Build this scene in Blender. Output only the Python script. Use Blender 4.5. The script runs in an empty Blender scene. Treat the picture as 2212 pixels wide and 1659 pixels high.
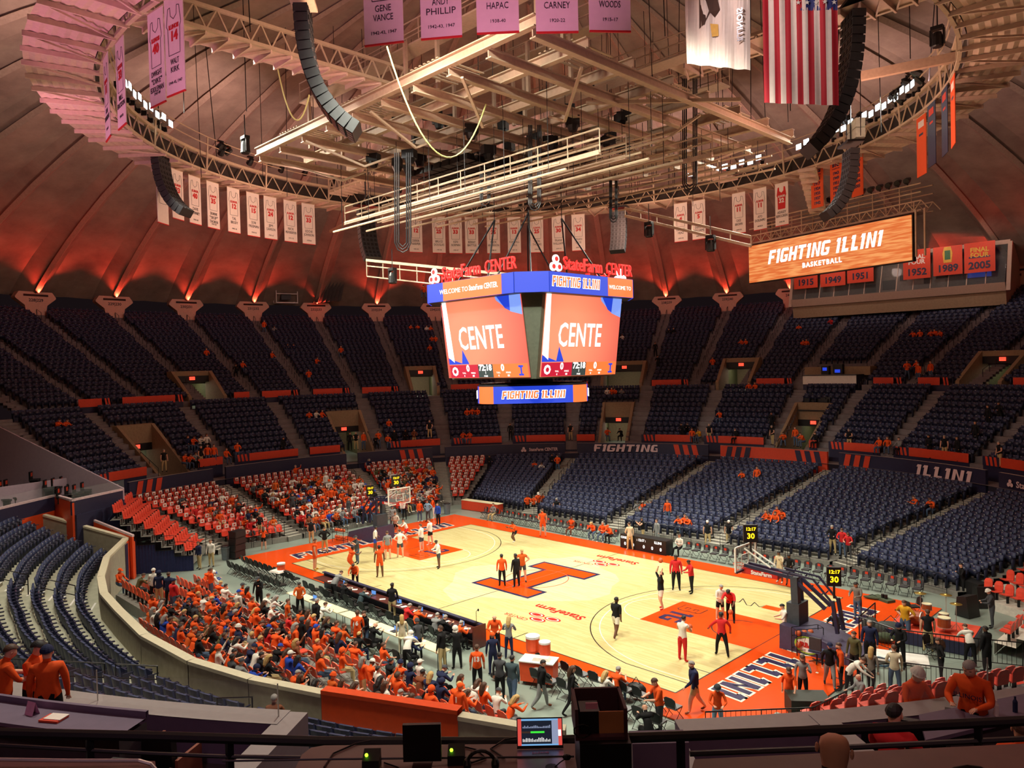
import bpy, math, random
from math import sin, cos, pi, radians as rad, degrees as deg, hypot, atan2, sqrt
from mathutils import Vector as V, Matrix as M
import numpy as np
random.seed(7)
C = bpy.context.scene.collection
# ---------------------------------------------------------------- camera
CAM = V((30.0649, -31.1954, 12.2319)); YAW, PIT, ROL, FOC = .7933, -.0224, -.0247, 1637.7145
_f = V((-sin(YAW)*cos(PIT), cos(YAW)*cos(PIT), sin(PIT))); _r = V((cos(YAW), sin(YAW), 0)); _u = _r.cross(_f)
RT = cos(ROL)*_r + sin(ROL)*_u; UP = -sin(ROL)*_r + cos(ROL)*_u; FW = _f
cam = bpy.data.cameras.new('camera'); cam.sensor_width = 36; cam.lens = FOC/2212*36; cam.clip_end = 400; cam.clip_start = .05
co = bpy.data.objects.new('camera', cam); C.objects.link(co)
mw = M((( RT.x, UP.x, -FW.x, CAM.x), (RT.y, UP.y, -FW.y, CAM.y), (RT.z, UP.z, -FW.z, CAM.z), (0, 0, 0, 1))); co.matrix_world = mw
bpy.context.scene.camera = co
def ray(u, v): return RT*((u-1106)/FOC) + UP*(-(v-829.5)/FOC) + FW
def at(u, v, z=0.0):            # survey of the photograph: the point at height z seen at u, v
    d = ray(u, v); return CAM + d*((z-CAM.z)/d.z)
def atd(u, v, t): return CAM + ray(u, v)*t
def atr(u, v, r):               # point on the cylinder of radius r (far side)
    d = ray(u, v); a = d.x**2+d.y**2; b = CAM.x*d.x+CAM.y*d.y; c = CAM.x**2+CAM.y**2-r*r
    return CAM + d*((-b+sqrt(max(b*b-a*c, 0)))/a)
def pol(r, a, z=0): return V((r*cos(rad(a)), r*sin(rad(a)), z))
# ---------------------------------------------------------------- materials
def srgb(c):
    return tuple(((x/255)/12.92 if x/255 <= .04045 else ((x/255+.055)/1.055)**2.4) for x in c)
MATS = {}
def mat(name, col, rough=.6, metal=0, emit=0, var=.12, scale=6, bump=0, alpha=1, trans=0, spec=.5):
    if name in MATS: return MATS[name]
    m = bpy.data.materials.new(name); MATS[name] = m; m.use_nodes = True; nt = m.node_tree; b = nt.nodes['Principled BSDF']
    c = srgb(col); b.inputs['Roughness'].default_value = rough; b.inputs['Metallic'].default_value = metal
    b.inputs['Specular IOR Level'].default_value = spec
    if emit:
        b.inputs['Base Color'].default_value = (*[x*.2 for x in c], 1)
        b.inputs['Emission Color'].default_value = (*c, 1); b.inputs['Emission Strength'].default_value = emit
    elif var:
        tc = nt.nodes.new('ShaderNodeTexCoord'); n = nt.nodes.new('ShaderNodeTexNoise'); n.inputs['Scale'].default_value = scale; n.inputs['Detail'].default_value = 3
        r = nt.nodes.new('ShaderNodeValToRGB'); r.color_ramp.elements[0].position = .3; r.color_ramp.elements[1].position = .7
        r.color_ramp.elements[0].color = (*[x*(1-var) for x in c], 1); r.color_ramp.elements[1].color = (*[min(1, x*(1+var)) for x in c], 1)
        nt.links.new(tc.outputs['Object'], n.inputs['Vector']); nt.links.new(n.outputs['Fac'], r.inputs['Fac']); nt.links.new(r.outputs['Color'], b.inputs['Base Color'])
        if bump:
            bp = nt.nodes.new('ShaderNodeBump'); bp.inputs['Strength'].default_value = bump; bp.inputs['Distance'].default_value = .05
            nt.links.new(n.outputs['Fac'], bp.inputs['Height']); nt.links.new(bp.outputs['Normal'], b.inputs['Normal'])
    else: b.inputs['Base Color'].default_value = (*c, 1)
    if trans: b.inputs['Transmission Weight'].default_value = trans; b.inputs['IOR'].default_value = 1.02
    if alpha < 1: b.inputs['Alpha'].default_value = alpha
    return m
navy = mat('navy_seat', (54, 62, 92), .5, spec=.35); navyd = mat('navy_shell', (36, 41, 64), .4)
red = mat('red_plastic', (226, 78, 58), .35); orange = mat('orange_plastic', (236, 92, 52), .4)
orp = mat('orange_paint', (226, 78, 30), .45, var=.05); orf = mat('orange_fascia', (214, 66, 34), .6, var=.05)
nvp = mat('navy_paint', (38, 38, 66), .5, var=.08); conc = mat('concrete', (168, 160, 138), .8, var=.12, scale=3, bump=.1)
concd = mat('stand_concrete', (120, 112, 112), .85, var=.15, scale=2); tan_ = mat('tan_concrete', (150, 128, 100), .85, var=.1)
floorm = mat('floor_concrete', (134, 147, 137), .35, var=.1, scale=.6); black = mat('black', (14, 14, 16), .5); blackm = mat('black_metal', (16, 17, 20), .35, .3)
steel = mat('steel', (150, 150, 150), .35, .8); white = mat('white', (235, 232, 225), .6, var=.04); whitep = mat('paper', (238, 226, 214), .8, var=.05)
beam = mat('beam_paint', (200, 178, 150), .6, var=.08); grey = mat('grey', (110, 112, 115), .6); dgrey = mat('dark_grey', (50, 50, 54), .6)
treadw = mat('pale_tread', (196, 196, 180), .7, var=.08); alu = mat('aluminium', (190, 188, 182), .35, .7, var=.05)
glassm = mat('glass', (200, 215, 210), .05, alpha=.12, var=0)
skin1 = mat('skin_light', (222, 168, 138), .6, var=.04); skin2 = mat('skin_tan', (190, 132, 98), .6, var=.04); skin3 = mat('skin_dark', (104, 66, 46), .55, var=.05)
# ---------------------------------------------------------------- mesh builder
I4 = M.Identity(4)
class MB:
    def __init__(s): s.v = []; s.f = []; s.m = []; s.mats = []
    def mi(s, m):
        if m not in s.mats: s.mats.append(m)
        return s.mats.index(m)
    def add(s, vs, fs, m, X=None):
        n = len(s.v); s.v += [tuple(X @ V(p)) for p in vs] if X is not None else [tuple(p) for p in vs]
        k = s.mi(m); s.f += [tuple(i+n for i in f) for f in fs]; s.m += [k]*len(fs); return s
    def box(s, c, d, m, X=None, taper=1):
        x, y, z = d[0]/2, d[1]/2, d[2]/2; t = taper
        vs = [(c[0]+a*x*(t if k > 0 else 1), c[1]+b*y*(t if k > 0 else 1), c[2]+k*z) for k in (-1, 1) for a, b in ((-1, -1), (1, -1), (1, 1), (-1, 1))]
        return s.add(vs, [(3, 2, 1, 0), (4, 5, 6, 7), (0, 1, 5, 4), (1, 2, 6, 5), (2, 3, 7, 6), (3, 0, 4, 7)], m, X)
    def tube(s, pts, r, m, n=6, X=None, cap=True, close=False):
        pts = [V(p) for p in pts]; R = r if isinstance(r, (list, tuple)) else [r]*len(pts); vs = []; up = V((0, 0, 1))
        L = len(pts); last = None
        for i, p in enumerate(pts):
            d = (pts[(i+1) % L]-pts[i-1]) if close else (pts[min(i+1, L-1)]-pts[max(i-1, 0)])
            d = d.normalized() if d.length > 1e-9 else V((0, 0, 1))
            a = d.cross(up if abs(d.z) < .95 else V((1, 0, 0))) if last is None else last - d*last.dot(d)
            a = a.normalized(); last = a; b = d.cross(a)
            vs += [p+(a*cos(2*pi*k/n)+b*sin(2*pi*k/n))*R[i] for k in range(n)]
        fs = [(i*n+k, i*n+(k+1) % n, ((i+1) % L)*n+(k+1) % n, ((i+1) % L)*n+k) for i in range(L if close else L-1) for k in range(n)]
        if cap and not close: fs += [tuple(range(n))[::-1], tuple(range((L-1)*n, L*n))]
        return s.add(vs, fs, m, X)
    def bar(s, a, b, w, h, m, X=None):       # rectangular bar between two points
        a = V(a); b = V(b); d = (b-a).normalized(); u = d.cross(V((0, 0, 1)) if abs(d.z) < .95 else V((1, 0, 0))).normalized(); t = u.cross(d)
        vs = [p+u*x*w/2+t*y*h/2 for p in (a, b) for x, y in ((-1, -1), (1, -1), (1, 1), (-1, 1))]
        return s.add(vs, [(3, 2, 1, 0), (4, 5, 6, 7), (0, 1, 5, 4), (1, 2, 6, 5), (2, 3, 7, 6), (3, 0, 4, 7)], m, X)
    def prism(s, poly, z0, z1, m, X=None):
        n = len(poly); vs = [(p[0], p[1], z0) for p in poly]+[(p[0], p[1], z1) for p in poly]
        return s.add(vs, [tuple(range(n))[::-1], tuple(range(n, 2*n))]+[(i, (i+1) % n, n+(i+1) % n, n+i) for i in range(n)], m, X)
    def lathe(s, prof, m, n=16, X=None, c=(0, 0, 0)):
        vs = [(c[0]+r*cos(2*pi*k/n), c[1]+r*sin(2*pi*k/n), c[2]+z) for r, z in prof for k in range(n)]; L = len(prof)
        fs = [(i*n+k, i*n+(k+1) % n, (i+1)*n+(k+1) % n, (i+1)*n+k) for i in range(L-1) for k in range(n)]
        return s.add(vs, fs+[tuple(range(n))[::-1], tuple(range((L-1)*n, L*n))], m, X)
    def ball(s, c, r, m, n=10, X=None, sc=(1, 1, 1), k0=0):
        h = max(4, n//2); prof = [(i/h-.5)*pi for i in range(h+1)]
        vs = [(c[0]+r*sc[0]*cos(t)*cos(2*pi*k/n), c[1]+r*sc[1]*cos(t)*sin(2*pi*k/n), c[2]+r*sc[2]*sin(t)) for t in prof[k0:] for k in range(n)]; L = len(prof)-k0
        return s.add(vs, [(i*n+k, i*n+(k+1) % n, (i+1)*n+(k+1) % n, (i+1)*n+k) for i in range(L-1) for k in range(n)], m, X)
    def quad(s, a, b, c, d, m, X=None): return s.add([a, b, c, d], [(0, 1, 2, 3)], m, X)
    def mesh(s, name):
        me = bpy.data.meshes.new(name); me.from_pydata([tuple(p) for p in s.v], [], s.f); 
        for m in s.mats: me.materials.append(m)
        me.polygons.foreach_set('material_index', s.m); me.update(); return me
    def build(s, name, parent=None, loc=None, rz=0, smooth=False):
        me = s.mesh(name)
        if smooth: me.polygons.foreach_set('use_smooth', [True]*len(me.polygons))
        return link(name, me, parent, loc, rz)
def link(name, me, parent=None, loc=None, rz=0):
    o = bpy.data.objects.new(name, me); C.objects.link(o); o.parent = parent
    if loc is not None: o.location = loc
    o.rotation_euler = (0, 0, rz); return o
def tag(o, label=None, cat=None, group=None, kind=None):
    if label: o['label'] = label
    if cat: o['category'] = cat
    if group: o['group'] = group
    if kind: o['kind'] = kind
    return o
def thing(name, label, cat, loc=(0, 0, 0), rz=0, group=None):
    return tag(link(name, None, None, loc, rz), label, cat, group)
KIDS = {}
def copy_thing(root, loc, rz, label=None, group=None):
    r = root.copy(); C.objects.link(r); r.location = loc; r.rotation_euler = (0, 0, rz)
    if label: r['label'] = label
    if group: r['group'] = group
    if root.name not in KIDS: KIDS[root.name] = [(ch, list(ch.children)) for ch in root.children]
    for ch, gs in KIDS[root.name]:
        c = ch.copy(); C.objects.link(c); c.parent = r
        for g in gs:
            d = g.copy(); C.objects.link(d); d.parent = c
    return r
def struct(mb, name, **k): return tag(mb.build(name, **k), kind='structure')
def RZ(a): return M.Rotation(a, 4, 'Z')
def TR(p): return M.Translation(V(p))
def bulk(name, T, places):            # T: MB template, places: list of (x, y, z, rz); one mesh by arrays
    tv = np.array(T.v, float); n = len(tv); P = np.array(places, float); c, s = np.cos(P[:, 3])[:, None], np.sin(P[:, 3])[:, None]
    X = tv[None, :, 0]*c - tv[None, :, 1]*s + P[:, 0:1]; Y = tv[None, :, 0]*s + tv[None, :, 1]*c + P[:, 1:2]; Z = tv[None, :, 2] + P[:, 2:3]
    Vv = np.stack([X, Y, Z], -1).reshape(-1, 3); K = len(P)
    lf = np.array([i for f in T.f for i in f]); ln = np.array([len(f) for f in T.f]); nl = len(lf)
    L = (lf[None, :] + (np.arange(K)*n)[:, None]).ravel(); me = bpy.data.meshes.new(name)
    me.vertices.add(len(Vv)); me.vertices.foreach_set('co', Vv.ravel()); me.loops.add(len(L)); me.loops.foreach_set('vertex_index', L)
    me.polygons.add(len(ln)*K); st = np.concatenate([[0], np.cumsum(ln)[:-1]]); me.polygons.foreach_set('loop_start', (st[None, :]+(np.arange(K)*nl)[:, None]).ravel())
    for m in T.mats: me.materials.append(m)
    me.polygons.foreach_set('material_index', np.tile(np.array(T.m), K)); me.update(calc_edges=True); return me
# ---------------------------------------------------------------- lettering
def text_mb(mb, s, size, X, m, bold=0, shear=0, align='CENTER', ext=.004, width=None, sp=1):
    cu = bpy.data.curves.new('t', 'FONT'); cu.body = s; cu.size = size; cu.align_x = align; cu.align_y = 'CENTER'; cu.offset = bold; cu.shear = shear; cu.extrude = ext; cu.resolution_u = 2; cu.space_character = sp; cu.space_line = .85
    o = bpy.data.objects.new('t', cu); me = o.to_mesh(); vs = [tuple(v.co) for v in me.vertices]
    if width and vs:
        xs = [v[0] for v in vs]; k = width/(max(xs)-min(xs)); vs = [(v[0]*k, v[1], v[2]) for v in vs]
    mb.add(vs, [tuple(p.vertices) for p in me.polygons], m, X); o.to_mesh_clear(); bpy.data.objects.remove(o); bpy.data.curves.remove(cu); return mb
# varsity block glyphs: convex pieces on a unit cell, width, pieces
def _q(*p): return [(p[i], p[i+1]) for i in range(0, len(p), 2)]
GL = {
 'I': (.34, [_q(.1, 0, .32, 0, .32, 1, .1, 1), _q(0, .78, .1, .78, .1, 1, .06, 1)]),
 'L': (.62, [_q(.1, 0, .32, 0, .32, 1, .1, 1), _q(.32, 0, .6, 0, .6, .22, .32, .22), _q(0, .78, .1, .78, .1, 1, .06, 1)]),
 'T': (.66, [_q(.22, 0, .44, 0, .44, .78, .22, .78), _q(0, .78, .66, .78, .66, 1, 0, 1)]),
 'H': (.66, [_q(0, 0, .22, 0, .22, 1, 0, 1), _q(.44, 0, .66, 0, .66, 1, .44, 1), _q(.22, .4, .44, .4, .44, .6, .22, .6)]),
 'F': (.58, [_q(0, 0, .22, 0, .22, 1, 0, 1), _q(.22, .78, .58, .78, .58, 1, .22, 1), _q(.22, .38, .5, .38, .5, .58, .22, .58)]),
 'G': (.68, [_q(0, .15, .22, .15, .22, .85, 0, .85), _q(0, .85, .22, .85, .22, 1, .12, 1), _q(0, .15, .12, 0, .22, 0, .22, .15), _q(.22, .79, .66, .79, .66, .9, .58, 1, .22, 1), _q(.22, 0, .56, 0, .66, .12, .66, .2, .22, .2), _q(.46, .2, .66, .2, .66, .52, .46, .52), _q(.34, .38, .46, .38, .46, .52, .34, .52)]),
 'N': (.74, [_q(.06, 0, .26, 0, .26, 1, .06, 1), _q(.52, 0, .72, 0, .72, 1, .52, 1), _q(.26, .72, .26, 1, .52, .28, .52, 0)]),
 'B': (.66, [_q(0, 0, .2, 0, .2, 1, 0, 1), _q(.2, .8, .55, .8, .62, .9, .55, 1, .2, 1), _q(.2, 0, .55, 0, .66, .1, .6, .2, .2, .2), _q(.2, .42, .6, .42, .6, .58, .2, .58), _q(.44, .2, .66, .2, .66, .42, .44, .42), _q(.42, .58, .62, .58, .62, .8, .42, .8)]),
 'K': (.66, [_q(0, 0, .22, 0, .22, 1, 0, 1), _q(.22, .4, .42, 1, .66, 1, .3, .35), _q(.25, .55, .66, 0, .42, 0, .22, .36)]),
 '1': (.34, [_q(.1, 0, .32, 0, .32, 1, .1, 1), _q(0, .7, .1, .76, .1, 1)]),
 ' ': (.3, [])}
def grow(p, d):
    cx = sum(a for a, b in p)/len(p); cy = sum(b for a, b in p)/len(p); n = len(p); out = []
    for i in range(n):
        a, b, c = V(p[i-1]), V(p[i]), V(p[(i+1) % n]); e1 = (b-a).normalized(); e2 = (c-b).normalized()
        area = sum(p[j][0]*p[(j+1) % n][1]-p[(j+1) % n][0]*p[j][1] for j in range(n)); sg = 1 if area > 0 else -1
        n1 = V((e1.y, -e1.x))*sg; n2 = V((e2.y, -e2.x))*sg; h = (n1+n2); h = h/max(.35, h.dot(n1)) if h.length > 1e-6 else n1; out.append((b.x+h.x*d, b.y+h.y*d))
    return out
def block(mb, s, h, X, m, outline=None, od=.05, shear=0, gap=.09, z=0, oz=-.004, align=.5, ws=1, th=.003):
    w = sum(GL[c][0]+gap for c in s)-gap; x = -w*align
    for c in s:
        for p in GL[c][1]:
            q = [((x+a+shear*b)*h*ws, (b-.5)*h) for a, b in p]
            if outline: mb.prism(grow(q, od), z+oz-th, z+oz, outline, X)
            mb.prism(q, z, z+th, m, X)
        x += GL[c][0]+gap
    return w*h*ws
# ---------------------------------------------------------------- people: one continuous skinned body per pose, object-level clothing materials
def dirv(pitch, abd=0, s=1): p, a = rad(pitch), rad(abd); return V((s*sin(a), sin(p)*cos(a), -cos(p)*cos(a)))
# pose: lean, head pitch, arms ((pitch, abduct, elbow pitch, elbow inward) left, right), legs ((hip, spread, knee) l, r), pelvis z
POSE = {
 'stand': (2, 5, ((2, 9, 12, 2), (4, 9, 14, 2)), ((2, 5, -2), (-2, 5, -4)), None), 'stand2': (3, 12, ((8, 12, 60, -30), (2, 9, 14, 2)), ((6, 5, 0), (-6, 6, -6)), None),
 'cross': (3, 8, ((18, 12, 85, -75), (22, 12, 95, -75)), ((2, 6, -2), (-2, 6, -4)), None), 'hips': (2, 15, ((-18, 38, 20, -55), (-18, 38, 20, -55)), ((3, 7, -2), (-3, 7, -4)), None),
 'phone': (4, 10, ((30, 15, 130, -20), (5, 10, 20, 0)), ((3, 5, -2), (-3, 5, -4)), None), 'camera': (4, 5, ((55, 22, 130, -25), (55, 22, 130, -25)), ((5, 8, -2), (-5, 8, -4)), None),
 'walk': (6, 6, ((22, 8, 45, -5), (-22, 10, 5, 0)), ((24, 3, 6), (-16, 3, -38)), None), 'shoot': (0, -18, ((165, 14, 195, -6), (158, 14, 200, -6)), ((8, 4, -16), (2, 4, -22)), None),
 'crouch': (26, -8, ((50, 14, 105, -18), (50, 14, 105, -18)), ((62, 10, -22), (30, 10, -40)), .70), 'bend': (48, 18, ((30, 10, 42, -8), (36, 10, 48, -8)), ((14, 6, 2), (-4, 6, -6)), None),
 'hold': (6, 20, ((28, 14, 82, -28), (28, 14, 82, -28)), ((3, 6, -2), (-4, 6, -5)), None), 'out': (8, 8, ((20, 40, 50, 10), (10, 30, 20, 5)), ((18, 10, 0), (-14, 10, -20)), None),
 'sit': (6, 8, ((26, 10, 72, -14), (30, 10, 70, -14)), ((84, 7, -2), (84, 7, 0)), .50), 'sitlean': (30, 14, ((34, 12, 100, -26), (38, 12, 100, -26)), ((86, 9, -4), (86, 9, -8)), .50),
 'sitphone': (14, 28, ((40, 14, 112, -30), (36, 14, 105, -30)), ((86, 6, -2), (88, 6, -2)), .50), 'sitcross': (0, 4, ((20, 14, 88, -60), (24, 14, 92, -60)), ((84, 12, 4), (84, 10, 10)), .50),
 'sitwave': (4, -6, ((110, 30, 150, -10), (26, 10, 72, -14)), ((84, 7, -2), (84, 7, 0)), .50)}
SITP = [p for p in POSE if p.startswith('sit')]
ZN = ['skin', 'hair', 'torso', 'upper_arm', 'forearm', 'thigh', 'knee', 'calf', 'shoe']
zm = [mat('zone_'+z, (128, 128, 128), var=0) for z in ZN]
BC = {}
def body(pose, build='slim', fine=True):
    key = (pose, build, fine)
    if key in BC: return BC[key]
    lean, hp, arms, legs, pz = POSE[pose]; k = {'slim': 1, 'heavy': 1.16, 'woman': .88}[build]; vs, rs_, es, zs = [], [], [], []
    def nv_(p, r, par=None, z=0):
        vs.append(V(p)); rs_.append(r*(1.2 if z in (2, 5) else 1.22 if z in (3, 4, 6, 7) else 1.06 if r > .04 else 1.1 if r > .02 and z == 8 else 1)); i = len(vs)-1
        if par is not None: es.append((par, i)); zs.append(z)
        return i
    L1, L2 = .455, .44; hz = pz or (.085+L1*cos(rad(max(abs(legs[0][0]), 0)*.5))+L2*.985); ld = V((0, sin(rad(lean)), cos(rad(lean)))); P = V((0, 0, hz+.03))
    pel = nv_(P, .128*k, None, 2); wa = nv_(P+ld*.18, .118*k, pel, 2); ch = nv_(P+ld*.36, .142*k, wa, 2); ct = nv_(P+ld*.46, .115*k, ch, 2); nk = nv_(P+ld*.525, .06, ct, 2)
    hd_ = V((0, sin(rad(lean*.6+hp)), cos(rad(lean*.6+hp)))); fw_ = V((0, hd_.z, -hd_.y)); h0 = nv_(vs[nk]+hd_*.045+fw_*.01, .056, nk, 0); h1 = nv_(vs[h0]+hd_*.058+fw_*.012, .083, h0, 0); h2 = nv_(vs[h1]+hd_*.085-fw_*.005, .092, h1, 0); h3 = nv_(vs[h2]+hd_*.045-fw_*.006, .062, h2, 0)
    if fine: nv_(vs[h1]+fw_*.098+hd_*.018, .013, h1, 0)
    for s, (ap, ab, ep, ei) in ((-1, arms[0]), (1, arms[1])):
        sh_ = nv_(P+ld*.45+V((s*.178*(1+(k-1)*.5), 0, 0)), .062*k, ct, 2); d = dirv(ap+lean*.3, ab, s); um = nv_(vs[sh_]+V((s*.03, 0, 0))+d*.14, .05*k, sh_, 3); el = nv_(vs[um]+d*.14, .041*k, um, 3)
        d2 = dirv(ep+lean*.3, ei, s); fm_ = nv_(vs[el]+d2*.12, .038*k, el, 4); wr = nv_(vs[fm_]+d2*.13, .026, fm_, 4)
        if fine:
            side = V((1, 0, 0)) if abs(d2.x) < .8 else V((0, 1, 0)); side = (side-d2*side.dot(d2)).normalized(); nrm = d2.cross(side)*s; cu = -nrm*.3
            pm = nv_(vs[wr]+d2*.05, .03, wr, 0)
            for f_, (o, l) in enumerate(((-.03, .034), (-.01, .042), (.01, .039), (.03, .03))): f0 = nv_(vs[pm]+d2*.035+side*o, .0095, pm, 0); f1 = nv_(vs[f0]+(d2+cu).normalized()*l, .0085, f0, 0); nv_(vs[f1]+(d2+cu*3).normalized()*l*.8, .0075, f1, 0)
            t0 = nv_(vs[wr]+d2*.03-side*s*.034, .011, pm, 0); nv_(vs[t0]+(d2-side*s*.6+cu).normalized()*.04, .0095, t0, 0)
        else: nv_(vs[wr]+d2*.08, .034, wr, 0)
    for s, (hpz, sp, kn) in ((-1, legs[0]), (1, legs[1])):
        hi = nv_(P+V((s*.09*k, 0, -.05)), .1*k, pel, 5); d = dirv(hpz, sp, s); t1 = nv_(vs[hi]+d*.2, .083*k, hi, 5); kn_ = nv_(vs[hi]+d*(L1-.03), .058*k, t1, 6); d2 = dirv(kn, sp*.4, s); c1 = nv_(vs[kn_]+d2*.14, .054*k, kn_, 7); an = nv_(vs[kn_]+d2*(L2-.03), .037, c1, 7)
        an_p = vs[an]; tp = max(-.9, min(.9, 0)) ; ft = V((s*.02, .1, -.035 if kn > -30 else -.08)); to = nv_(an_p+ft, .036, an, 8); nv_(an_p+ft*1.0+V((0, .07, -.008)), .03, to, 8)
    me = bpy.data.meshes.new('sk'); me.from_pydata([tuple(p) for p in vs], es, []); ob = bpy.data.objects.new('sk', me); C.objects.link(ob)
    m = ob.modifiers.new('s', 'SKIN'); m.use_smooth_shade = True; sd = ob.modifiers.new('d', 'SUBSURF'); sd.levels = sd.render_levels = 1
    for i, r in enumerate(rs_): me.skin_vertices[0].data[i].radius = (r, r)
    me.skin_vertices[0].data[0].use_root = True
    dg = bpy.context.evaluated_depsgraph_get(); out = bpy.data.meshes.new_from_object(ob.evaluated_get(dg)); bpy.data.objects.remove(ob)
    n = len(out.vertices); co_ = np.empty(n*3); out.vertices.foreach_get('co', co_); co_ = co_.reshape(-1, 3); mz = co_[:, 2].min()
    A = np.array([vs[a] for a, b in es]); B = np.array([vs[b] for a, b in es]); D = B-A; LL = (D*D).sum(1)+1e-9; out.materials.clear()
    for mm in zm: out.materials.append(mm)
    idx = []; R_ = np.array([(rs_[a]+rs_[b])/2 for a, b in es])
    for p in out.polygons:
        c = np.array(p.center); t = np.clip(((c-A)*D).sum(1)/LL, 0, 1); q = A+D*t[:, None]; dd = np.sqrt(((c-q)**2).sum(1))-R_; z = zs[int(dd.argmin())]
        dl = (V(c)-P).dot(ld)
        if z == 2 and dl < -.03: z = 5
        elif z == 5 and dl > -.03 and abs(c[1]-P.y) < .13 and dl > (.09 if legs[0][0] > 50 else -.03): z = 2
        idx.append(z)
    out.polygons.foreach_set('material_index', idx)
    if pz is None or pose == 'crouch': co_[:, 2] -= mz; out.vertices.foreach_set('co', co_.ravel()); dz_ = -mz
    else: dz_ = 0
    out.update(); BC[key] = (out, vs[h2]+V((0, 0, dz_)), hd_, fw_, P+ld*.3+V((0, 0, dz_)), ld); return BC[key]

for _p in POSE:
    for _b in ('slim', 'heavy', 'woman'):
        for _f in (True, False): body(_p, _b, _f)
# ---------------------------------------------------------------- seats (local +y looks to the court, origin on the tread)
def seat_parts(bm_, sm, fm, fine=True):
    b = MB(); n = 4 if fine else 1
    def pt(i, z, off): 
        x = -.235+.47*i/n; c = .05*(1-(abs(x)/.235)**2); return (x, -.2-c-off-.12*(z-.4), z)
    zt = [.9-(.025*abs(2*i/n-1)**3) for i in range(n+1)] if fine else [.88]*(n+1)
    vs = []
    for i in range(n+1): vs += [pt(i, .36, 0), pt(i, zt[i], 0), pt(i, zt[i], .07), pt(i, .36, .05)]
    fs = [(4*i+k, 4*i+(k+1) % 4, 4*i+4+(k+1) % 4, 4*i+4+k) for i in range(n) for k in range(4)]+[(3, 2, 1, 0), (4*n, 4*n+1, 4*n+2, 4*n+3)]
    b.add(vs, fs, bm_)
    s = MB(); s.add([(-.22, -.15, .38), (.22, -.15, .38), (.2, -.08, .74), (-.2, -.08, .74), (-.22, -.07, .36), (.22, -.07, .36), (.2, -.01, .72), (-.2, -.01, .72)],
                    [(3, 2, 1, 0), (4, 5, 6, 7), (0, 1, 5, 4), (1, 2, 6, 5), (2, 3, 7, 6), (3, 0, 4, 7)], sm)
    f = MB()
    for x in (-.26, .26): f.box((x, -.1, .3), (.04, .22, .6), fm); f.box((x, -.02, .62), (.055, .36, .035), fm)
    return b, s, f
def merge(*ms):
    o = MB()
    for m in ms:
        n = len(o.v); o.v += m.v; o.f += [tuple(i+n for i in f) for f in m.f]; o.m += [o.mi(m.mats[k]) for k in m.m]
    return o
def shell_parts(m, fm, paper=None):       # moulded plastic seat, rounded top
    b = MB(); prof = [(-.22, .4), (-.235, .72), (-.17, .86), (0, .9), (.17, .86), (.235, .72), (.22, .4)]; vs = []
    for x, z in prof: vs += [(x, -.2-.1*(z-.4)-.05*(1-(x/.235)**2), z), (x, -.24-.1*(z-.4)-.05*(1-(x/.235)**2), z)]
    L = len(prof); b.add(vs, [(2*i, 2*i+2, 2*i+3, 2*i+1) for i in range(L-1)]+[tuple(range(0, 2*L, 2)), tuple(range(1, 2*L, 2))[::-1]], m)
    s = MB(); s.add([(-.21, -.2, .42), (.21, -.2, .42), (.21, .18, .46), (-.21, .18, .46), (-.2, -.2, .37), (.2, -.2, .37), (.2, .17, .42), (-.2, .17, .42)],
                    [(0, 1, 2, 3), (7, 6, 5, 4), (4, 5, 1, 0), (5, 6, 2, 1), (6, 7, 3, 2), (7, 4, 0, 3)], m)
    f = MB().box((0, -.12, .2), (.07, .1, .4), fm).box((0, -.05, .36), (.4, .04, .04), fm)
    return b, s, f
def make_seat(name, label, cat, parts, extra=None):
    t = thing(name, label, cat)
    for n, p in zip(('backrest', 'seat', 'frame'), parts): p.build(n, t)
    if extra: extra.build('paper_sheet', t)
    return t
ppr = MB().box((0, -.262, .69), (.3, .012, .3), whitep).box((0, -.255, .7), (.12, .012, .12), orf)
pprf = MB().box((0, -.18, .74), (.3, .014, .26), whitep).box((0, -.168, .74), (.12, .008, .1), orf)
NAVY = []; RED = []; REDP = []; UPPER = []     # places of every seat
# ---------------------------------------------------------------- terraces
def tern(name, rowpt, rows, zb, zt, nseg, m, skip=None, kind=True, depth=.5):
    mb = MB()
    for i in range(rows):
        z = zb+(zt-zb)*i/(rows-1 if rows > 1 else 1); z0 = z-(zt-zb)/max(1, rows-1) if i else z-depth
        for j in range(nseg):
            s0, s1 = j/nseg, (j+1)/nseg
            if skip and skip((s0+s1)/2, (i+.5)/rows): continue
            a, b, c, d = rowpt(s0, i/rows), rowpt(s1, i/rows), rowpt(s1, (i+1)/rows), rowpt(s0, (i+1)/rows)
            mb.quad((a.x, a.y, z), (b.x, b.y, z), (c.x, c.y, z), (d.x, d.y, z), m); mb.quad((a.x, a.y, z0), (b.x, b.y, z0), (b.x, b.y, z), (a.x, a.y, z), m)
    return struct(mb, name)
def arcf(r, a0, a1): return lambda s: pol(r, a0+(a1-a0)*s)
def linf(p, q): p, q = V((*p, 0)), V((*q, 0)); return lambda s: p.lerp(q, s)
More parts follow.
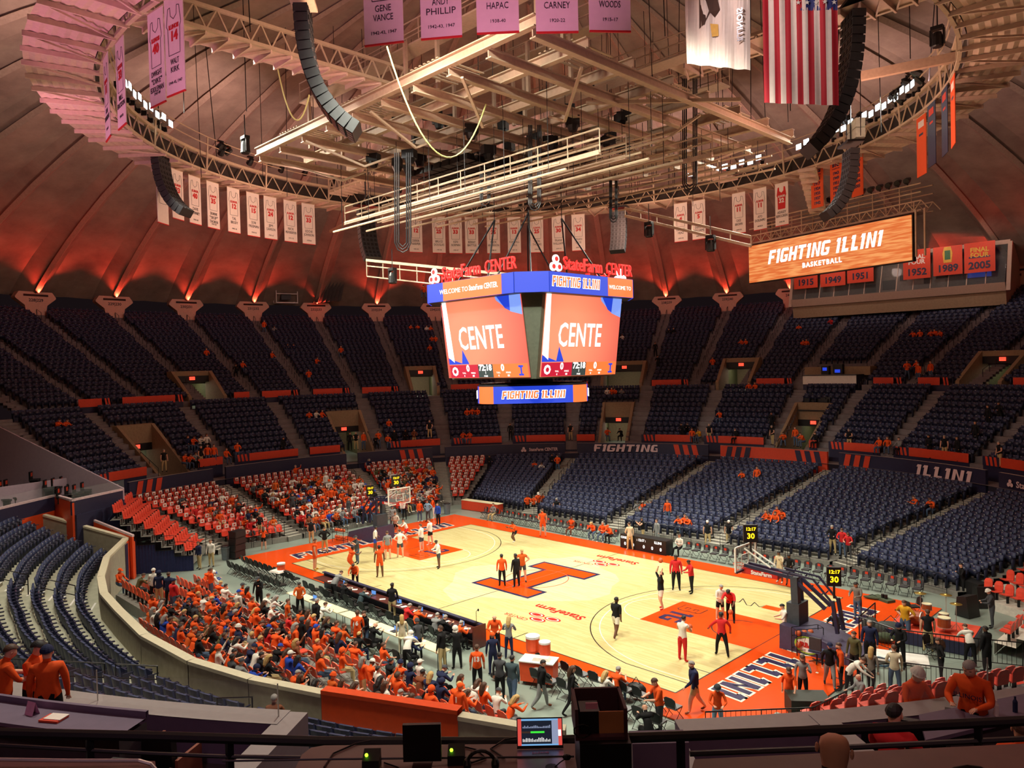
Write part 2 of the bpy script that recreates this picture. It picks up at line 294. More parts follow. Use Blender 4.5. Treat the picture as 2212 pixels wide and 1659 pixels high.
def patch(B, T, rows, zb, zt, store, pitch=.56, nseg=8, m=concd, skip=None, trim=(.0, .0), seatoff=.35, name='floor_stand', drop=0.0, keep=None):
    rp = lambda s, f: B(s).lerp(T(s), f)
    tern(name, rp, rows, zb, zt, nseg, m, skip)
    for i in range(rows):
        f = (i+seatoff)/rows; z = zb+(zt-zb)*i/(rows-1); P = [rp(k/12, f) for k in range(13)]; L = [0]
        for k in range(12): L.append(L[-1]+(P[k+1]-P[k]).length)
        n = int((L[-1]-.1)/pitch)
        if n < 1: continue
        for j in range(n):
            l = L[-1]/2+(j-(n-1)/2)*pitch; k = max(k for k in range(12) if L[k] <= l); u = (l-L[k])/(L[k+1]-L[k]); s = (k+u)/12
            if skip and skip(s, f): continue
            if keep and not keep(s, f): continue
            p = P[k].lerp(P[k+1], u); tg = (P[k+1]-P[k]).normalized(); nrm = V((-tg.y, tg.x, 0)); inw = (B(s)-T(s))
            if nrm.dot(inw) < 0: nrm = -nrm
            if drop and random.random() < drop: continue
            store.append((p.x, p.y, z, atan2(nrm.y, nrm.x)-pi/2, i, j))
def stairs(B, T, rows, zb, zt, w, rail=True, name='floor_aisle_steps', m=concd, nose=treadw, zoff=.02):
    mb = MB(); B = V((*B[:2], 0)); T = V((*T[:2], 0)); d = (T-B); t = V((-d.y, d.x, 0)).normalized(); n = rows*2
    for i in range(n):
        z = zb+(zt-zb)*(i/2)/(rows-1)+zoff; p = B.lerp(T, i/n); q = B.lerp(T, (i+1)/n); a, b, c, e = p-t*w/2, p+t*w/2, q+t*w/2, q-t*w/2
        mb.quad((a.x, a.y, z), (b.x, b.y, z), (c.x, c.y, z), (e.x, e.y, z), m); mb.quad((a.x, a.y, z-.4), (b.x, b.y, z-.4), (b.x, b.y, z), (a.x, a.y, z), m)
        k = d.normalized()*.16; mb.quad((a.x, a.y, z+.005), (b.x, b.y, z+.005), (b.x+k.x, b.y+k.y, z+.005), (a.x+k.x, a.y+k.y, z+.005), nose)
    struct(mb, name)
    return B, T, zb, zt
def loop_rail(a, b, h=.95, r=.025, name='handrail', lab='black tubular handrail along the aisle steps', posts=2, mid=False, group='black aisle handrails', mt=None):
    a, b = V(a), V(b); mb = MB(); mt = mt or blackm; mb.tube([a, a+V((0, 0, h)), b+V((0, 0, h)), b], r, mt, 5)
    if mid: mb.tube([a+V((0, 0, h*.5)), b+V((0, 0, h*.5))], r*.8, mt, 5)
    for k in range(1, posts-1): p = a.lerp(b, k/(posts-1)); mb.tube([p, p+V((0, 0, h))], r*.8, mt, 5)
    return tag(mb.build(name), lab, 'handrail', group)
def place_word(a):
    a %= 360
    for lim, w in ((66, 'at the far right'), (96, 'right of centre'), (125, 'just right of the scoreboard'), (150, 'behind the scoreboard'), (170, 'left of the scoreboard'), (190, 'left of centre'), (400, 'at the far left')):
        if a < lim: return w
# ---- upper bowl
AIS = [153.85+7.5*k for k in range(-12, 8)]; RV = 4.4
UV = [(180.4, 185.7), (148.5, 153.1), (116.7, 123.2), (100.5, 105.6), (67.9, 73.3), (84.9, 92.6)]
VMW = [(193, 198.2), (162, 167.6), (117.3, 122.5), (87.1, 92.5)]
UA = [a for a in AIS]
for a0, a1 in zip(UA, UA[1:]):
    g0, g1 = a0+.75, a1-.75
    def sk(s, f, a0=a0, a1=a1):
        a = a0+(a1-a0)*s; r = 39.6+f*19.9; return any(v0 < a < v1 and r < 43.4 for v0, v1 in UV)
    def ks(s, f, a0=a0, a1=a1):
        r = 39.6+f*19.9; w = 60/r; a = a0+(a1-a0)*s
        if 79 < a < 94 and r > 56.5: return False
        return min(a-a0, a1-a)*rad(1)*r > .75
    patch(arcf(39.6, a0, a1), arcf(59.5, a0, a1), 24, 9.85, 18.6, UPPER, nseg=12, skip=sk, m=concd, keep=ks)
for a in UA:
    stairs(pol(39.7, a), pol(59, a), 23, 9.9, 18.4, 1.15)
    t = thing('aisle_railing', f'grey stepped handrails down an upper bowl aisle, {place_word(a)}', 'handrail', group='upper bowl aisle railings '+place_word(a))
    for k in range(11):
        f = (k+.3)/11; p = pol(40.5+18.5*f, a, 9.95+8.5*f); d = pol(1, a); q = p+d*.9+V((0, 0, .38))
        MB().tube([p, p+V((0, 0, .9)), q+V((0, 0, .9)), q], .03, dgrey, 4).build('rail', t)
# ---- mid bowl
MA = [209.5, 199.3, 187, 174.4, 161, 149.6, 138.6, 127.2, 115.8, 105, 93, 84.5, 74.5, 61.3, 48, 35]
for a0, a1 in zip(MA[1:], MA):
    def sk(s, f, a0=a0, a1=a1):
        a = a0+(a1-a0)*s; r = 31.9+f*7.3; return any(v0 < a < v1 and r < 37.4 for v0, v1 in VMW)
    def ks(s, f, a0=a0, a1=a1):
        r = 31.9+f*7.3; return min(s, 1-s)*(a1-a0)*rad(1)*r > .8
    patch(arcf(31.9, a0, a1), arcf(39.2, a0, a1), 11, 4.75, 9.1, NAVY, nseg=12, skip=sk, keep=ks)
for a in MA[:-1]:
    stairs(pol(31.9, a), pol(39.2, a), 11, 4.3, 9.1, 1.35)
    for da in (-1.2, 1.2): loop_rail(pol(32, a+da, 4.2), pol(34, a+da, 5.4), posts=3)
# cross aisle behind the ring wall, and the one between mid and upper bowl
def ringflat(r0, r1, z, a0, a1, m, name, n=120):
    mb = MB()
    for k in range(n):
        x, y = a0+(a1-a0)*k/n, a0+(a1-a0)*(k+1)/n; mb.quad(pol(r0, x, z), pol(r0, y, z), pol(r1, y, z), pol(r1, x, z), m)
    return struct(mb, name)
def ringwall(r, z0, z1, a0, a1, m, name, th=.2, n=None, cap=None, st=True, lab=None, r1=None):
    mb = MB(); n = n or max(2, int(abs(a1-a0)/1.5)); r1 = r1 or r
    for k in range(n):
        x, y = a0+(a1-a0)*k/n, a0+(a1-a0)*(k+1)/n; mb.quad(pol(r, x, z0), pol(r, y, z0), pol(r1, y, z1), pol(r1, x, z1), m)
        mb.quad(pol(r+th, x, z0), pol(r+th, y, z0), pol(r1+th, y, z1), pol(r1+th, x, z1), m); mb.quad(pol(r1-.03, x, z1), pol(r1-.03, y, z1), pol(r1+th, y, z1), pol(r1+th, x, z1), cap or m)
    for x in (a0, a1): mb.quad(pol(r, x, z0), pol(r+th, x, z0), pol(r1+th, x, z1), pol(r1, x, z1), m)
    return struct(mb, name) if st else tag(mb.build(name), lab, 'panel')
ringflat(30.2, 31.95, 3.75, 25, 215, concd, 'floor_cross_aisle')
ringflat(38.9, 39.7, 9.15, 25, 215, concd, 'floor_upper_cross_aisle')
# ring wall panels between the aisles of the lower stands
RA = [206.5, 190.4, 167, 151.4, 127, 101.3, 81.2, 56.2]; capm = mat('cap_rail', (176, 168, 160), .6)
def stripes(mb, r, z0, z1, a, sgn, m, n=3, w=.9, lean=.5, off=.0):
    for k in range(n):
        x = a+sgn*(off+k*w*1.75); s = lean*sgn
        mb.quad(pol(r, x, z0), pol(r, x+w*sgn, z0), pol(r, x+w*sgn+s, z1), pol(r, x+s, z1), m)
WALL = [(215, 207, nvp, None), (205.4, 191.4, nvp, (204.5, -1, orf)), (189.2, 168.1, nvp, None), (166, 152.5, nvp, (154, 1, orf)), (150.2, 128.2, nvp, None), (125.9, 102.4, nvp, (104, 1, orf)), (100.3, 82.2, orf, (99.5, -1, nvp)), (80.3, 57.2, nvp, (79.6, -1, orf)), (55.2, 30, nvp, None)]
for a1, a0, m, st in WALL:
    ringwall(30.35, 2.8, 4.72, a0, a1, m, 'wall_ring', cap=capm)
    if st:
        mb = MB(); stripes(mb, 30.3, 3.5, 4.66, st[0], st[1], st[2])
        if m is orf: stripes(mb, 30.3, 3.5, 4.66, 83, 1, nvp)
        tag(mb.build('wall_stripes'), 'slanted %s stripes painted on the ring wall, %s' % ('orange' if st[2] is orf else 'navy', place_word(st[0])), 'wall graphic')
for a0, a1 in ((100.3, 82.2),):
    pass
# lettering on the ring wall
pkw = mat('wall_letter', (236, 206, 206), .6, var=0)
def wall_word(u0, u1, v, txt, h, lb, blk=True):
    p = atr((u0+u1)/2, v, 30.2); a = deg(atan2(p.y, p.x)); w = (atr(u1, v, 30.2)-atr(u0, v, 30.2)).length; t = thing('wall_lettering', lb, 'lettering', p, rad(a-90)); l = MB(); X = M.Rotation(pi/2, 4, 'X')
    if blk: k = block(MB(), txt, h, X, pkw); block(l, txt, h, X, pkw, shear=.15, ws=w/k)
    else:
        text_mb(l, txt, h, X @ M.Translation((.35, 0, 0)), pkw, bold=.01, width=w-.8)
        for x, y in ((0, 0), (.26, 0), (.13, .22)): l.lathe([(.13, 0), (.13, .01)], pkw, 10, X @ M.Translation((-w/2+x+.1, y-.08, 0)))
    l.build('letters', t)
wall_word(1280, 1422, 968, 'FIGHTING', .68, 'pale pink FIGHTING lettering on the navy ring wall'); wall_word(1974, 2092, 1022, 'ILLINI', .8, 'pale pink ILLINI lettering on the navy ring wall at right'); wall_word(1126, 1206, 971, 'StateFarm CENTER', .42, 'white sponsor lettering with three dots on the ring wall', False); wall_word(2175, 2260, 1052, 'StateFarm', .55, 'white sponsor lettering on the ring wall at the right edge', False)
# mid-bowl front fascia (orange panels with slanted stripes)
MF = [(209, 200.3), (192.6, 188.5)]+[(186, 175.4), (173.4, 168)]+[(161.6, 162)]
MF = [(208.5, 200.2), (192, 188), (186, 175.4), (173.4, 168.2), (160, 150.6), (148.6, 139.6), (137.6, 128.2), (126.2, 123), (114.8, 106), (104, 94), (86.6, 85.4), (83.5, 75.5), (73.5, 62.3), (60.3, 49)]
for a1, a0 in MF:
    ringwall(31.85, 3.75, 4.85, a0, a1, nvp, 'wall_mid_bowl_front', th=.12)
    mb = MB(); n = max(2, int((a1-a0)))
    w = 2.4 if a1-a0 > 6 else 0
    for k in range(n):
        x, y = a0+(a1-a0-w)*k/n, a0+(a1-a0-w)*(k+1)/n; mb.quad(pol(31.8, x, 4.78), pol(31.8, y, 4.78), pol(31.8, y, 5.42), pol(31.8, x, 5.42), orf); mb.quad(pol(31.8, x, 5.42), pol(31.8, y, 5.42), pol(31.95, y, 5.42), pol(31.95, x, 5.42), orf)
    if w: 
        mb.quad(pol(31.81, a1-w, 4.78), pol(31.81, a1, 4.78), pol(31.81, a1, 5.42), pol(31.81, a1-w, 5.42), nvp); stripes(mb, 31.79, 4.8, 5.4, a1-w+.25, 1, orf, n=3, w=.35, lean=.2)
    tag(mb.build('fascia_panel'), 'orange front panel of the mid-level seating with slanted stripes, '+place_word((a0+a1)/2), 'panel', 'orange mid-level front panels '+place_word((a0+a1)/2))
UF = [(200, 196), (194.5, 186.5), (179.5, 177.3), (175.5, 170.2), (168, 162.5), (160.6, 155), (146.8, 140), (138, 132), (130.5, 125), (115.2, 109.6), (99.6, 94.5), (83.5, 79.8), (77.8, 74), (66.5, 60)]
for q_, (a1, a0) in enumerate(UF):
    ringwall(39.55, 9.1, 9.95, a0, a1, nvp, 'wall_upper_bowl_front', th=.12); mb = MB()
    n = 5; w = 1.1 if a1-a0 > 3 else 0
    for k in range(n): x, y = a0+w+(a1-a0-w)*k/n, a0+w+(a1-a0-w)*(k+1)/n; mb.quad(pol(39.5, x, 9.85), pol(39.5, y, 9.85), pol(39.5, y, 10.5), pol(39.5, x, 10.5), orf)
    if w: stripes(mb, 39.5, 9.85, 10.5, a0, 1, orf, n=2, w=.22, lean=.15)
    if (a1, a0) in ((179.5, 177.3), (194.5, 186.5)) : pass
    tag(mb.build('fascia_panel'), 'orange front panel of the upper bowl, '+place_word((a0+a1)/2), 'panel', 'orange upper bowl front panels '+place_word((a0+a1)/2))
# ---- entry tunnels with sloping side walls
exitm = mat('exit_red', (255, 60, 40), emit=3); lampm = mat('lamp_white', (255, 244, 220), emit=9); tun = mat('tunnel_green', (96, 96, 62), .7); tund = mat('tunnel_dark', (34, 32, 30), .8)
def tunnel(v0, v1, r0, r1, zf, zt0, zt1, k, glow=None):
    mb = MB(); h = 2.5
    for a, s in ((v0, 1), (v1, -1)):
        ai = a+s*.45
        for x in (a, ai): mb.add([pol(r0, x, zf), pol(r1, x, zf), pol(r1, x, zt1), pol(r1-.8, x, zt1), pol(r0, x, zt0)], [(0, 1, 2, 3, 4)], tan_)
        mb.quad(pol(r0, a, zt0), pol(r0, ai, zt0), pol(r1-.8, ai, zt1), pol(r1-.8, a, zt1), tan_); mb.quad(pol(r0, a, zf), pol(r0, ai, zf), pol(r0, ai, zt0), pol(r0, a, zt0), tan_)
    ro = r1-.8; mb.quad(pol(ro, v0, zf+h+.45), pol(ro, v1, zf+h+.45), pol(ro, v1, zt1), pol(ro, v0, zt1), tan_); mb.quad(pol(ro, v0, zt1), pol(ro, v1, zt1), pol(r1+.4, v1, zt1), pol(r1+.4, v0, zt1), tan_)
    struct(mb, 'wall_tunnel'); mb = MB(); rb = r1+5
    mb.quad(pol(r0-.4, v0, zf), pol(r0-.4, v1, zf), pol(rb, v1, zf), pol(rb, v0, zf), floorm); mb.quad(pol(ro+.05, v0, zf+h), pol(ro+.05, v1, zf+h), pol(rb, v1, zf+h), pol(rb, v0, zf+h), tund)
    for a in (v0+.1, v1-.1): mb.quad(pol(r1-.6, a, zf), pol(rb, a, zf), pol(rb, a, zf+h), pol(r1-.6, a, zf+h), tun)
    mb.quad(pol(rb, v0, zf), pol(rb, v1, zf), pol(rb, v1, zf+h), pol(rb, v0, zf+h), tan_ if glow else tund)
    struct(mb, 'floor_tunnel'); am = (v0+v1)/2; e = MB(); X = M.Translation(pol(ro-.08, am, zf+h+.25)) @ RZ(rad(am-90)) @ M.Rotation(pi/2, 4, 'X')
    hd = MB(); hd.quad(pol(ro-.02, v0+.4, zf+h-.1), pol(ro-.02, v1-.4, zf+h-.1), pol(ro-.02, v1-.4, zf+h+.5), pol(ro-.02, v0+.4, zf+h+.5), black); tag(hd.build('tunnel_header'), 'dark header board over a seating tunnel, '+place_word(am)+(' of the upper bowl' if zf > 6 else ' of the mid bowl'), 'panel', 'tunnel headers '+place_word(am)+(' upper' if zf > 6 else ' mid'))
    t = thing('exit_sign', 'red lit exit sign above the %s tunnel, %s' % ('upper' if zf > 6 else 'mid-level', place_word(am)), 'sign', pol(ro-.1, am, zf+h+.05), rad(am-90))
    t['group'] = 'exit signs '+place_word(am)+(' upper' if zf > 6 else ' mid')
    MB().box((0, 0, .2), (.5, .06, .3), exitm).build('sign_box', t); w = MB(); text_mb(w, 'EXIT', .2, M.Translation((0, -.035, .2)) @ M.Rotation(pi/2, 4, 'X'), white, bold=.005); w.build('lettering', t)
    if glow:
        for x in (.3, .7):
            a = v0+(v1-v0)*x; tag(MB().box((0, 0, 0), (.9, .3, .08), lampm).build('tunnel_lamp', None, pol(r1+2, a, zf+h-.06), rad(a-90)), 'lit ceiling lamp inside the %s tunnel, %s' % ('upper' if zf > 6 else 'mid-level', place_word(am)), 'lamp', 'tunnel lamps '+place_word(am)+str(zf > 6))
        L = bpy.data.lights.new('tunnel_light', 'POINT'); L.energy = glow; L.shadow_soft_size = .4; L.color = (1, .95, .8); lo = bpy.data.objects.new('tunnel_light', L); C.objects.link(lo); lo.location = pol(r1+1.6, am, zf+2)
for k, (v0, v1) in enumerate(VMW): tunnel(v0, v1, 32.0, 37.5, 3.75, 4.6, 8.3, k, (20, 14, 60, 10)[k])
for k, (v0, v1) in enumerate(UV[:5]): tunnel(v0, v1, 39.6, 43.6, 9.15, 10.2, 12.6, k+9, (60, 60, 30, 40, 15)[k])
# ---- lower stands (x of bottom line, top azimuths); every section is its own seating
lowm = mat('bleacher_tread', (132, 130, 122), .6, .1); gap = .62
def bl(p, q): return linf(p, q)
SEC = [ ((-20.8, -8.8), (-20.5, -4.6), 205.6, 191.6, REDP), ((-20.5, -3.3), (-20.8, 4.2), 189.2, 168.2, REDP), ((-21.1, 5.6), (-22.0, 10.9), 165.8, 152.6, REDP),
       ((-22.4, 12.3), (-21.4, 13.2), 150.2, 142.0, RED), ((-20.4, 13.0), (-13.6, 12.7), 141.0, 128.2, NAVY), ((-12.2, 12.6), (-4.9, 12.5), 125.8, 102.4, NAVY), ((-3.5, 12.5), (3.2, 12.8), 100.2, 82.3, NAVY),
       ((4.6, 12.8), (11.4, 13.0), 80.2, 57.4, NAVY), ((12.7, 12.9), (18.6, 11.2), 55.0, 36, NAVY)]
LOW0 = len(NAVY)
for k, (p, q, a, b, st) in enumerate(SEC):
    rows = 13 if k < 4 else 18
    patch(linf(p, q), arcf(29.9, a, b), rows, .35, 2.95, st, m=lowm, nseg=10, name='floor_lower_stand', pitch=.58)
    mb = MB(); d = (V((*q, 0))-V((*p, 0))).normalized()
    for j in range(int((V(q)-V(p)).length/1.5)):
        a_ = V((*p, 0))+d*1.5*j; loop = [a_+V((0, 0, 0.05)), a_+V((0, 0, 1.15)), a_+d*1.35+V((0, 0, 1.15)), a_+d*1.35+V((0, 0, .05))]; mb.tube(loop, .02, blackm, 4)
        for i in range(1, 7): e = a_+d*.19*i; mb.tube([e+V((0, 0, .4)), e+V((0, 0, 1.13))], .008, blackm, 4)
        mb.tube([a_+V((0, 0, .4)), a_+d*1.35+V((0, 0, .4))], .015, blackm, 4)
    if len(mb.v): 
        o = mb.build('front_railing'); n_ = V((-d.y, d.x, 0)); c = -V((p[0]+q[0], p[1]+q[1], 0)).normalized(); o.location = c*.25
        tag(o, 'black barred railing at the foot of the stand, '+place_word((a+b)/2), 'railing', 'lower stand front railings')
# lower aisles
LAIS = [((-20.9, -9.2), 206.4), ((-20.5, -4.0), 190.4), ((-21, 4.9), 167), ((-22.3, 11.6), 151.4), ((-12.9, 12.6), 127), ((-4.2, 12.5), 101.3), ((3.9, 12.8), 81.2), ((12.1, 12.9), 56.2)]
for k, (p, a) in enumerate(LAIS):
    T = pol(30.2, a); rows = 13 if k < 4 else 18; stairs(p, (T.x, T.y), rows, .3, 3.15, 1.25, m=lowm, zoff=.03)
    B = V((*p, .3)); T.z = 3.15; n = V((-(T-B).y, (T-B).x, 0)).normalized()*.6
    for f in ((.05, .2), (.3, .42), (.52, .64), (.74, .86)):
        for s in ((-1, 1) if k > 3 else (1,)): loop_rail(B.lerp(T, f[0])+n*s, B.lerp(T, f[1])+n*s, posts=3, h=.85)
# ---------------------------------------------------------------- floor and court
mb = MB(); mb.quad((-34, -34, -.02), (34, -34, -.02), (34, 34, -.02), (-34, 34, -.02), floorm); struct(mb, 'floor')
def wood_mat(name, c1, c2, rough):
    m = bpy.data.materials.new(name); m.use_nodes = True; nt = m.node_tree; b = nt.nodes['Principled BSDF']; tc = nt.nodes.new('ShaderNodeTexCoord')
    br = nt.nodes.new('ShaderNodeTexBrick'); br.inputs['Scale'].default_value = 1; br.inputs['Brick Width'].default_value = 1.1; br.inputs['Row Height'].default_value = .09; br.inputs['Mortar Size'].default_value = .0015; br.inputs['Bias'].default_value = 0
    br.inputs['Color1'].default_value = (*srgb(c1), 1); br.inputs['Color2'].default_value = (*srgb(c2), 1); br.inputs['Mortar'].default_value = (*[x*.75 for x in srgb(c2)], 1)
    nt.links.new(tc.outputs['Object'], br.inputs['Vector']); n = nt.nodes.new('ShaderNodeTexNoise'); n.inputs['Scale'].default_value = .35
    mx = nt.nodes.new('ShaderNodeMixRGB'); mx.blend_type = 'MULTIPLY'; mx.inputs['Fac'].default_value = .15
    nt.links.new(tc.outputs['Object'], n.inputs['Vector']); nt.links.new(br.outputs['Color'], mx.inputs['Color1']); nt.links.new(n.outputs['Fac'], mx.inputs['Color2']); nt.links.new(mx.outputs['Color'], b.inputs['Base Color'])
    b.inputs['Roughness'].default_value = rough; b.inputs['Specular IOR Level'].default_value = .45; return m
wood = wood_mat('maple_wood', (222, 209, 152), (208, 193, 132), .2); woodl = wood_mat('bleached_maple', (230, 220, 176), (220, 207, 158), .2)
cor = mat('court_orange', (224, 76, 16), .2, var=.03); cnv = mat('court_navy', (44, 44, 82), .25, var=.05); cred = mat('court_red', (188, 42, 36), .25, var=.03); cwh = mat('court_white', (240, 236, 214), .25, var=.02); cbk = mat('court_black', (40, 34, 30), .3, var=0)
court = thing('basketball_court', 'polished maple basketball court with orange apron and large orange centre letter', 'court')
MB().prism([(-18.5, -9.2), (-14.4, -9.2), (-14.4, -8.6), (14.7, -8.6), (14.7, -9.4), (18.5, -9.4), (18.5, 9.0), (-18.5, 9.5)], 0, .04, cor).build('apron', court)
MB().box((0, 0, .043), (28.65, 15.24, .006), wood).build('wooden_playing_floor', court)
def lay(name, mb, label=None):
    o = mb.build(name, court)
    if label: o['label'] = label
    return o
def strip(mb, pts, w, m, z, close=False):
    n = len(pts)
    for i in range(n if close else n-1):
        a, b = V((*pts[i], 0)), V((*pts[(i+1) % n], 0)); d = (b-a).normalized(); t = V((-d.y, d.x, 0))*w/2; a2 = a-d*w*.2; b2 = b+d*w*.2
        mb.quad((a2.x-t.x, a2.y-t.y, z), (b2.x-t.x, b2.y-t.y, z), (b2.x+t.x, b2.y+t.y, z), (a2.x+t.x, a2.y+t.y, z), m)
Z = .047
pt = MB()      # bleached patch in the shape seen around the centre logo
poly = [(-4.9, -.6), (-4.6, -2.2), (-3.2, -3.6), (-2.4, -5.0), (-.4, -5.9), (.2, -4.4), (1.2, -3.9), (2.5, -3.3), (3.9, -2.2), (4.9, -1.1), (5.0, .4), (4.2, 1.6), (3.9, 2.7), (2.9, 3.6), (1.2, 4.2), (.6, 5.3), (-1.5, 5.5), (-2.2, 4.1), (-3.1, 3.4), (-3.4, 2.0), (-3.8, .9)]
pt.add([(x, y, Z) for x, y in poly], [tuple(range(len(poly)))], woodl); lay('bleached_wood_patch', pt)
ln = MB(); bx = 14.325
for s in (-1, 1):
    cx = s*(bx-1.6)
    for r, m, y0 in ((6.75, cbk, 6.6), (6.32, cwh, 6.32)):
        xb = cx - s*sqrt(max(0, r*r-y0*y0)); a0 = atan2(y0, sqrt(max(0, r*r-y0*y0))); arc = [(cx-s*r*cos(t), r*sin(t)) for t in [a0-(2*a0)*k/40 for k in range(41)]]
        strip(ln, [(s*bx, y0)]+arc+[(s*bx, -y0)], .05, m, Z+.002)
    strip(ln, [(s*(bx-5.79)-s*1.83*sin(t), 1.83*cos(t)) for t in [pi*k/20 for k in range(21)]], .05, cwh, Z+.002)
    strip(ln, [(cx-s*1.22*cos(t), 1.22*sin(t)) for t in [pi/2-pi*k/16 for k in range(17)]], .05, cbk, Z+.006)
    strip(ln, [(s*bx, -7.62), (s*bx, 7.62)], .05, cbk, Z+.002)
    for y in (-5.2, 3.0): strip(ln, [(s*bx, y), (s*(bx-.9), y)], .05, cbk, Z+.003)
for y in (-7.62, 7.62): strip(ln, [(-bx, y), (bx, y)], .05, cbk, Z+.002)
strip(ln, [(0, -7.62), (0, 7.62)], .05, cbk, Z+.002)
for x in (-5.8, 5.8): strip(ln, [(x, -7.62), (x, -6.7)], .05, cbk, Z+.002)
lay('court_lines', ln)
ip = [(-2.25, -3.05), (2.25, -3.05), (2.25, -1.52), (1.02, -1.52), (1.02, 1.55), (2.25, 1.55), (2.25, 3.05), (-2.25, 3.05), (-2.25, 1.55), (-1.02, 1.55), (-1.02, -1.52), (-2.25, -1.52)]
il = MB(); il.add([(x, y, Z+.004) for x, y in ip], [tuple(range(12))], cnv)
il.add([(x, y, Z+.008) for x, y in grow(ip, -.2)], [tuple(range(12))], cor)
strip(il, [(1.83*cos(2*pi*k/48), 1.83*sin(2*pi*k/48)) for k in range(48)], .04, orf, Z+.011, True); strip(il, [(0, -2.85), (0, 2.85)], .04, orf, Z+.011)
lay('centre_letter', il, 'large orange letter I edged in navy at centre court')
for s in (-1, 1):
    lane = MB(); lane.box((s*(bx-2.895), 0, Z+.001), (5.79, 3.66, .003), cor); lay('free_throw_lane', lane)
    bg = MB(); X = M.Translation((s*(bx-4.7), 0, Z+.006)) @ RZ(-s*pi/2)
    for ch, x, m in (('B', -1.0, cor), ('I', -.1, cnv), ('G', .75, cnv)):
        if ch == 'B': block(bg, ch, 1.2, X @ M.Translation((x, 0, 0)), cor, outline=cbk, od=.05, oz=-.001)
        else: block(bg, ch, 1.2, X @ M.Translation((x, 0, 0)), m)
    lay('lane_lettering', bg)
    tx = MB(); X = M.Translation((s*15.75, -s*(-.1), Z+.005)) @ RZ(-s*pi/2)
    w = block(MB(), 'FIGHTING ILLINI', 1.3, X, cnv); block(tx, 'FIGHTING ILLINI', 1.3, X, cnv, outline=cwh, od=.09, ws=13.2/w, shear=.1); lay('baseline_lettering', tx, 'navy FIGHTING ILLINI lettering edged white on the baseline apron')
# sponsor marks on the wood (three ovals and words), upside down from here
def ovals(mb, X, r, m1, m2, z=.004):
    for x, y in ((-1.25, 0), (1.25, 0), (0, 1.25)):
        for q, mm, dz in ((1, m1, 0), (.78, m2, z), (.6, m1, 2*z)):
            mb.add([(r*(x+1.15*q*cos(2*pi*k/24)), r*(y*.95+.62*q*sin(2*pi*k/24)), dz) for k in range(24)], [tuple(range(24))], mm, X)
for (x, y, sc, rot) in ((4.9, -4.5, 1, pi), (.9, 5.35, 1, pi)):
    sp = MB(); X = M.Translation((x, y, Z+.004)) @ RZ(rot)
    ovals(sp, X @ M.Translation((0, .1, 0)), .42, cred, cwh, .003); text_mb(sp, 'StateFarm', .78, X @ M.Translation((0, -.95 if y < 0 else -.95, .003)) @ M.Scale(-1, 4, (1, 0, 0)) @ M.Scale(-1, 4, (1, 0, 0)), cred, bold=.02, ext=.001); text_mb(sp, 'CENTER', .42, X @ M.Translation((1.1, .95, .003)), cred, ext=.001)
    lay('sponsor_lettering', sp, 'red three-oval sponsor mark with lettering')
sg = MB(); pts = []
q0 = [at(u, v, 0) for u, v in ((1540, 1288), (1560, 1290), (1580, 1301), (1597, 1303), (1605, 1295), (1613, 1309), (1622, 1311), (1630, 1303), (1640, 1313), (1655, 1310))]
strip(sg, [(p.x, p.y) for p in q0], .05, cbk, Z+.002); p = at(1668, 1316, 0); sg.box((p.x, p.y, Z+.002), (.9, .55, .003), cor); lay('signature', sg)
rw = MB(); 
for k in range(13): y = -4.5+k*1.05; rw.box((17.35, y, .042), (.1, .1, .004), cwh)
lay('apron_marks', rw)
# ---------------------------------------------------------------- dome
def dome_mat():
    m = bpy.data.materials.new('dome_concrete'); m.use_nodes = True; nt = m.node_tree; b = nt.nodes['Principled BSDF']; tc = nt.nodes.new('ShaderNodeTexCoord')
    n = nt.nodes.new('ShaderNodeTexNoise'); n.inputs['Scale'].default_value = .35; n.inputs['Detail'].default_value = 8; n.inputs['Roughness'].default_value = .65
    v = nt.nodes.new('ShaderNodeTexVoronoi'); v.inputs['Scale'].default_value = .55; v.feature = 'DISTANCE_TO_EDGE'
    r = nt.nodes.new('ShaderNodeValToRGB'); r.color_ramp.elements[0].position = .3; r.color_ramp.elements[1].position = .72; r.color_ramp.elements[0].color = (*srgb((122, 106, 94)), 1); r.color_ramp.elements[1].color = (*srgb((164, 146, 128)), 1)
    nt.links.new(tc.outputs['Object'], n.inputs['Vector']); nt.links.new(tc.outputs['Object'], v.inputs['Vector']); nt.links.new(n.outputs['Fac'], r.inputs['Fac']); nt.links.new(r.outputs['Color'], b.inputs['Base Color'])
    bp = nt.nodes.new('ShaderNodeBump'); bp.inputs['Strength'].default_value = .35; bp.inputs['Distance'].default_value = .12; ad = nt.nodes.new('ShaderNodeMath'); ad.operation = 'MULTIPLY_ADD'; ad.inputs[1].default_value = .25
    nt.links.new(v.outputs['Distance'], ad.inputs[0]); nt.links.new(n.outputs['Fac'], ad.inputs[2]); nt.links.new(ad.outputs[0], bp.inputs['Height']); nt.links.new(bp.outputs['Normal'], b.inputs['Normal']); b.inputs['Roughness'].default_value = .9; return m
dm = dome_mat(); ribm = mat('rib_concrete', (168, 148, 130), .85, var=.1)
pedm = mat('pedestal_paint', (205, 170, 150), .7, var=.05)
A0 = 153.85
def dz(r): return 18.9+19.0*(1-(r/63)**2)**.8 if r < 61.2 else 18.9
PH = [0, .035, .2, .5, .8, .965]        # one bay: rib, flank, hollow, secondary ridge
def off(p, r):
    k = min(1, r/60); amp = 2.6*k**1.6
    base = {0: .62, .035: .56, .2: .12, .5: .3*(1-.8*max(0, (r-44)/16)), .8: .12, .965: .56}[p]
    return amp*base
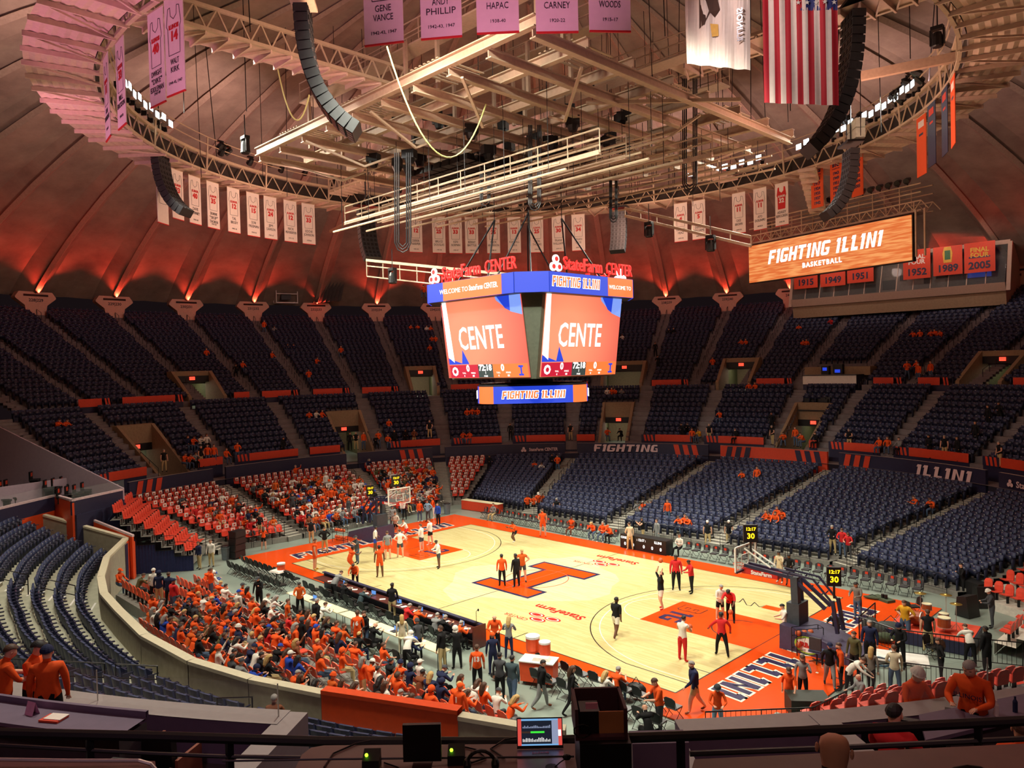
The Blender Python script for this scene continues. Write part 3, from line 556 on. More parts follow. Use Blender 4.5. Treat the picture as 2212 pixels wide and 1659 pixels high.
mb = MB(); RR = [61.1, 60.6, 59.6, 58, 56, 53, 50, 46, 42, 38, 34, 30, 26, 22, 18, 14, 10, 6, 3, 1]; vs = []; n = 48*len(PH)
for r in RR:
    for k in range(48):
        for p in PH: a = A0+7.5*(k+p); o = off(p, r); q = pol(r-o*.75, a, dz(r)-o*.6); vs.append(tuple(q))
mb.add(vs, [(i*n+j, i*n+(j+1) % n, (i+1)*n+(j+1) % n, (i+1)*n+j) for i in range(len(RR)-1) for j in range(n)], dm); struct(mb, 'ceiling')
mb = MB()
for k in range(48):
    for p in (0,):
        a = A0+7.5*(k+p); pts = []
        for r in RR[2:-3]: o = off(p, r)+.1; pts.append(pol(r-o*.75, a, dz(r)-o*.6))
        mb.tube(pts, [.28*min(1, (r/40)+.3) for r in RR[2:-3]], ribm, 4)
struct(mb, 'trim_1')
ringwall(59.9, 18.2, 19.3, 0, 360, pedm, 'wall_ledge', th=.3, n=144); ringflat(59.7, 62, 19.0, 0, 360, concd, 'floor_ledge', 96)
slotm = mat('slot_dark', (40, 18, 16), .8)
def pedestal(a, txt):
    t = thing('uplight_pedestal', 'pale T-shaped uplight pedestal at the dome foot, '+place_word(a)+', near section '+txt.split('|')[0], 'pedestal', pol(59.4, a, 0), rad(a-90))
    MB().prism([(-.8, 18.2), (.8, 18.2), (1.05, 19.6), (1.9, 20.3), (1.9, 20.45), (1.55, 20.95), (-1.55, 20.95), (-1.9, 20.45), (-1.9, 20.3), (-1.05, 19.6)], 0, .9, pedm, M.Rotation(pi/2, 4, 'X') @ TR((0, 0, -.3))).build('pillar', t)
    MB().box((0, -.62, 20.6), (2.3, .06, .2), slotm).build('lamp_slot', t)
    w = MB(); text_mb(w, txt, .42, M.Translation((0, -.62, 20.1)) @ M.Rotation(pi/2, 4, 'X'), dgrey, bold=.01); w.build('lettering', t)
for j, k in enumerate(range(-11, 8)):
    pedestal(A0+7.5*k, f'{233-k}|{234-k}')
    if k > -12:
        L = bpy.data.lights.new('red_uplight', 'SPOT'); L.energy = 2700; L.color = (1, .06, .03); L.spot_size = rad(125); L.spot_blend = 1; L.shadow_soft_size = .25
        o = bpy.data.objects.new('red_uplight', L); C.objects.link(o); p = pol(58.1, A0+7.5*k, 20.75); q = pol(51, A0+7.5*k, 27.3); o.location = p; o.rotation_euler = (p-q).to_track_quat('Z', 'Y').to_euler()
# press box at the top of the right stands
pb = thing('press_box', 'glazed press box with pale slanted frame above the right-hand stands', 'press box')
mb = MB(); pa0, pa1 = 77.4, 100
def seg(a): return pol(52.9/cos(rad(a-88.7)), a)
c0, c1 = seg(pa0), seg(pa1)
def P3(s, z, d=0): p = c1.lerp(c0, s); return V((p.x, p.y, z))+pol(1, 88.7)*d
fr = mat('press_frame', (196, 170, 150), .7, var=.05)
fm = MB(); fm.add([P3(0, 18.3), P3(1, 18.3), P3(1, 19.1, -.35), P3(0, 19.1, -.35)], [(0, 1, 2, 3)], fr)
fm.add([P3(0, 19.1, -.35), P3(1, 19.1, -.35), P3(1, 19.1, .1), P3(0, 19.1, .1)], [(0, 1, 2, 3)], fr)
fm.bar(P3(-.01, 18.3), P3(-.01, 23, .9), .35, .35, fr); fm.bar(P3(1.01, 18.3), P3(1.01, 23, .9), .35, .35, fr); fm.bar(P3(-.01, 23, .9), P3(1.01, 23, .9), .25, .4, fr)
fm.build('frame', pb); bk = MB(); bk.add([P3(0, 18.3, 3), P3(1, 18.3, 3), P3(1, 23.2, 3), P3(0, 23.2, 3)], [(0, 1, 2, 3)], mat('press_wall', (120, 104, 94), .8)); bk.add([P3(0, 18.4), P3(1, 18.4), P3(1, 18.4, 3), P3(0, 18.4, 3)], [(0, 1, 2, 3)], concd)
bk.add([P3(0, 23.1, 0.8), P3(1, 23.1, .8), P3(1, 23.1, 3), P3(0, 23.1, 3)], [(0, 1, 2, 3)], concd); bk.build('back_wall', pb)
for i in range(13):
    g = MB(); s = (i+.5)/13; g.bar(P3(i/13, 19.1, -.3), P3(i/13, 23, .85), .06, .08, fr); g.build('mullion', pb)
g = MB(); g.quad(P3(0, 19.1, -.3), P3(1, 19.1, -.3), P3(1, 23, .85), P3(0, 23, .85), glassm); g.build('glass', pb)
for s, z, w, h in ((.36, 19.9, 1.1, .9), (.45, 20.1, 1.3, 1), (.52, 20.7, .7, .6), (.6, 20.9, .7, .6), (.63, 20.2, .6, .6), (.7, 20.8, 1.2, 1.0)):
    f = MB(); a = P3(s, z, 2.9); d = (c0-c1).normalized(); f.add([a-d*w/2-V((0, 0, h/2)), a+d*w/2-V((0, 0, h/2)), a+d*w/2+V((0, 0, h/2)), a-d*w/2+V((0, 0, h/2))], [(0, 1, 2, 3)], slotm); f.build('wall_picture', pb)
f = MB(); a = P3(.83, 20.9, 1.2); b = P3(.93, 20.9, 1.2); z = V((0, 0, 1)); f.add([a-z, b-z, b+z, a+z], [(0, 1, 2, 3)], mat('screen_blue', (40, 60, 140), emit=.5)); f.build('lit_screen', pb)
mb = MB(); mb.add([P3(-.0, 17.0, .2), P3(1, 17.0, .2), P3(1, 18.35, .2), P3(0, 18.35, .2)], [(0, 1, 2, 3)], tan_); mb.add([P3(0, 17.0, .2), P3(0, 17.0, 5), P3(0, 23, 5), P3(0, 23, .9), P3(0, 18.3, 0)], [(0, 1, 2, 3, 4)], fr); mb.add([P3(1, 17.0, .2), P3(1, 17.0, 5), P3(1, 23, 5), P3(1, 23, .9), P3(1, 18.3, 0)], [(0, 1, 2, 3, 4)], fr); struct(mb, 'wall_press_box')
for k, (u0, u1, v0, v1, yr) in enumerate(((1715, 1766, 572, 625, '1915'), (1772, 1826, 568, 620, '1949'), (1830, 1887, 560, 612, '1951'), (1951, 2010, 548, 604, '1952'), (2016, 2079, 541, 596, '1989'), (2083, 2150, 532, 590, '2005'))):
    q = V((*(c0-c1), 0)) if False else (c0-c1); nrm = pol(1, 88.7)
    def hitp(u, v):
        d = ray(u, v); t = ((c1-nrm*.6)-CAM).dot(nrm)/d.dot(nrm); return CAM+d*t
    a, b, c_, d_ = hitp(u0, v1), hitp(u1, v1-5), hitp(u1, v0-4), hitp(u0, v0); cx = (a+b+c_+d_)/4; w = (b-a).length; h = (d_-a).length+.3
    t = thing('year_banner', f'orange banner reading {yr} hanging above the press box windows', 'banner', cx+V((0, 0, .15)), rad(88.7-90))
    MB().box((0, 0, 0), (w, .04, h), orf).build('cloth', t); l = MB(); text_mb(l, yr, .95, M.Translation((0, -.04, -h/2+.65)) @ M.Rotation(pi/2, 4, 'X'), nvp, bold=.03)
    cap = {'1915': 'CHAMPIONS', '1949': 'FINAL FOUR', '1951': 'FINAL FOUR', '1952': 'FINAL FOUR', '1989': '', '2005': 'FINAL FOUR'}[yr]
    if cap: text_mb(l, cap.replace(' ', '\n') if yr != '1915' else cap, .55 if yr == '1915' else .6, M.Translation((0, -.04, .45)) @ M.Rotation(pi/2, 4, 'X'), whitep if yr != '2005' else mat('gold', (220, 170, 60)), bold=.02)
    l.build('lettering', t)
    if yr in ('1989', '2005'): 
        e = MB(); X = M.Translation((0, -.03, .5)) @ M.Rotation(pi/2, 4, 'X')
        if yr == '1989': e.prism([(-.35, -.7), (.35, -.7), (.45, .2), (.3, .85), (-.3, .85), (-.45, .2)], 0, .01, mat('gold', (220, 170, 60)), X); e.prism([(-.25, -.4), (.25, -.4), (.25, .5), (-.25, .5)], .012, .02, mat('leaf_green', (60, 110, 70)), X)
        else: e.prism([(-.9, -.55), (.9, -.55), (.9, -.4), (-.9, -.4)], 0, .01, cnv, X)
        e.build('emblem', t)
# hoist cage and grey curtain hung on the dome, floating balcony
cg = thing('lamp_cage', 'small white cage balcony with dark lamps on the dome wall, left of the grey drape', 'balcony', atr(617, 655, 59.5), rad(165.5-90))
c = MB(); 
for x in (-1.3, 1.3):
    for y in (-.8, .8): c.tube([(x, y, 0), (x, y, 2.6)], .05, white, 4)
for z in (0, 1.1, 2.6): c.tube([(-1.3, -.8, z), (1.3, -.8, z), (1.3, .8, z), (-1.3, .8, z)], .05, white, 4, close=True)
c.box((0, 0, 0), (2.7, 1.7, .12), white); c.build('frame', cg); MB().box((0, 0, 1.2), (1.2, .8, 1.6), black).lathe([(.3, 0), (.4, .5), (.35, .8)], black, 10, c=(0, -.2, 2)).build('lamp', cg)
dr = MB(); a, b, c_, d_ = (atr(*p, 57.5) for p in ((676, 655), (735, 650), (770, 470), (745, 440))); N = 14
for i in range(N): 
    f0, f1 = i/N, (i+1)/N; w = lambda f: pol(.5*(1 if round(f*N) % 2 else -1), 160)
    dr.quad(a.lerp(b, f0)+w(f0), a.lerp(b, f1)+w(f1), d_.lerp(c_, f1)+w(f1), d_.lerp(c_, f0)+w(f0), mat('drape_grey', (120, 112, 108), .9))
tag(dr.build('grey_drape'), 'tall grey pleated drape gathered against the dome, above the left stands', 'drape')
# ---------------------------------------------------------------- scoreboard
def emis(name, c, e=1.0): return mat(name, c, emit=e)
blue_e = emis('led_blue', (30, 60, 190), 1.3); or_e = emis('led_orange', (245, 110, 50), 1.3); wh_e = emis('led_white', (255, 250, 245), 1.6); rd_e = emis('led_red', (235, 60, 50), 1.3); dk_e = emis('led_slate', (60, 72, 70), .8); mar_e = emis('led_maroon', (190, 20, 50), 1.1); bl2_e = emis('led_pale_blue', (120, 150, 230), 1.2); yl_e = emis('led_yellow', (255, 200, 20), 2.5)
def screen_mat():
    m = bpy.data.materials.new('video_screen'); m.use_nodes = True; nt = m.node_tree; b = nt.nodes['Principled BSDF']; tc = nt.nodes.new('ShaderNodeTexCoord'); g = nt.nodes.new('ShaderNodeTexGradient'); mp = nt.nodes.new('ShaderNodeMapping')
    g.gradient_type = 'SPHERICAL'; mp.inputs['Scale'].default_value = (.16, .16, .16); mp.inputs['Location'].default_value = (.22, 0, -.02); r = nt.nodes.new('ShaderNodeValToRGB'); r.color_ramp.elements[0].color = (*srgb((214, 44, 52)), 1); r.color_ramp.elements[1].color = (*srgb((255, 150, 110)), 1); r.color_ramp.elements[1].position = .8
    nt.links.new(tc.outputs['Object'], mp.inputs['Vector']); nt.links.new(mp.outputs['Vector'], g.inputs['Vector']); nt.links.new(g.outputs['Fac'], r.inputs['Fac']); nt.links.new(r.outputs['Color'], b.inputs['Emission Color']); b.inputs['Emission Strength'].default_value = 1.15; b.inputs['Base Color'].default_value = (.02, .02, .02, 1); return m
vid = screen_mat()
sb = thing('scoreboard', 'four-sided hanging video scoreboard with blue and orange ribbon screens', 'scoreboard', (0, 0, 0))
core = MB(); hc = mat('scoreboard_fabric', (72, 78, 64), .8); W = 3.1
oc = lambda h, c, z: [(h, -c, z), (h, c, z), (c, h, z), (-c, h, z), (-h, c, z), (-h, -c, z), (-c, -h, z), (c, -h, z)]
core.add(oc(3.9, 3.1, 16.05)+oc(3.3, 3.1, 11.6), [(i, (i+1) % 8, 8+(i+1) % 8, 8+i) for i in range(8)]+[tuple(range(8)), tuple(range(15, 7, -1))], hc)
core.build('housing', sb); hd = MB(); hd.add(oc(4.62, 3.4, 15.9)+oc(4.62, 3.4, 16.95), [(i, (i+1) % 8, 8+(i+1) % 8, 8+i) for i in range(8)]+[tuple(range(8)), tuple(range(15, 7, -1))], black); hd.build('ribbon_housing', sb)
for q in range(4):
    # local frame: x to the right seen from outside, y out of the screen
    R = RZ(q*pi/2-pi/2) if False else RZ(q*pi/2)       # q=0 faces -y, q=1 faces +x
    F = R @ M.Translation((0, -4.66, 16.42)) @ M.Rotation(pi/2, 4, 'X')
    rb = MB(); rb.box((0, 0, 0), (6.8, 1.02, .04), blue_e, F)
    if q % 2 == 0: rb.box((.25, 0, .025), (4.6, 1.0, .02), or_e, F); text_mb(rb, 'WELCOME TO', .36, F @ M.Translation((-1.15, -.02, .045)), wh_e); text_mb(rb, 'StateFarm CENTER.', .4, F @ M.Translation((1.2, 0, .045)), wh_e, bold=.004, width=2.2)
    else: rb.box((2.3, 0, .025), (2.2, 1.0, .02), or_e, F); text_mb(rb, 'WELCOME TO', .3, F @ M.Translation((2.25, -.02, .045)), wh_e); block(rb, 'FIGHTING ILLINI', .5, F @ M.Translation((-1.4, .05, .04)), or_e, outline=wh_e, od=.03, oz=-.003, shear=.15, ws=.8)
    rb.build('ribbon_screen', sb)
    c0, c1 = V((3.45, -4.66, 16.42)), V((4.66, -3.45, 16.42)); mid = (c0+c1)/2
    G = R @ M.Translation(mid) @ RZ(pi/4) @ M.Rotation(pi/2, 4, 'X'); MB().box((0, 0, 0), (1.72, 1.02, .04), blue_e, G).build('ribbon_corner', sb)
    tl = atan2(.6, 4.4); S = R @ M.Translation((.1 if q == 0 else .15, -3.72, 13.84)) @ M.Rotation(tl, 4, 'X') @ M.Rotation(pi/2, 4, 'X')
    scr = sb; o = MB().box((0, 0, 0), (6.2, 4.35, .06), vid).build('video_screen', sb); o.matrix_local = S
    d = MB(); z = .035
    d.add([(-3.1, 2.17, z), (-2.75, 2.17, z), (-2.62, -1.3, z), (-3.1, -1.0, z)], [(0, 1, 2, 3)], wh_e, S); d.add([(1.2, 2.17, z), (3.1, 2.17, z), (3.1, 1.05, z), (2.3, 1.25, z), (1.9, 1.5, z), (1.3, 1.9, z)], [(0, 5, 4, 3, 2, 1)], bl2_e, S); d.add([(1.3, 2.17, z+.004), (2.3, 2.17, z+.004), (2.25, 1.3, z+.004), (1.9, 1.45, z+.004)], [(0, 3, 2, 1)], blue_e, S)
    d.add([(-3.1, -1.05, z), (-2.0, -1.35, z), (-1.85, -.6, z), (-1.4, -1.4, z), (-3.1, -1.4, z)], [(0, 1, 2, 3, 4)], blue_e, S)
    text_mb(d, 'CENTE', 1.75, S @ M.Translation((-.25, -.05, z+.02)), wh_e, bold=.022, width=3.5, sp=1.06)
    d.box((-1.9, -1.8, z), (2.35, .72, .02), mar_e, S); d.box((-.15, -1.8, z), (1.15, .72, .02), dk_e, S); d.box((1.75, -1.8, z), (2.6, .72, .02), or_e, S)
    text_mb(d, '0', .5, S @ M.Translation((-1.55, -1.65, z+.02)), wh_e, bold=.015); text_mb(d, '0', .5, S @ M.Translation((1.2, -1.65, z+.02)), wh_e, bold=.015); text_mb(d, '72:18', .46, S @ M.Translation((-.15, -1.63, z+.02)), wh_e, bold=.015)
    text_mb(d, '1', .22, S @ M.Translation((-.15, -1.9, z+.02)), wh_e); text_mb(d, 'POSS', .13, S @ M.Translation((-.15, -2.08, z+.02)), wh_e)
    for x, a_, b_ in ((-1.9, 'T.O.L.', '4'), (-1.15, 'FOULS', '00'), (.85, 'T.O.L.', '4'), (1.6, 'FOULS', '00')): text_mb(d, a_, .12, S @ M.Translation((x, -1.9, z+.02)), wh_e); text_mb(d, b_, .16, S @ M.Translation((x, -2.06, z+.02)), wh_e)
    block(d, 'I', .5, S @ M.Translation((2.55, -1.8, z+.02)), blue_e); d.box((2.55, -1.58, z+.02), (.34, .1, .012), blue_e, S); d.box((2.55, -2.02, z+.02), (.34, .1, .012), blue_e, S); d.lathe([(.26, 0), (.26, .01)], wh_e, 8, S @ M.Translation((-2.65, -1.8, z+.01))); d.lathe([(.13, 0), (.13, .01)], mar_e, 8, S @ M.Translation((-2.65, -1.8, z+.022)))
    d.build('screen_picture', sb)
    lt = MB(); U = R @ M.Translation((.25 if q % 2 else .1, -4.5, 17.42)) @ M.Rotation(pi/2, 4, 'X'); rl = emis('sign_red', (230, 28, 24), 1.6)
    text_mb(lt, 'StateFarm', .95, U @ M.Translation((-.85, 0, 0)), rl, bold=.01, ext=.04, width=3.1); text_mb(lt, 'CENTER', .92, U @ M.Translation((2.2, -.02, 0)), rl, ext=.04, width=2.3)
    for x, y in ((-3.25, -.22), (-2.83, -.22), (-3.04, .17)): lt.lathe([(.22, 0), (.22, .1)], wh_e, 14, U @ M.Translation((x, y, 0))); lt.lathe([(.12, 0), (.12, .02)], rl, 12, U @ M.Translation((x, y, .1)))
    lt.build('roof_sign', sb)
# lower rounded ribbon, flat sides toward the corners of the court
lo_ = MB(); N = 72; lr = 3.05
def sc(a): x = abs(cos(a))**.42*(1 if cos(a) > 0 else -1); y = abs(sin(a))**.42*(1 if sin(a) > 0 else -1); return ((x-y)*.7071, (x+y)*.7071)
for k in range(N):
    a, b = 2*pi*k/N, 2*pi*(k+1)/N; p, q = sc(a), sc(b); d = abs((deg((a+b)/2)+45) % 90-45); e = abs(((deg(atan2((p[1]+q[1]), (p[0]+q[0])))-45+45) % 90)-45)
    lo_.quad((lr*p[0], lr*p[1], 10.28), (lr*q[0], lr*q[1], 10.28), (lr*q[0], lr*q[1], 11.2), (lr*p[0], lr*p[1], 11.2), or_e if e > 37 else blue_e)
lo_.build('lower_ribbon_screen', sb); lb = MB(); lb.prism([(lr*.985*sc(2*pi*k/N)[0], lr*.985*sc(2*pi*k/N)[1]) for k in range(N)], 10.3, 11.3, black); lb.tube([(0, 0, 11.2), (0, 0, 11.7)], 1.2, black, 8); lb.build('lower_housing', sb)
for q in range(4):
    l = MB(); block(l, 'FIGHTING ILLINI', .4, RZ(q*pi/2+pi/4) @ M.Translation((0, -lr*1.012, 10.75)) @ M.Rotation(pi/2, 4, 'X'), or_e, outline=wh_e, od=.03, oz=-.003, shear=.15, ws=.9); l.build('ribbon_lettering', sb)
for x, y in ((3, -3), (-3, -3), (3, 3), (-3, 3)):
    hg = MB(); hg.tube([(x, y, 16.9), (x*.45, y*.45, 20.6)], .05, black, 5); hg.tube([(x*.1, y, 16.9), (x*.45, y*.45, 20.6)], .05, black, 5); hg.tube([(x*.45, y*.45, 20.6), (x*.45, y*.45, 25)], .03, black, 4); hg.build('hanging_cable', sb)
# ---------------------------------------------------------------- ring catwalk
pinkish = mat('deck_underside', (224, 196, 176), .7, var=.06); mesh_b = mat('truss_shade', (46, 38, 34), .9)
cw = thing('ring_catwalk', 'circular steel lighting catwalk with corrugated deck hung round the dome', 'catwalk')
NS = 96; dk = MB()
for k in range(NS*3):
    a, b = 360*k/(NS*3), 360*(k+1)/(NS*3)
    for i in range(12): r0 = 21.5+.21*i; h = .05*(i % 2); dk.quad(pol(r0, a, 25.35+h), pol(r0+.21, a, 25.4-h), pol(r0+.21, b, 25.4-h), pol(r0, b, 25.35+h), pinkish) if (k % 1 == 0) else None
dk.build('corrugated_deck', cw); tr = MB(); js = MB()
for k in range(NS):
    a, b, m_ = 360*k/NS, 360*(k+1)/NS, 360*(k+.5)/NS
    tr.bar(pol(21.2, a, 25.3), pol(21.2, b, 25.3), .16, .12, beam); tr.bar(pol(21.2, a, 26.35), pol(21.2, b, 26.35), .22, .16, beam); tr.bar(pol(20.9, a, 26.9), pol(20.9, b, 26.9), .05, .05, beam); tr.bar(pol(20.9, a, 27.4), pol(20.9, b, 27.4), .05, .05, beam)
    tr.bar(pol(21.2, a, 25.3), pol(21.2, m_, 26.3), .06, .05, beam); tr.bar(pol(21.2, m_, 26.3), pol(21.2, b, 25.3), .06, .05, beam)
    if k % 4 == 0: tr.bar(pol(21.15, a, 25.2), pol(21.0, a, 27.4), .1, .1, beam)
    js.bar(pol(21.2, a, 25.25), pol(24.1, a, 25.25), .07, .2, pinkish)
    if k % 2: js.bar(pol(21.3, a, 25.22), pol(24.0, b, 25.22), .07, .08, pinkish)
    if k % 6 == 0: tag(MB().tube([pol(22.6, a, 25.5), pol(23.5, a, 36)], .03, dgrey, 4).build('hanger', cw))
tr.build('inner_truss', cw); js.build('deck_joists', cw)
bk = MB()
for k in range(NS): a, b = 360*k/NS, 360*(k+1)/NS; bk.quad(pol(21.45, a, 25.4), pol(21.45, b, 25.4), pol(21.45, b, 26.25), pol(21.45, a, 26.25), mesh_b)
bk.build('kick_screen', cw)
# ---- spokes and central grid
def truss_beam(name, a, b, h, m, lab, deck=0, n=14, cat='truss', group=None):
    t = thing(name, lab, cat, group=group); a, b = V(a), V(b); u = V((0, 0, h)); mb = MB(); mb.bar(a, b, .16, .14, m); mb.bar(a+u, b+u, .16, .14, m); mb.build('chords', t); w = MB()
    for k in range(n): p, q, r_ = a.lerp(b, k/n), a.lerp(b, (k+.5)/n)+u, a.lerp(b, (k+1)/n); w.bar(p, q, .06, .06, m); w.bar(q, r_, .06, .06, m)
    w.build('web', t)
    if deck:
        d = (b-a).normalized(); s = V((-d.y, d.x, 0))*deck; g = MB(); g.quad(a, b, b+s, a+s, pinkish)
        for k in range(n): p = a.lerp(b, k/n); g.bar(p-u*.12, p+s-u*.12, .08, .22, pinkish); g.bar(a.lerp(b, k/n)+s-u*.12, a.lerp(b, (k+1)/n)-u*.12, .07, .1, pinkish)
        g.build('deck', t)
    return t
truss_beam('spoke_truss', (0, -21, 26), (0, -8, 26), .9, beam, 'decked steel spoke truss from the near ring catwalk to the central grid', 1.6)
truss_beam('spoke_truss', (-21, 0, 26), (-11, 0, 26), .9, beam, 'decked spoke truss from the left ring catwalk to the central grid', 1.6)
truss_beam('spoke_truss', (21, 1, 26), (10, 1, 26), .9, beam, 'decked spoke truss from the right ring catwalk to the central grid', 1.6)
truss_beam('spoke_truss', (0, 21, 26), (0, 10, 26), .9, beam, 'decked spoke truss behind the scoreboard cables', 1.6)
gr = thing('rigging_grid', 'square overhead grid of steel beams above the scoreboard', 'rigging grid')
hb = mat('girder', (190, 160, 136), .6, var=.08)
def hbeam(a, b, h=.42, w=.3):
    g = MB(); a, b = V(a), V(b); z = V((0, 0, 1)); g.bar(a, b, .05, h, hb); g.bar(a+z*h/2, b+z*h/2, w, .05, beam); g.bar(a-z*h/2, b-z*h/2, w, .05, beam); return g
for k in range(8): y = -10.5+3*k; hbeam((-11.5, y, 25), (10.8, y, 25), .42).build('main_girder', gr)
for k in range(10): x = -11.2+2.42*k; hbeam((x, -10.5, 24.6), (x, 10.5, 24.6), .34).build('cross_girder', gr)
for (x, y) in ((-9, -9), (-9, -3), (-3, -9), (3, -9), (8, -6), (8, 0), (8, 6), (-9, 4), (0, 6)):
    g = MB()
    for i in range(7): g.box((x+.3*i, y, 25.5), (.12, 2.7, .05), beam)
    g.build('deck_grating', gr)
for k, (x, y) in enumerate([(-10.5, -9.5), (-6, -10.5), (0, -10.5), (6, -10), (10, -7), (10, 2), (-10.5, 5), (9, 9)]): MB().bar((x, y, 24.4), (x*.75, y*.75, 23.2), .12, .1, beam).bar((x*.75, y*.75, 23.2), (x*.5, y*.5, 24.4), .12, .1, beam).build('brace', gr)
pst = MB()
for k in range(26): x, y = random.uniform(-11, 10), random.uniform(-10, 10); MB().bar((x, y, 25.2), (x, y, 28), .16, .16, hb).build('post', gr)
for k, (y, x0, x1) in enumerate([(-8, -10, 8), (-3, -9, 9), (3, -9, 9), (8, -9, 8)]):
    t = thing('upper_catwalk', ['near', 'second', 'third', 'far'][k]+' upper service catwalk with handrails above the girder grid', 'catwalk'); MB().box(((x0+x1)/2, y, 27.9), (x1-x0, 1.1, .08), beam).build('deck', t); r = MB()
    for yy in (-.5, .5):
        r.tube([(x0, y+yy, 29), (x1, y+yy, 29)], .04, beam, 4); r.tube([(x0, y+yy, 28.5), (x1, y+yy, 28.5)], .03, beam, 4)
        for i in range(9): r.tube([(x0+(x1-x0)*i/8, y+yy, 28), (x0+(x1-x0)*i/8, y+yy, 29)], .03, beam, 4)
    r.build('handrail', t)
# hoist motors and dark lamp banks in the grid
for k in range(46):
    x, y = random.uniform(-7, 6), random.uniform(-7, 6); z = random.uniform(23.7, 26.6); t = MB(); t.box((0, 0, 0), (.7, .5, .45), black).lathe([(.2, -.5), (.3, -.22)], black, 8)
    tag(t.build('hoist_motor', None, (x, y, z), random.random()*3), 'black hoist motor clustered in the middle of the girder grid', 'hoist', 'black hoist motors in the grid')
for (x, y, nx, ny) in ((-4.5, -4.5, 7, 4), (-1, -1.5, 8, 4)):
    t = thing('lamp_bank', 'bank of black lamp housings under the grid, '+('nearer the left' if x < -4 else 'above the scoreboard'), 'lamp bank', (x, y, 23.3))
    for i in range(nx):
        for j in range(ny): MB().box((i*.75, j*.75, 0), (.66, .6, .35), blackm, taper=.8).build('lamp_housing', t)
# lighting pipes under the grid
for k in range(21):
    y = -6.6+.85*k; z = 20.6+.5*(k % 3)+.12*k; x0 = -9.5+random.uniform(-1, 1.5); x1 = 9.5+random.uniform(-2, 2); t = MB()
    if k in (1, 4, 7, 10):
        t.bar((x0, y, z), (x1, y, z), .14, .2, hb); t.tube([(x0, y, z+.6), (x1, y, z+.6)], .04, beam, 5); t.tube([(x0, y, z+1), (x1, y, z+1)], .04, beam, 5)
        for i in range(12): x = x0+(x1-x0)*i/11; t.tube([(x, y, z), (x, y, z+1)], .03, beam, 4)
        tag(t.build('pipe_gantry'), 'pale railed gantry below the grid, '+['nearest of four', 'second nearest of four', 'third nearest of four', 'farthest of four'][(k-1)//3], 'gantry')
    else:
        t.tube([(x0, y, z), (x1, y, z)], .06, beam, 6); t.tube([(x0+.8, y+.3, z+.45), (x1-.6, y+.3, z+.45)], .045, beam, 6)
        for i in range(7): x = x0+1+(x1-x0-2)*i/6; t.tube([(x, y, z), (x, y, 24.5)], .018, black, 4)
        tag(t.build('lighting_pipe'), 'thin pale lighting pipe hung on black lines below the girder grid', 'pipe', 'pale lighting pipes above the scoreboard')
for k in range(70):
    r_, a = 21*sqrt(random.random()), random.uniform(0, 360); p = pol(r_, a); z0 = random.uniform(24, 27) if r_ < 12 else random.uniform(23.5, 26.8)
    tag(MB().tube([(p.x, p.y, z0), (p.x+random.uniform(-.3, .3), p.y+random.uniform(-.3, .3), 35.5)], .022, black, 4).build('hanging_line'), 'thin black rigging line hanging from the dome roof', 'cable', 'thin black rigging lines from the roof')
def sag(a, b, d, n=12): a, b = V(a), V(b); return [a.lerp(b, i/n)-V((0, 0, d*4*(i/n)*(1-i/n))) for i in range(n+1)]
cbm = mat('cable_yellow', (196, 200, 130), .5, var=0)
tag(MB().tube(sag(atd(836, 100, 30), atd(1050, 225, 34), 3.3, 20), .035, cbm, 6).build('slack_cable'), 'long slack pale-yellow cable looping below the top banners', 'cable')
tag(MB().tube(sag(atd(600, 150, 33), atd(668, 205, 33), 1.6, 14), .035, cbm, 6).build('slack_cable'), 'short slack pale-yellow cable loop left of the near speaker array', 'cable')
for k, (u, v0, v1, w) in enumerate(((870, 330, 545, 34), (1155, 270, 455, 26), (1490, 170, 415, 30), (1325, 390, 480, 16), (1048, 370, 445, 22))):
    for j in range(3):
        ww = w*(1-.25*j); d = 36+k; p = [atd(u-ww/2, v0, d), atd(u-ww/2, v1-w*.6, d), atd(u-ww*.3, v1-w*.15-j*6, d), atd(u, v1-j*6, d), atd(u+ww*.3, v1-w*.15-j*6, d), atd(u+ww/2, v1-w*.6, d), atd(u+ww/2, v0, d)]
        tag(MB().tube(p, .035, black, 5).build('cable_loop'), 'black cable loop below the rig, '+['far left of the scoreboard', 'above the scoreboard', 'below the white state flag', 'beside the far right speaker array', 'left of the middle of the rig'][k], 'cable', 'black cable loops '+str(['at left', 'in the middle', 'below the flag', 'at right', 'mid left'][k]))
tag(MB().bar(at(1266, 222, 24.5), at(1600, 215, 24.5), .14, .16, beam).build('cross_beam'), 'long pale horizontal beam crossing below the white state flag', 'beam')
tag(MB().bar(at(1860, 165, 26), at(2212, 93, 26), .25, .42, hb).build('cross_beam'), 'pinkish girder running right from the near speaker array to the frame edge', 'beam')
tag(MB().bar(at(713, 500, 24.3), at(806, 452, 24.3), .18, .2, beam).build('stub_beam'), 'short pale beam end left of the far speaker array', 'beam')
t = thing('lighting_truss', 'long pale truss bar with a moving head lamp left of the scoreboard', 'truss'); a, b = atd(792, 562, 47), atd(1100, 593, 42.5); g = MB()
for d in (0, -.35, -1.0): g.bar(a+V((0, 0, d)), b+V((0, 0, d)), .07 if d else .16, .07 if d else .16, beam)
for i in range(9): p = a.lerp(b, i/8); g.bar(p, p+V((0, 0, -1)), .05, .05, beam)
g.build('frame', t)
t = thing('lighting_truss', 'pale double-pipe truss between the far right array and the side screen', 'truss'); a, b = atd(1350, 450, 50), atd(1622, 512, 42); g = MB()
for d in (0, -.5): g.bar(a+V((0, 0, d)), b+V((0, 0, d)), .12, .16, beam)
for i in range(8): p = a.lerp(b, i/7); g.bar(p, p+V((0, 0, -.5)), .05, .05, beam)
g.build('frame', t)
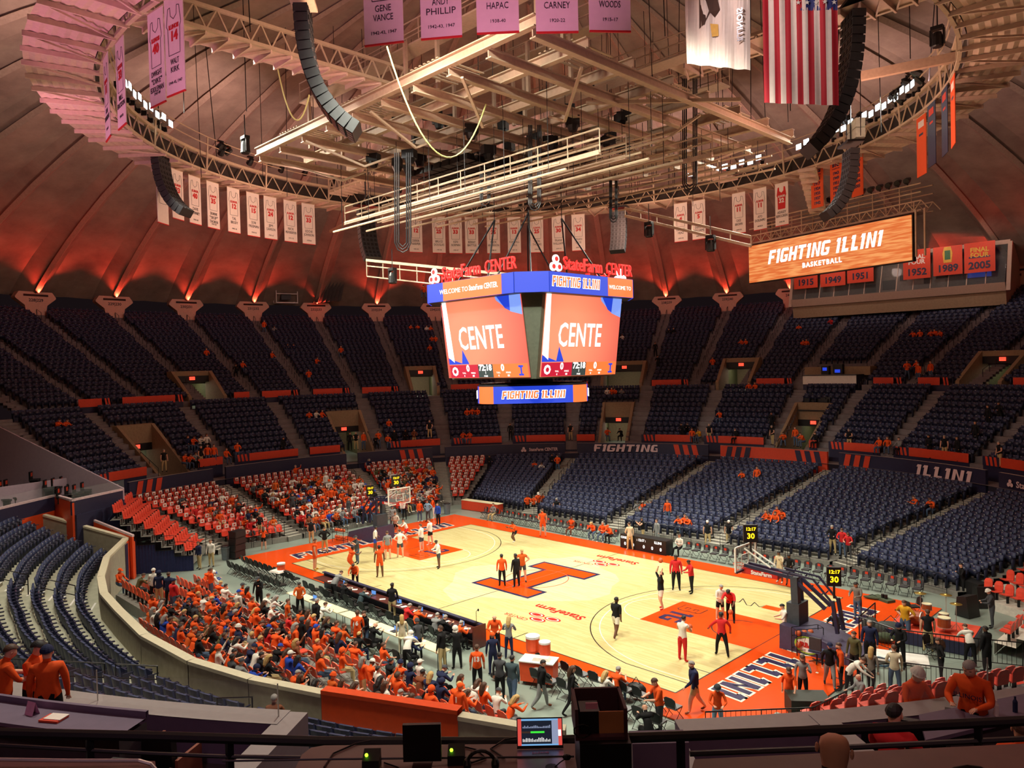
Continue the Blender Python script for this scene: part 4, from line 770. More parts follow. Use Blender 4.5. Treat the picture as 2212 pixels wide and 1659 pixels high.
for k, (u, v, d) in enumerate(((848, 600, 45), (1402, 500, 47), (1535, 530, 44), (530, 318, 40), (2025, 85, 34))):
    t = thing('moving_head_lamp', 'black moving-head stage lamp '+['under the left truss beside the scoreboard', 'hung between the two right trusses', 'just left of the orange side screen', 'tilted on a line above the left ring banners', 'tilted below the right ring catwalk'][k], 'stage lamp', atd(u, v, d)); h = .5
    MB().tube([(0, 0, h), (0, 0, h+1.2)], .03, black, 4).box((0, 0, h), (.5, .3, .16), black).box((-.27, 0, .1), (.06, .2, .7), black).box((.27, 0, .1), (.06, .2, .7), black).build('yoke', t); MB().lathe([(.16, .3), (.23, .1), (.25, -.3), (.2, -.35)], black, 12).build('head', t)
# ---------------------------------------------------------------- line arrays
grille = mat('speaker_grille', (26, 26, 28), .5); edge = mat('speaker_edge', (52, 54, 56), .45)
def array(p, a, n, lab, w=1.25, pair=False, curl=62, lit=False):
    t = thing('speaker_array', lab, 'speaker array', p, rad(a-90)); t['group'] = 'black curved line arrays'; del t['group']
    q = V((0, 0, 0)); ang = 4; MB().box((0, 0, .35), (w+.3, .9, .12), beam if lit else blackm).tube([(0, 0, .35), (0, 0, 3)], .04, black, 4).build('fly_frame', t)
    if pair:
        for x in (-.33, .33):
            for z in (.8, 1.35): MB().box((x, .3, z), (.6, .5, .5), mat('pale_speaker', (190, 200, 180), .5)).box((x-.1, .02+.52, z), (.18, .06, .3), black).build('small_speaker', t)
    for i in range(n):
        f = i/n; ang = 2+curl*f**1.7; d = V((0, -sin(rad(ang)), -cos(rad(ang)))); c = q+d*.17; X = TR(c) @ M.Rotation(rad(-ang), 4, 'X'); b = MB()
        b.box((0, 0, 0), (w, .5, .3), edge, X); 
        for x in (-w*.36, -w*.12, w*.12, w*.36): b.box((x, .26, 0), (w*.2, .03, .25), grille, X); b.box((x, -.26, 0), (w*.14, .03, .18), black, X)
        b.box((0, 0, .165), (w*.9, .42, .03), black, X); b.build('cabinet', t); q = q+d*.34
    return t
array((4.7, -16.6, 25.6), -128, 15, 'largest near speaker array curling below the pink banners, left of centre', 1.3, lit=True)
array((18.2, -.1, 25.8), 42, 17, 'tall black near speaker array right of the national flag', 1.3, curl=50)
array(atd(345, 322, 45.5), -142, 13, 'speaker array with pale small speakers on top, in front of left ring banners', 1.25, pair=True)
array(atd(1838, 325, 42), 42, 12, 'speaker array with pale small speakers on top, in front of orange championship banners', 1.25, pair=True)
array(atr(790, 455, 15), 170, 11, 'far speaker array left of the scoreboard, beside the centre ring banners', 1.2, curl=40); array(atr(1337, 458, 19), 112, 10, 'far speaker array right of the scoreboard, beside the cream truss', 1.2, curl=35)
# ---------------------------------------------------------------- flags
sr = mat('flag_red', (190, 24, 44), .7, var=.03); sw = mat('flag_white', (240, 225, 215), .7, var=.03); sbl = mat('flag_blue', (40, 50, 120), .7, var=.03)
def folds(x, z, a=.03): return a*sin(x*9+z*.7)+.012*sin(x*23)
fl = thing('national_flag', 'large striped red and white flag with starred blue corner hanging beside the array', 'flag'); a, b = atd(1651, 222, 26), atd(1812, 228, 24.8); d = (b-a); w = d.length; d.normalize(); nn = V((d.y, -d.x, 0)); H = 6.2
for i in range(13):
    g = MB(); K = 5
    for k in range(K):
        x0, x1 = w*(i+k/K)/13, w*(i+(k+1)/K)/13
        for j in range(10):
            z0, z1 = H*j/10, H*(j+1)/10
            if i >= 6 and z0 >= 3.3: continue
            P = lambda x, z: a+d*x+nn*folds(x, z)+V((0, 0, z)); g.quad(P(x0, z0), P(x1, z0), P(x1, z1), P(x0, z1), sr if i % 2 == 0 else sw)
    g.build('stripe', fl)
g = MB()
for k in range(20): x0, x1 = w*(6+7*k/20)/13, w*(6+7*(k+1)/20)/13; P = lambda x, z: a+d*x+nn*folds(x, z)+V((0, 0, z)); g.quad(P(x0, 3.1), P(x1, 3.1), P(x1, H), P(x0, H), sbl)
g.build('canton', fl); g = MB()
for i in range(9):
    for j in range(11):
        if (i+j) % 2: continue
        x, z = w*(6.4+i*.76)/13, 3.35+j*.27; c = a+d*x-nn*-(folds(x, z)+.02)+V((0, 0, z)); g.add([c+d*(.09 if k % 2 == 0 else .036)*cos(pi/2+k*pi/5)+V((0, 0, 1))*(.09 if k % 2 == 0 else .036)*sin(pi/2+k*pi/5)+nn*.01 for k in range(10)], [tuple(range(10))], white)
g.build('stars', fl)
fl = thing('state_flag', 'white state flag with brown eagle emblem hanging left of the national flag', 'flag'); a, b = atd(1484, 138, 27.5), atd(1621, 152, 26.2); d = b-a; w = d.length; d.normalize(); nn = V((d.y, -d.x, 0)); g = MB(); P = lambda x, z: a+d*x+nn*folds(x, z, .08)+V((0, 0, z))
for k in range(24):
    for j in range(5): g.quad(P(w*k/24, j), P(w*(k+1)/24, j), P(w*(k+1)/24, j+1), P(w*k/24, j+1), sw)
g.build('cloth', fl); g = MB(); br = mat('eagle_brown', (70, 46, 36), .8)
Q = lambda x, z: a+d*x+nn*(folds(x, z, .08)+.03)+V((0, 0, z))
g.add([Q(.5, 1.3), Q(.75, 1.45), Q(.95, 1.9), Q(1.1, 1.75), Q(1.35, 2.0), Q(1.2, 2.6), Q(.8, 2.7), Q(.55, 2.3)], [tuple(range(8))], br); g.add([Q(1.0, 1.05), Q(1.25, 1.1), Q(1.25, 1.5), Q(.95, 1.5)], [(0, 1, 2, 3)], mat('gold', (220, 170, 60)))
g.build('eagle_emblem', fl); g = MB(); X = M(((-d.x, 0, 0, 0), (-d.y, 0, 0, 0), (0, 0, 1, 0), (0, 0, 0, 1)))
text_mb(g, 'ILLINOIS', .3, M.Translation(a+d*(w-.32)+nn*.16+V((0, 0, 1.5))) @ M(((0, d.x, nn.x, 0), (0, d.y, nn.y, 0), (1, 0, 0, 0), (0, 0, 0, 1))), cnv, bold=.01); g.build('lettering', fl)
# ---------------------------------------------------------------- ring banners
bw = mat('banner_white', (238, 228, 220), .8, var=.02); bpk = mat('banner_pale', (240, 200, 205), .8, var=.02); bred = mat('banner_red', (205, 40, 40), .8, var=0)
jersey = [(-.28, -.75), (-.3, .1), (-.36, .2), (-.28, .75), (-.17, .78), (-.15, .5), (0, .38), (.15, .5), (.17, .78), (.28, .75), (.36, .2), (.3, .1), (.28, -.75)]
def banner(p, a, num, name, years, label, cloth=bw, w=1.12, h=3.2, both=False, fill=None, group=None):
    t = thing('jersey_banner', label, 'banner', p, rad(a-90), group); MB().box((0, 0, -h/2), (w, .03, h), cloth).box((0, 0, 0), (w+.06, .05, .05), beam).box((0, 0, -h), (w, .05, .05), bred).build('cloth', t)
    for s in ((1, -1) if both else (1,)):
        X = (I4 if s == 1 else RZ(pi)) @ M.Translation((0, -.022, -h*.36)) @ M.Rotation(pi/2, 4, 'X'); l = MB()
        if fill: l.add([(x*1.15, y*1.05, .002) for x, y in jersey], [tuple(range(len(jersey)))], fill, X)
        else:
            for i in range(len(jersey)): p0, p1 = jersey[i], jersey[(i+1) % len(jersey)]; l.bar((p0[0]*1.2, p0[1]*1.05, .003), (p1[0]*1.2, p1[1]*1.05, .003), .02, .004, dgrey, X)
        text_mb(l, 'ILLINOIS', .2, X @ M.Translation((0, .14, .006)), bred if not fill else white, bold=.008, width=.58); text_mb(l, num, .44, X @ M.Translation((0, -.18, .006)), bred if not fill else white, bold=.02)
        for i, n_ in enumerate(name.split()): text_mb(l, n_, .27, X @ M.Translation((0, -1.02-.27*i, .004)), dgrey, width=min(.95, .125*len(n_)))
        text_mb(l, years, .14, X @ M.Translation((0, -1.72, .004)), dgrey); l.build('lettering', t)
    return t
LB = [(350, '', '', ''), (383, '23', '', ''), (420, '40', 'DAVE DOWNEY', '1961-63'), (459, '35', 'DUANE "SKIP" THOREN', '1963-65'), (503, '12', 'TAL BRODY', '1963-65'), (545, '15', 'DON FREEMAN', '1964-66'), (582, '24', 'JIM DAWSON', '1965-67'), (625, '12', 'NICK WEATHERSPOON', '1971-73'), (664, '33', 'EDDIE JOHNSON', '1978-81'),
      (895, '12', 'DEREK HARPER', '1981-83'), (945, '25', 'BRUCE DOUGLAS', '1983-86'), (981, '33', 'KEN NORMAN', '1985-87'), (1016, '33', 'KENNY BATTLE', '1988-89'), (1063, '25', 'NICK ANDERSON', '1988-89'), (1108, '13', 'KENDALL GILL', '1987-90'), (1157, '25', 'DEON THOMAS', '1990-94'), (1204, '30', 'FRANK WILLIAMS', '2000-02'), (1247, '34', 'BRIAN COOK', '2000-03'),
      (1469, '4', 'LUTHER HEAD', '2002-05'), (1508, '5', 'DERON WILLIAMS', '2003-05'), (1595, '11', 'DEE BROWN', '2003-06'), (1641, '11', 'AYO DOSUNMU', '2018-21'), (1688, '32', 'ASHLEY BERGGREN', '1995-98')]
for k, (u, num, nm, yr) in enumerate(LB):
    p = atr(u, 400, 22.4); a = deg(atan2(p.y, p.x)); p.z = 25.15 if k else 24.6
    side = 'left' if u < 700 else 'middle' if u < 1300 else 'right'
    banner(p, a, num, nm, yr, f'white jersey banner {("numbered "+num) if num else "half hidden by the array"}, {["first","second","third","fourth","fifth","sixth","seventh","eighth","ninth"][k if k < 9 else (k-9 if k < 18 else k-18)]} in the {side} ring group', h=3.1, fill=bred if u == 1688 else None)
for k, (u, v, num, nm, yr) in enumerate(((228, 120, '11', 'DON SUNDERLAGE', '1949-51'), (258, 85, '33', 'BILL ERICKSON', '1947-50'), (335, 22, '40', 'DWIGHT "DIKE" EDDLEMAN', '1947-49'), (374, -10, '14', 'WALT KIRK', '1944-45, 1947'))):
    d = ray(u, v); p = CAM+d*((25.1-CAM.z)/d.z); a = deg(atan2(p.y, p.x)); banner(p, a, num, nm, yr, f'pink-lit jersey banner with number {num} near the left ring catwalk', both=True, cloth=bw, w=1.12, h=3.3)
for k, (u, v, nm, yr) in enumerate(((830, 95, 'GENE VANCE', '1942-43, 1947'), (954, 82, 'ANDY PHILLIP', '1942-43, 1947'), (1076, 71, 'BILL HAPAC', '1938-40'), (1204, 70, 'CHUCK CARNEY', '1920-22'), (1318, 68, 'RAY WOODS', '1915-17'))):
    d = ray(u, v); p = CAM+d*((21.85-CAM.z)/d.z); p.z = 25.05; a = deg(atan2(p.y, p.x)); banner(p, a, '', nm, yr, f'pink-lit banner bottom hanging at the top edge, {["leftmost","second","third","fourth","fifth"][k]} of five', both=True, w=1.22, h=3.2)
bo = mat('banner_orange', (232, 92, 40), .8, var=.02)
for k, (u, yrs) in enumerate(((1765, '1915 1917 1924 1935 1937 1942'), (1806, '1943 1949 1951 1952 1963 1984'), (1852, '1998 2001 2002 2004 2005'))):
    p = atr(u, 380, 22.4); p.z = 25.75; a = deg(atan2(p.y, p.x)); t = thing('title_banner', f'orange banner listing title years, {["left","middle","right"][k]} one beside the array', 'banner', p, rad(a-90))
    MB().box((0, 0, -1.5), (1.05, .03, 3.0), bo).box((0, 0, 0), (1.1, .05, .05), beam).build('cloth', t); l = MB(); X = M.Translation((0, -.022, 0)) @ M.Rotation(pi/2, 4, 'X')
    text_mb(l, 'ILLINOIS', .22, X @ M.Translation((0, -.18, 0)), white, width=.85); text_mb(l, 'B1G', .34, X @ M.Translation((0, -.5, 0)), cnv, bold=.02); text_mb(l, 'CHAMPIONS', .12, X @ M.Translation((0, -.75, 0)), cnv)
    for i, y in enumerate(yrs.split()): text_mb(l, y, .28, X @ M.Translation((0, -1.05-.33*i, 0)), cnv, bold=.012)
    l.build('lettering', t)
for k, (u, v, m) in enumerate(((1990, 250, bo), (2012, 222, nvp), (2040, 190, nvp), (2058, 165, bo))):
    d = ray(u, v); p = CAM+d*((25.2-CAM.z)/d.z); a = deg(atan2(p.y, p.x)); t = thing('title_banner', ['orange banner nearest the side, leftmost of the right-edge group', 'navy banner second in the right-edge group', 'navy banner third in the right-edge group', 'orange banner edge last in the right-edge group'][k], 'banner', p, rad(a-90)); MB().box((0, 0, -1.6), (1.15, .03, 3.2), m).box((0, 0, 0), (1.2, .05, .05), beam).build('cloth', t)
    l = MB(); X = RZ(pi) @ M.Translation((0, -.022, 0)) @ M.Rotation(pi/2, 4, 'X')
    for Y in (X, M.Translation((0, -.022, 0)) @ M.Rotation(pi/2, 4, 'X')): l.box((0, -.45, 0), (.7, .35, .004), orf if m is nvp else white, Y); l.box((0, -1.0, 0), (.5, .12, .004), orf if m is nvp else nvp, Y)
    l.build('emblem', t)
# floodlights on the ring
lens = mat('lamp_lens', (235, 244, 255), emit=14)
fl0 = thing('floodlight', 'bright white floodlight on the right part of the ring catwalk', 'floodlight', group='lit floodlights on the right of the ring'); MB().box((0, .15, 0), (.5, .4, .4), alu).box((0, .35, -.2), (.1, .3, .5), blackm).build('housing', fl0); MB().add([(-.22, -.06, -.17), (.22, -.06, -.17), (.22, -.06, .17), (-.22, -.06, .17)], [(0, 1, 2, 3)], lens).build('lens', fl0)
FA = [38+1.9*i for i in range(18)]+[80+2.0*i for i in range(9)]; fl0.location = pol(20.75, FA[0], 26.75); fl0.rotation_euler = (rad(-35)*0, 0, rad(FA[0]-90))
for i, a in enumerate(FA[1:]): c = copy_thing(fl0, pol(20.75, a, 26.75+.15*(i % 2)), rad(a-90))
for i in range(9): c = copy_thing(fl0, pol(20.75, 222+2.2*i, 26.9+.15*(i % 2)), rad(222+2.2*i-90), 'bright white floodlight on the left part of the ring catwalk', 'lit floodlights on the left of the ring')
dl = MB().lathe([(.14, .25), (.2, 0), (.22, -.25)], black, 8, M.Rotation(rad(60), 4, 'X')).box((0, 0, .3), (.4, .2, .1), black)
dk0 = tag(dl.build('stage_lamp', None, pol(20.9, 150, 26.8), rad(60)), 'unlit black stage lamp clamped along the ring catwalk railing', 'stage lamp', 'unlit black lamps on the ring catwalk')
for i in range(44): a = 118+random.uniform(0, 92) if i < 30 else random.uniform(36, 60); c = dk0.copy(); C.objects.link(c); c.location = pol(20.9+random.uniform(-.2, .2), a, 26.7+random.uniform(0, .5)); c.rotation_euler = (0, 0, rad(a-90)+random.uniform(-.5, .5))
# ---------------------------------------------------------------- side screen
sc0, sc1 = V((-.25, 26.0, 0)), V((13.1, 22.46, 0)); dd = (sc1-sc0).normalized(); ang = atan2(dd.y, dd.x); Ws = (sc1-sc0).length
ss = thing('side_video_screen', 'wide orange video screen reading FIGHTING ILLINI BASKETBALL hung on a truss', 'video screen', (sc0+sc1)/2+V((0, 0, 20.05)), ang)
def stripemat():
    m = bpy.data.materials.new('led_streaks'); m.use_nodes = True; nt = m.node_tree; b = nt.nodes['Principled BSDF']; tc = nt.nodes.new('ShaderNodeTexCoord'); mp = nt.nodes.new('ShaderNodeMapping'); mp.inputs['Rotation'].default_value = (0, rad(-55), 0); mp.inputs['Scale'].default_value = (.5, 1, 5); n = nt.nodes.new('ShaderNodeTexNoise'); n.inputs['Scale'].default_value = 1.2
    r = nt.nodes.new('ShaderNodeValToRGB'); r.color_ramp.elements[0].position = .42; r.color_ramp.elements[1].position = .62; r.color_ramp.elements[0].color = (*srgb((224, 110, 50)), 1); r.color_ramp.elements[1].color = (*srgb((246, 160, 92)), 1)
    nt.links.new(tc.outputs['Object'], mp.inputs['Vector']); nt.links.new(mp.outputs['Vector'], n.inputs['Vector']); nt.links.new(n.outputs['Fac'], r.inputs['Fac']); nt.links.new(r.outputs['Color'], b.inputs['Emission Color']); b.inputs['Emission Strength'].default_value = 1; b.inputs['Base Color'].default_value = (.02, .02, .02, 1); return m
MB().box((0, 0, 0), (Ws, .08, 2.95), stripemat()).build('screen_face', ss); MB().box((0, .2, 0), (Ws+.15, .3, 3.1), black).build('screen_housing', ss); l = MB(); X = M.Translation((-.1, -.05, .3)) @ M.Rotation(pi/2, 4, 'X'); block(l, 'FIGHTING ILLINI', 1.05, X, wh_e, shear=.22, ws=1.0); text_mb(l, 'BASKETBALL', .5, M.Translation((0, -.05, -.75)) @ M.Rotation(pi/2, 4, 'X'), wh_e, bold=.02, sp=1.25); l.build('lettering', ss)
g = MB(); 
for yy in (.3, 1.6):
    for z in (1.75, 2.35, 2.9, 3.45): g.bar((-Ws/2-.2, yy, z), (Ws/2+.5, yy, z), .08, .08, beam)
    for i in range(15): x = -Ws/2+Ws*i/14; g.bar((x, yy, 1.75), (x, yy, 3.45 if i % 2 else 2.35), .06, .06, beam); g.bar((x, yy, 1.75), (x+Ws/28, yy, 2.35), .05, .05, beam); g.bar((x+Ws/28, yy, 2.35), (x+Ws/14, yy, 1.75), .05, .05, beam)
for x in (Ws/2+.3, Ws/2+.9): g.bar((x, 0, 1.75), (x, 0, -1.3), .1, .1, beam)
g.box((0, 1, 1.7), (Ws+.6, 1.4, .06), pinkish); g.build('support_truss', ss)
truss_beam('access_catwalk', pol(21.3, 68, 25.2), V((6.6, 24.6, 23.0)), .8, beam, 'sloping pink-lit catwalk from the ring down to the side screen', 1.2, 8, 'catwalk')
for i in range(11): tag(MB().lathe([(.1, .3), (.2, 0), (.22, -.2)], black, 8, M.Rotation(rad(-60), 4, 'X')).tube([(0, 0, 0), (0, 0, -.45)], .05, black, 4).build('stage_lamp', None, (sc0+sc1)/2+dd*(Ws*(-.02+.048*i))+V((.1, .6, 23.95)), ang), 'black stage lamp standing in the row above the orange side screen', 'stage lamp', 'black lamps above the side screen')
# ---------------------------------------------------------------- near bowl: concrete wall, pale treads, navy seats
WP = [(-25.0, -19.8), (-19.0, -15.8), (-14.6, -18.2), (-10.4, -19.7), (-7.2, -20.5), (-4.0, -20.85), (0, -21.2), (3.9, -21.0), (6.9, -20.3), (9.6, -19.3), (13.7, -17.4), (15.6, -16.6), (16.4, -16.0)]
WA = [deg(atan2(y, x)) % 360 for x, y in WP]; WR = [hypot(x, y) for x, y in WP]
def rw(a):
    for i in range(1, len(WA)-1):
        if WA[i] <= a <= WA[i+1]: f = (a-WA[i])/(WA[i+1]-WA[i]); return WR[i]+(WR[i+1]-WR[i])*f
    return WR[-1] if a > WA[-1] else WR[1]
wallm = mat('board_concrete', (158, 150, 130), .8, var=.1, scale=4, bump=.15); cop = mat('pale_coping', (206, 198, 170), .6, var=.05)
def polywall(pts, z0, z1, th, m, name, cap=cop):
    mb = MB(); out = [V((*p, 0)) for p in pts]
    for i in range(len(out)-1):
        a, b = out[i], out[i+1]; d = (b-a).normalized(); n = V((-d.y, d.x, 0)); n = n if n.dot(a) < 0 else -n
        za, zb = (z1[i], z1[i+1]) if isinstance(z1, list) else (z1, z1); Z = lambda p, z: (p.x, p.y, z); ao, bo_ = a-n*th, b-n*th
        mb.quad(Z(a, z0), Z(b, z0), Z(b, zb), Z(a, za), m); mb.quad(Z(ao, z0), Z(bo_, z0), Z(bo_, zb), Z(ao, za), m); mb.quad(Z(a+n*.03, za+.02), Z(b+n*.03, zb+.02), Z(bo_-n*.03, zb+.02), Z(ao-n*.03, za+.02), cap)
        mb.quad(Z(a+n*.03, za-.1), Z(b+n*.03, zb-.1), Z(b+n*.03, zb+.02), Z(a+n*.03, za+.02), cap); mb.quad(Z(ao-n*.03, za-.1), Z(bo_-n*.03, zb-.1), Z(bo_-n*.03, zb+.02), Z(ao-n*.03, za+.02), cap)
    return struct(mb, name)
polywall(WP[1:10], 0, 2.5, .28, wallm, 'wall_near_bowl'); polywall(WP[9:11], 0, 2.62, .3, orp, 'wall_near_orange', orp); polywall(WP[10:], 0, 2.45, .28, wallm, 'wall_near_right')
polywall([WP[1], (-25.0, -20.2), (-29.5, -23.5)], 0, [2.5, 4.3, 5.6], .25, wallm, 'wall_near_end')
wp_ = lambda a, k: pol(rw(a)+.35+.85*k, a)
tm_ = mat('pale_terrace', (178, 176, 154), .7, var=.12, scale=2)
mb = MB(); NR = 15; NEAR = []
NAI = [245, 278.3, 291]
for k in range(NR):
    z = 1.35+.33*k
    for j in range(60):
        a, b = 222+92*j/60, 222+92*(j+1)/60
        if k > 9 and a < 306: continue
        p, q, r_, s_ = wp_(a, k), wp_(b, k), wp_(b, k+1), wp_(a, k+1); p0, q0 = (pol(rw(a), a), pol(rw(b), b)) if k == 0 else (p, q)
        mb.quad((p0.x, p0.y, z), (q0.x, q0.y, z), (r_.x, r_.y, z), (s_.x, s_.y, z), tm_); mb.quad((p.x, p.y, z-.33), (q.x, q.y, z-.33), (q.x, q.y, z), (p.x, p.y, z), tm_)
struct(mb, 'floor_near_terrace')
segs = [(223, 244.2), (245.9, 277.4), (279.2, 290.2), (291.9, 313)]
for si, (a0, a1) in enumerate(segs):
    for k in range(NR):
        r_ = (rw((a0+a1)/2)+.35+.85*(k+.62)); n = int(rad(a1-a0)*r_/.56)
        for j in range(n):
            a = a0+(a1-a0)*(j+.5)/n; e = .5
            if k > 8 and a < 306.4: continue
            p0, p1 = wp_(a-e, k+.62), wp_(a+e, k+.62); d = (p1-p0); nn = V((-d.y, d.x, 0)); p = wp_(a, k+.62); nn = nn if nn.dot(p) < 0 else -nn
            NEAR.append((p.x, p.y, 1.35+.33*k, atan2(nn.y, nn.x)-pi/2, k, j, si))
mb = MB()
for a in NAI:
    for k in range(9):
        for h in (0, 1):
            z = 1.35+.33*k-.165*h+.17; p = wp_(a, k+1-.5*h); d = pol(1, a); t = pol(.62, a+90); c = p-d*.1
            mb.add([c-t-d*.22, c+t-d*.22, c+t+d*.22, c-t+d*.22], [(0, 1, 2, 3)], tm_, TR((0, 0, z))); mb.add([c-t-d*.24, c+t-d*.24, c+t-d*.15, c-t-d*.15], [(0, 1, 2, 3)], white, TR((0, 0, z+.004))); mb.add([c-t-d*.22, c+t-d*.22, c+t-d*.22+V((0, 0, -.17)), c-t-d*.22+V((0, 0, -.17))], [(0, 1, 2, 3)], tm_, TR((0, 0, z)))
struct(mb, 'floor_near_aisle')
for i, (a, k) in enumerate([(245, 1), (245, 3.2), (245, 5.4), (278.3, 1), (278.3, 3), (278.3, 5), (278.3, 7), (291, 1.4)]):
    p, q = wp_(a+1.4, k), wp_(a+1.4, k+1.6); p.z, q.z = 1.35+.33*k, 1.35+.33*(k+1.6); loop_rail(p, q, .9, .028, 'aisle_handrail', 'black looped handrail in the near seating aisle, '+['leftmost aisle', 'second aisle', 'third aisle'][NAI.index(a)], group='near aisle handrails %d' % NAI.index(a), mid=True)
# individual seats: the 300 that show largest, the rest as one seating
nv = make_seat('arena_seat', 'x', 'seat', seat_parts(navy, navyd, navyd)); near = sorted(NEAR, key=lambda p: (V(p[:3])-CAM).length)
def vis(p):
    d = V(p[:3])+V((0, 0, .7))-CAM; w = d.dot(FW); u = 1106+FOC*d.dot(RT)/w; v = 829.5-FOC*d.dot(UP)/w; return -20 < u < 2230 and 0 < v < 1660
near = [p for p in near if vis(p)]; OR = ['first', 'second', 'third', 'fourth', 'fifth', 'sixth', 'seventh', 'eighth', 'ninth', 'tenth', 'eleventh', 'twelfth']
SG = ['left end wall', 'leftmost aisle', 'middle aisle', 'right aisle']
ind = near[:300]
for i, (x, y, z, a, k, j, si) in enumerate(ind):
    lb = f'navy seat, {OR[k]} row from the near wall, {j+1} seats right of the {SG[si]}'
    if i == 0: nv.location = (x, y, z); nv.rotation_euler = (0, 0, a); nv['label'] = lb; nv['group'] = 'navy seats of the near stand'
    else: copy_thing(nv, (x, y, z), a, lb, 'navy seats of the near stand')
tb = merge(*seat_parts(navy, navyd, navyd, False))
tb.box((0, -.125, .86), (.07, .02, .05), alu)
REST = [p[:4] for p in near[300:]]+[p[:4] for p in NAVY]+[p[:4] for p in UPPER]
tag(link('arena_seats', bulk('arena_seats', tb, REST)), 'all the other navy tip-up seats of the lower, middle and upper bowl', 'seats', kind='stuff')
# ---------------------------------------------------------------- left loge boxes, orange wall, end block of red seats, curtains
def wallp(a, b, z0a, z0b, z1a, z1b, m, name='wall_loge', th=.12):
    a, b = V((*a, 0)), V((*b, 0)); d = (b-a).normalized(); n = V((-d.y, d.x, 0))*th; mb = MB(); vs = []
    for o in (V((0, 0, 0)), n): vs += [(a.x+o.x, a.y+o.y, z0a), (b.x+o.x, b.y+o.y, z0b), (b.x+o.x, b.y+o.y, z1b), (a.x+o.x, a.y+o.y, z1a)]
    mb.add(vs, [(0, 1, 2, 3), (7, 6, 5, 4), (0, 4, 5, 1), (3, 2, 6, 7), (0, 3, 7, 4), (1, 5, 6, 2)], m); return struct(mb, name)
A1, A2, A3, A4 = (-20.6, -22.9), (-24.0, -18.5), (-21.0, -18.3), (-23.1, -14.7); lil = mat('suite_wall', (176, 158, 170), .7, var=.04); capl = mat('loge_cap', (214, 190, 192), .6)  # suite wall's lilac carries the magenta light in its base colour
for p, q in ((A1, A2), (A3, A4)):
    wallp(p, q, 3.95, 3.95, 4.8, 4.8, nvp); wallp(p, q, 4.8, 4.8, 4.92, 4.92, capl, th=.2)
    g = MB(); g.quad((*p, 4.92), (*q, 4.92), (*q, 5.5), (*p, 5.5), glassm); tag(g.build('glass_rail'), 'clear glass rail on the loge box front, '+('at the left frame edge' if p == A1 else 'beside the red seats'), 'glass rail')
wallp((-20.9, -18.1), (-23.2, -14.6), 0, 0, 3.95, 3.95, nvp); wallp(A2, A3, 2.4, 2.4, 4.8, 4.7, orp); wallp(A2, A3, 4.8, 4.8, 4.92, 4.92, capl, th=.2); wallp(A1, A2, 0, 0, 3.95, 3.95, orp)
wallp((-23.6, -17.8), (-18.6, -15.75), 0, 0, 3.75, 2.55, orp, 'wall_orange_side'); wallp((-23.6, -17.8), (-18.6, -15.75), 3.75, 2.55, 3.87, 2.67, capl, 'wall_orange_side', .16)
wallp((-24.6, -17.2), (-18.9, -15.6), 0, 0, 2.4, 2.2, orp, 'wall_orange_side'); wallp((-15.2, -18.2), (-18.9, -15.8), 0, 0, 2.35, 2.35, orp, 'wall_orange_front')
mb = MB()
for i in range(3): s = .15+.27*i; mb.quad(V((-18.9+3.7*s, -15.72-2.4*s, 0)), V((-18.9+3.7*(s+.12), -15.72-2.4*(s+.12), 0)), V((-18.9+3.7*(s+.12), -15.72-2.4*(s+.12), 2.3)), V((-18.9+3.7*s, -15.72-2.4*s, 2.3)), nvp)
tag(mb.build('wall_stripes'), 'navy vertical stripes on the orange wall beside the student section', 'wall graphic')
wallp((-23.1, -14.7), (-32.5, -20.6), 4.2, 5, 4.95, 9.6, lil, 'wall_suite_side'); mb = MB(); mb.add([(-20.6, -22.9, 4.1), (-24, -18.5, 4.1), (-21, -18.3, 4.1), (-23.1, -14.7, 4.1), (-32.5, -20.6, 4.1), (-30, -29, 4.1)], [tuple(range(6))], concd); struct(mb, 'floor_loge')
mb = MB()
for i in range(4):
    for (p, q) in (((-24.2, -19.3), (-27.6, -15.9)),): pass
struct(MB().box((-26.5, -19.5, 4.25), (.1, .1, .1), concd), 'floor_loge')
wallp((-26.6, -17.2), (-25.0, -22.9), 4.1, 4.1, 5.6, 5.6, lil, 'wall_loge_divider')
lc = MB().box((0, -.24, .75), (.52, .1, .62), black).box((0, 0, .42), (.52, .5, .12), black); lg = thing('lounge_chair', 'x', 'chair'); lc.build('padded_seat', lg); MB().box((-.3, 0, .52), (.06, .5, .06), dgrey).box((.3, 0, .52), (.06, .5, .06), dgrey).box((0, 0, .2), (.5, .4, .3), blackm).build('frame', lg); oc_ = MB().box((0, -.19, .86), (.34, .02, .24), orf).box((0, -.27, 1.0), (.34, .14, .02), orf).build('orange_towel', lg)
k_ = 0
for i, (u, v, nx, z) in enumerate([(310*.157+0, 0, 0, 0)]): pass
for row, (pts, z) in enumerate((([(75, 1025), (92, 1021), (109, 1017), (130, 1013), (146, 1010)], 5.1), ([(106, 1043), (123, 1039), (141, 1035), (157, 1031), (174, 1027)], 4.75), ([(134, 1060), (152, 1056), (169, 1053), (186, 1048)], 4.45))):
    for j, (u, v) in enumerate(pts):
        p = at(u, v, z+.75); p.z = z-.1; lb = f'black lounge chair with orange towel in the loge box, {["back","middle","front"][row]} row, {j+1} from left'; a = rad(-28-0)
        if k_ == 0: lg.location = p; lg.rotation_euler = (0, 0, a); lg['label'] = lb
        else: copy_thing(lg, p, a, lb)
        k_ += 1
for row, (pts, z) in enumerate((([(8, 1045), (21, 1042)], 4.7), ([(14, 1066), (28, 1063), (42, 1060), (55, 1057)], 4.4))):
    for j, (u, v) in enumerate(pts):
        p = at(u, v, z+.75); p.z = z-.1; copy_thing(lg, p, rad(-28), f'black lounge chair in the left-edge loge box, {["back","front"][row]} row, {j+1} from left')
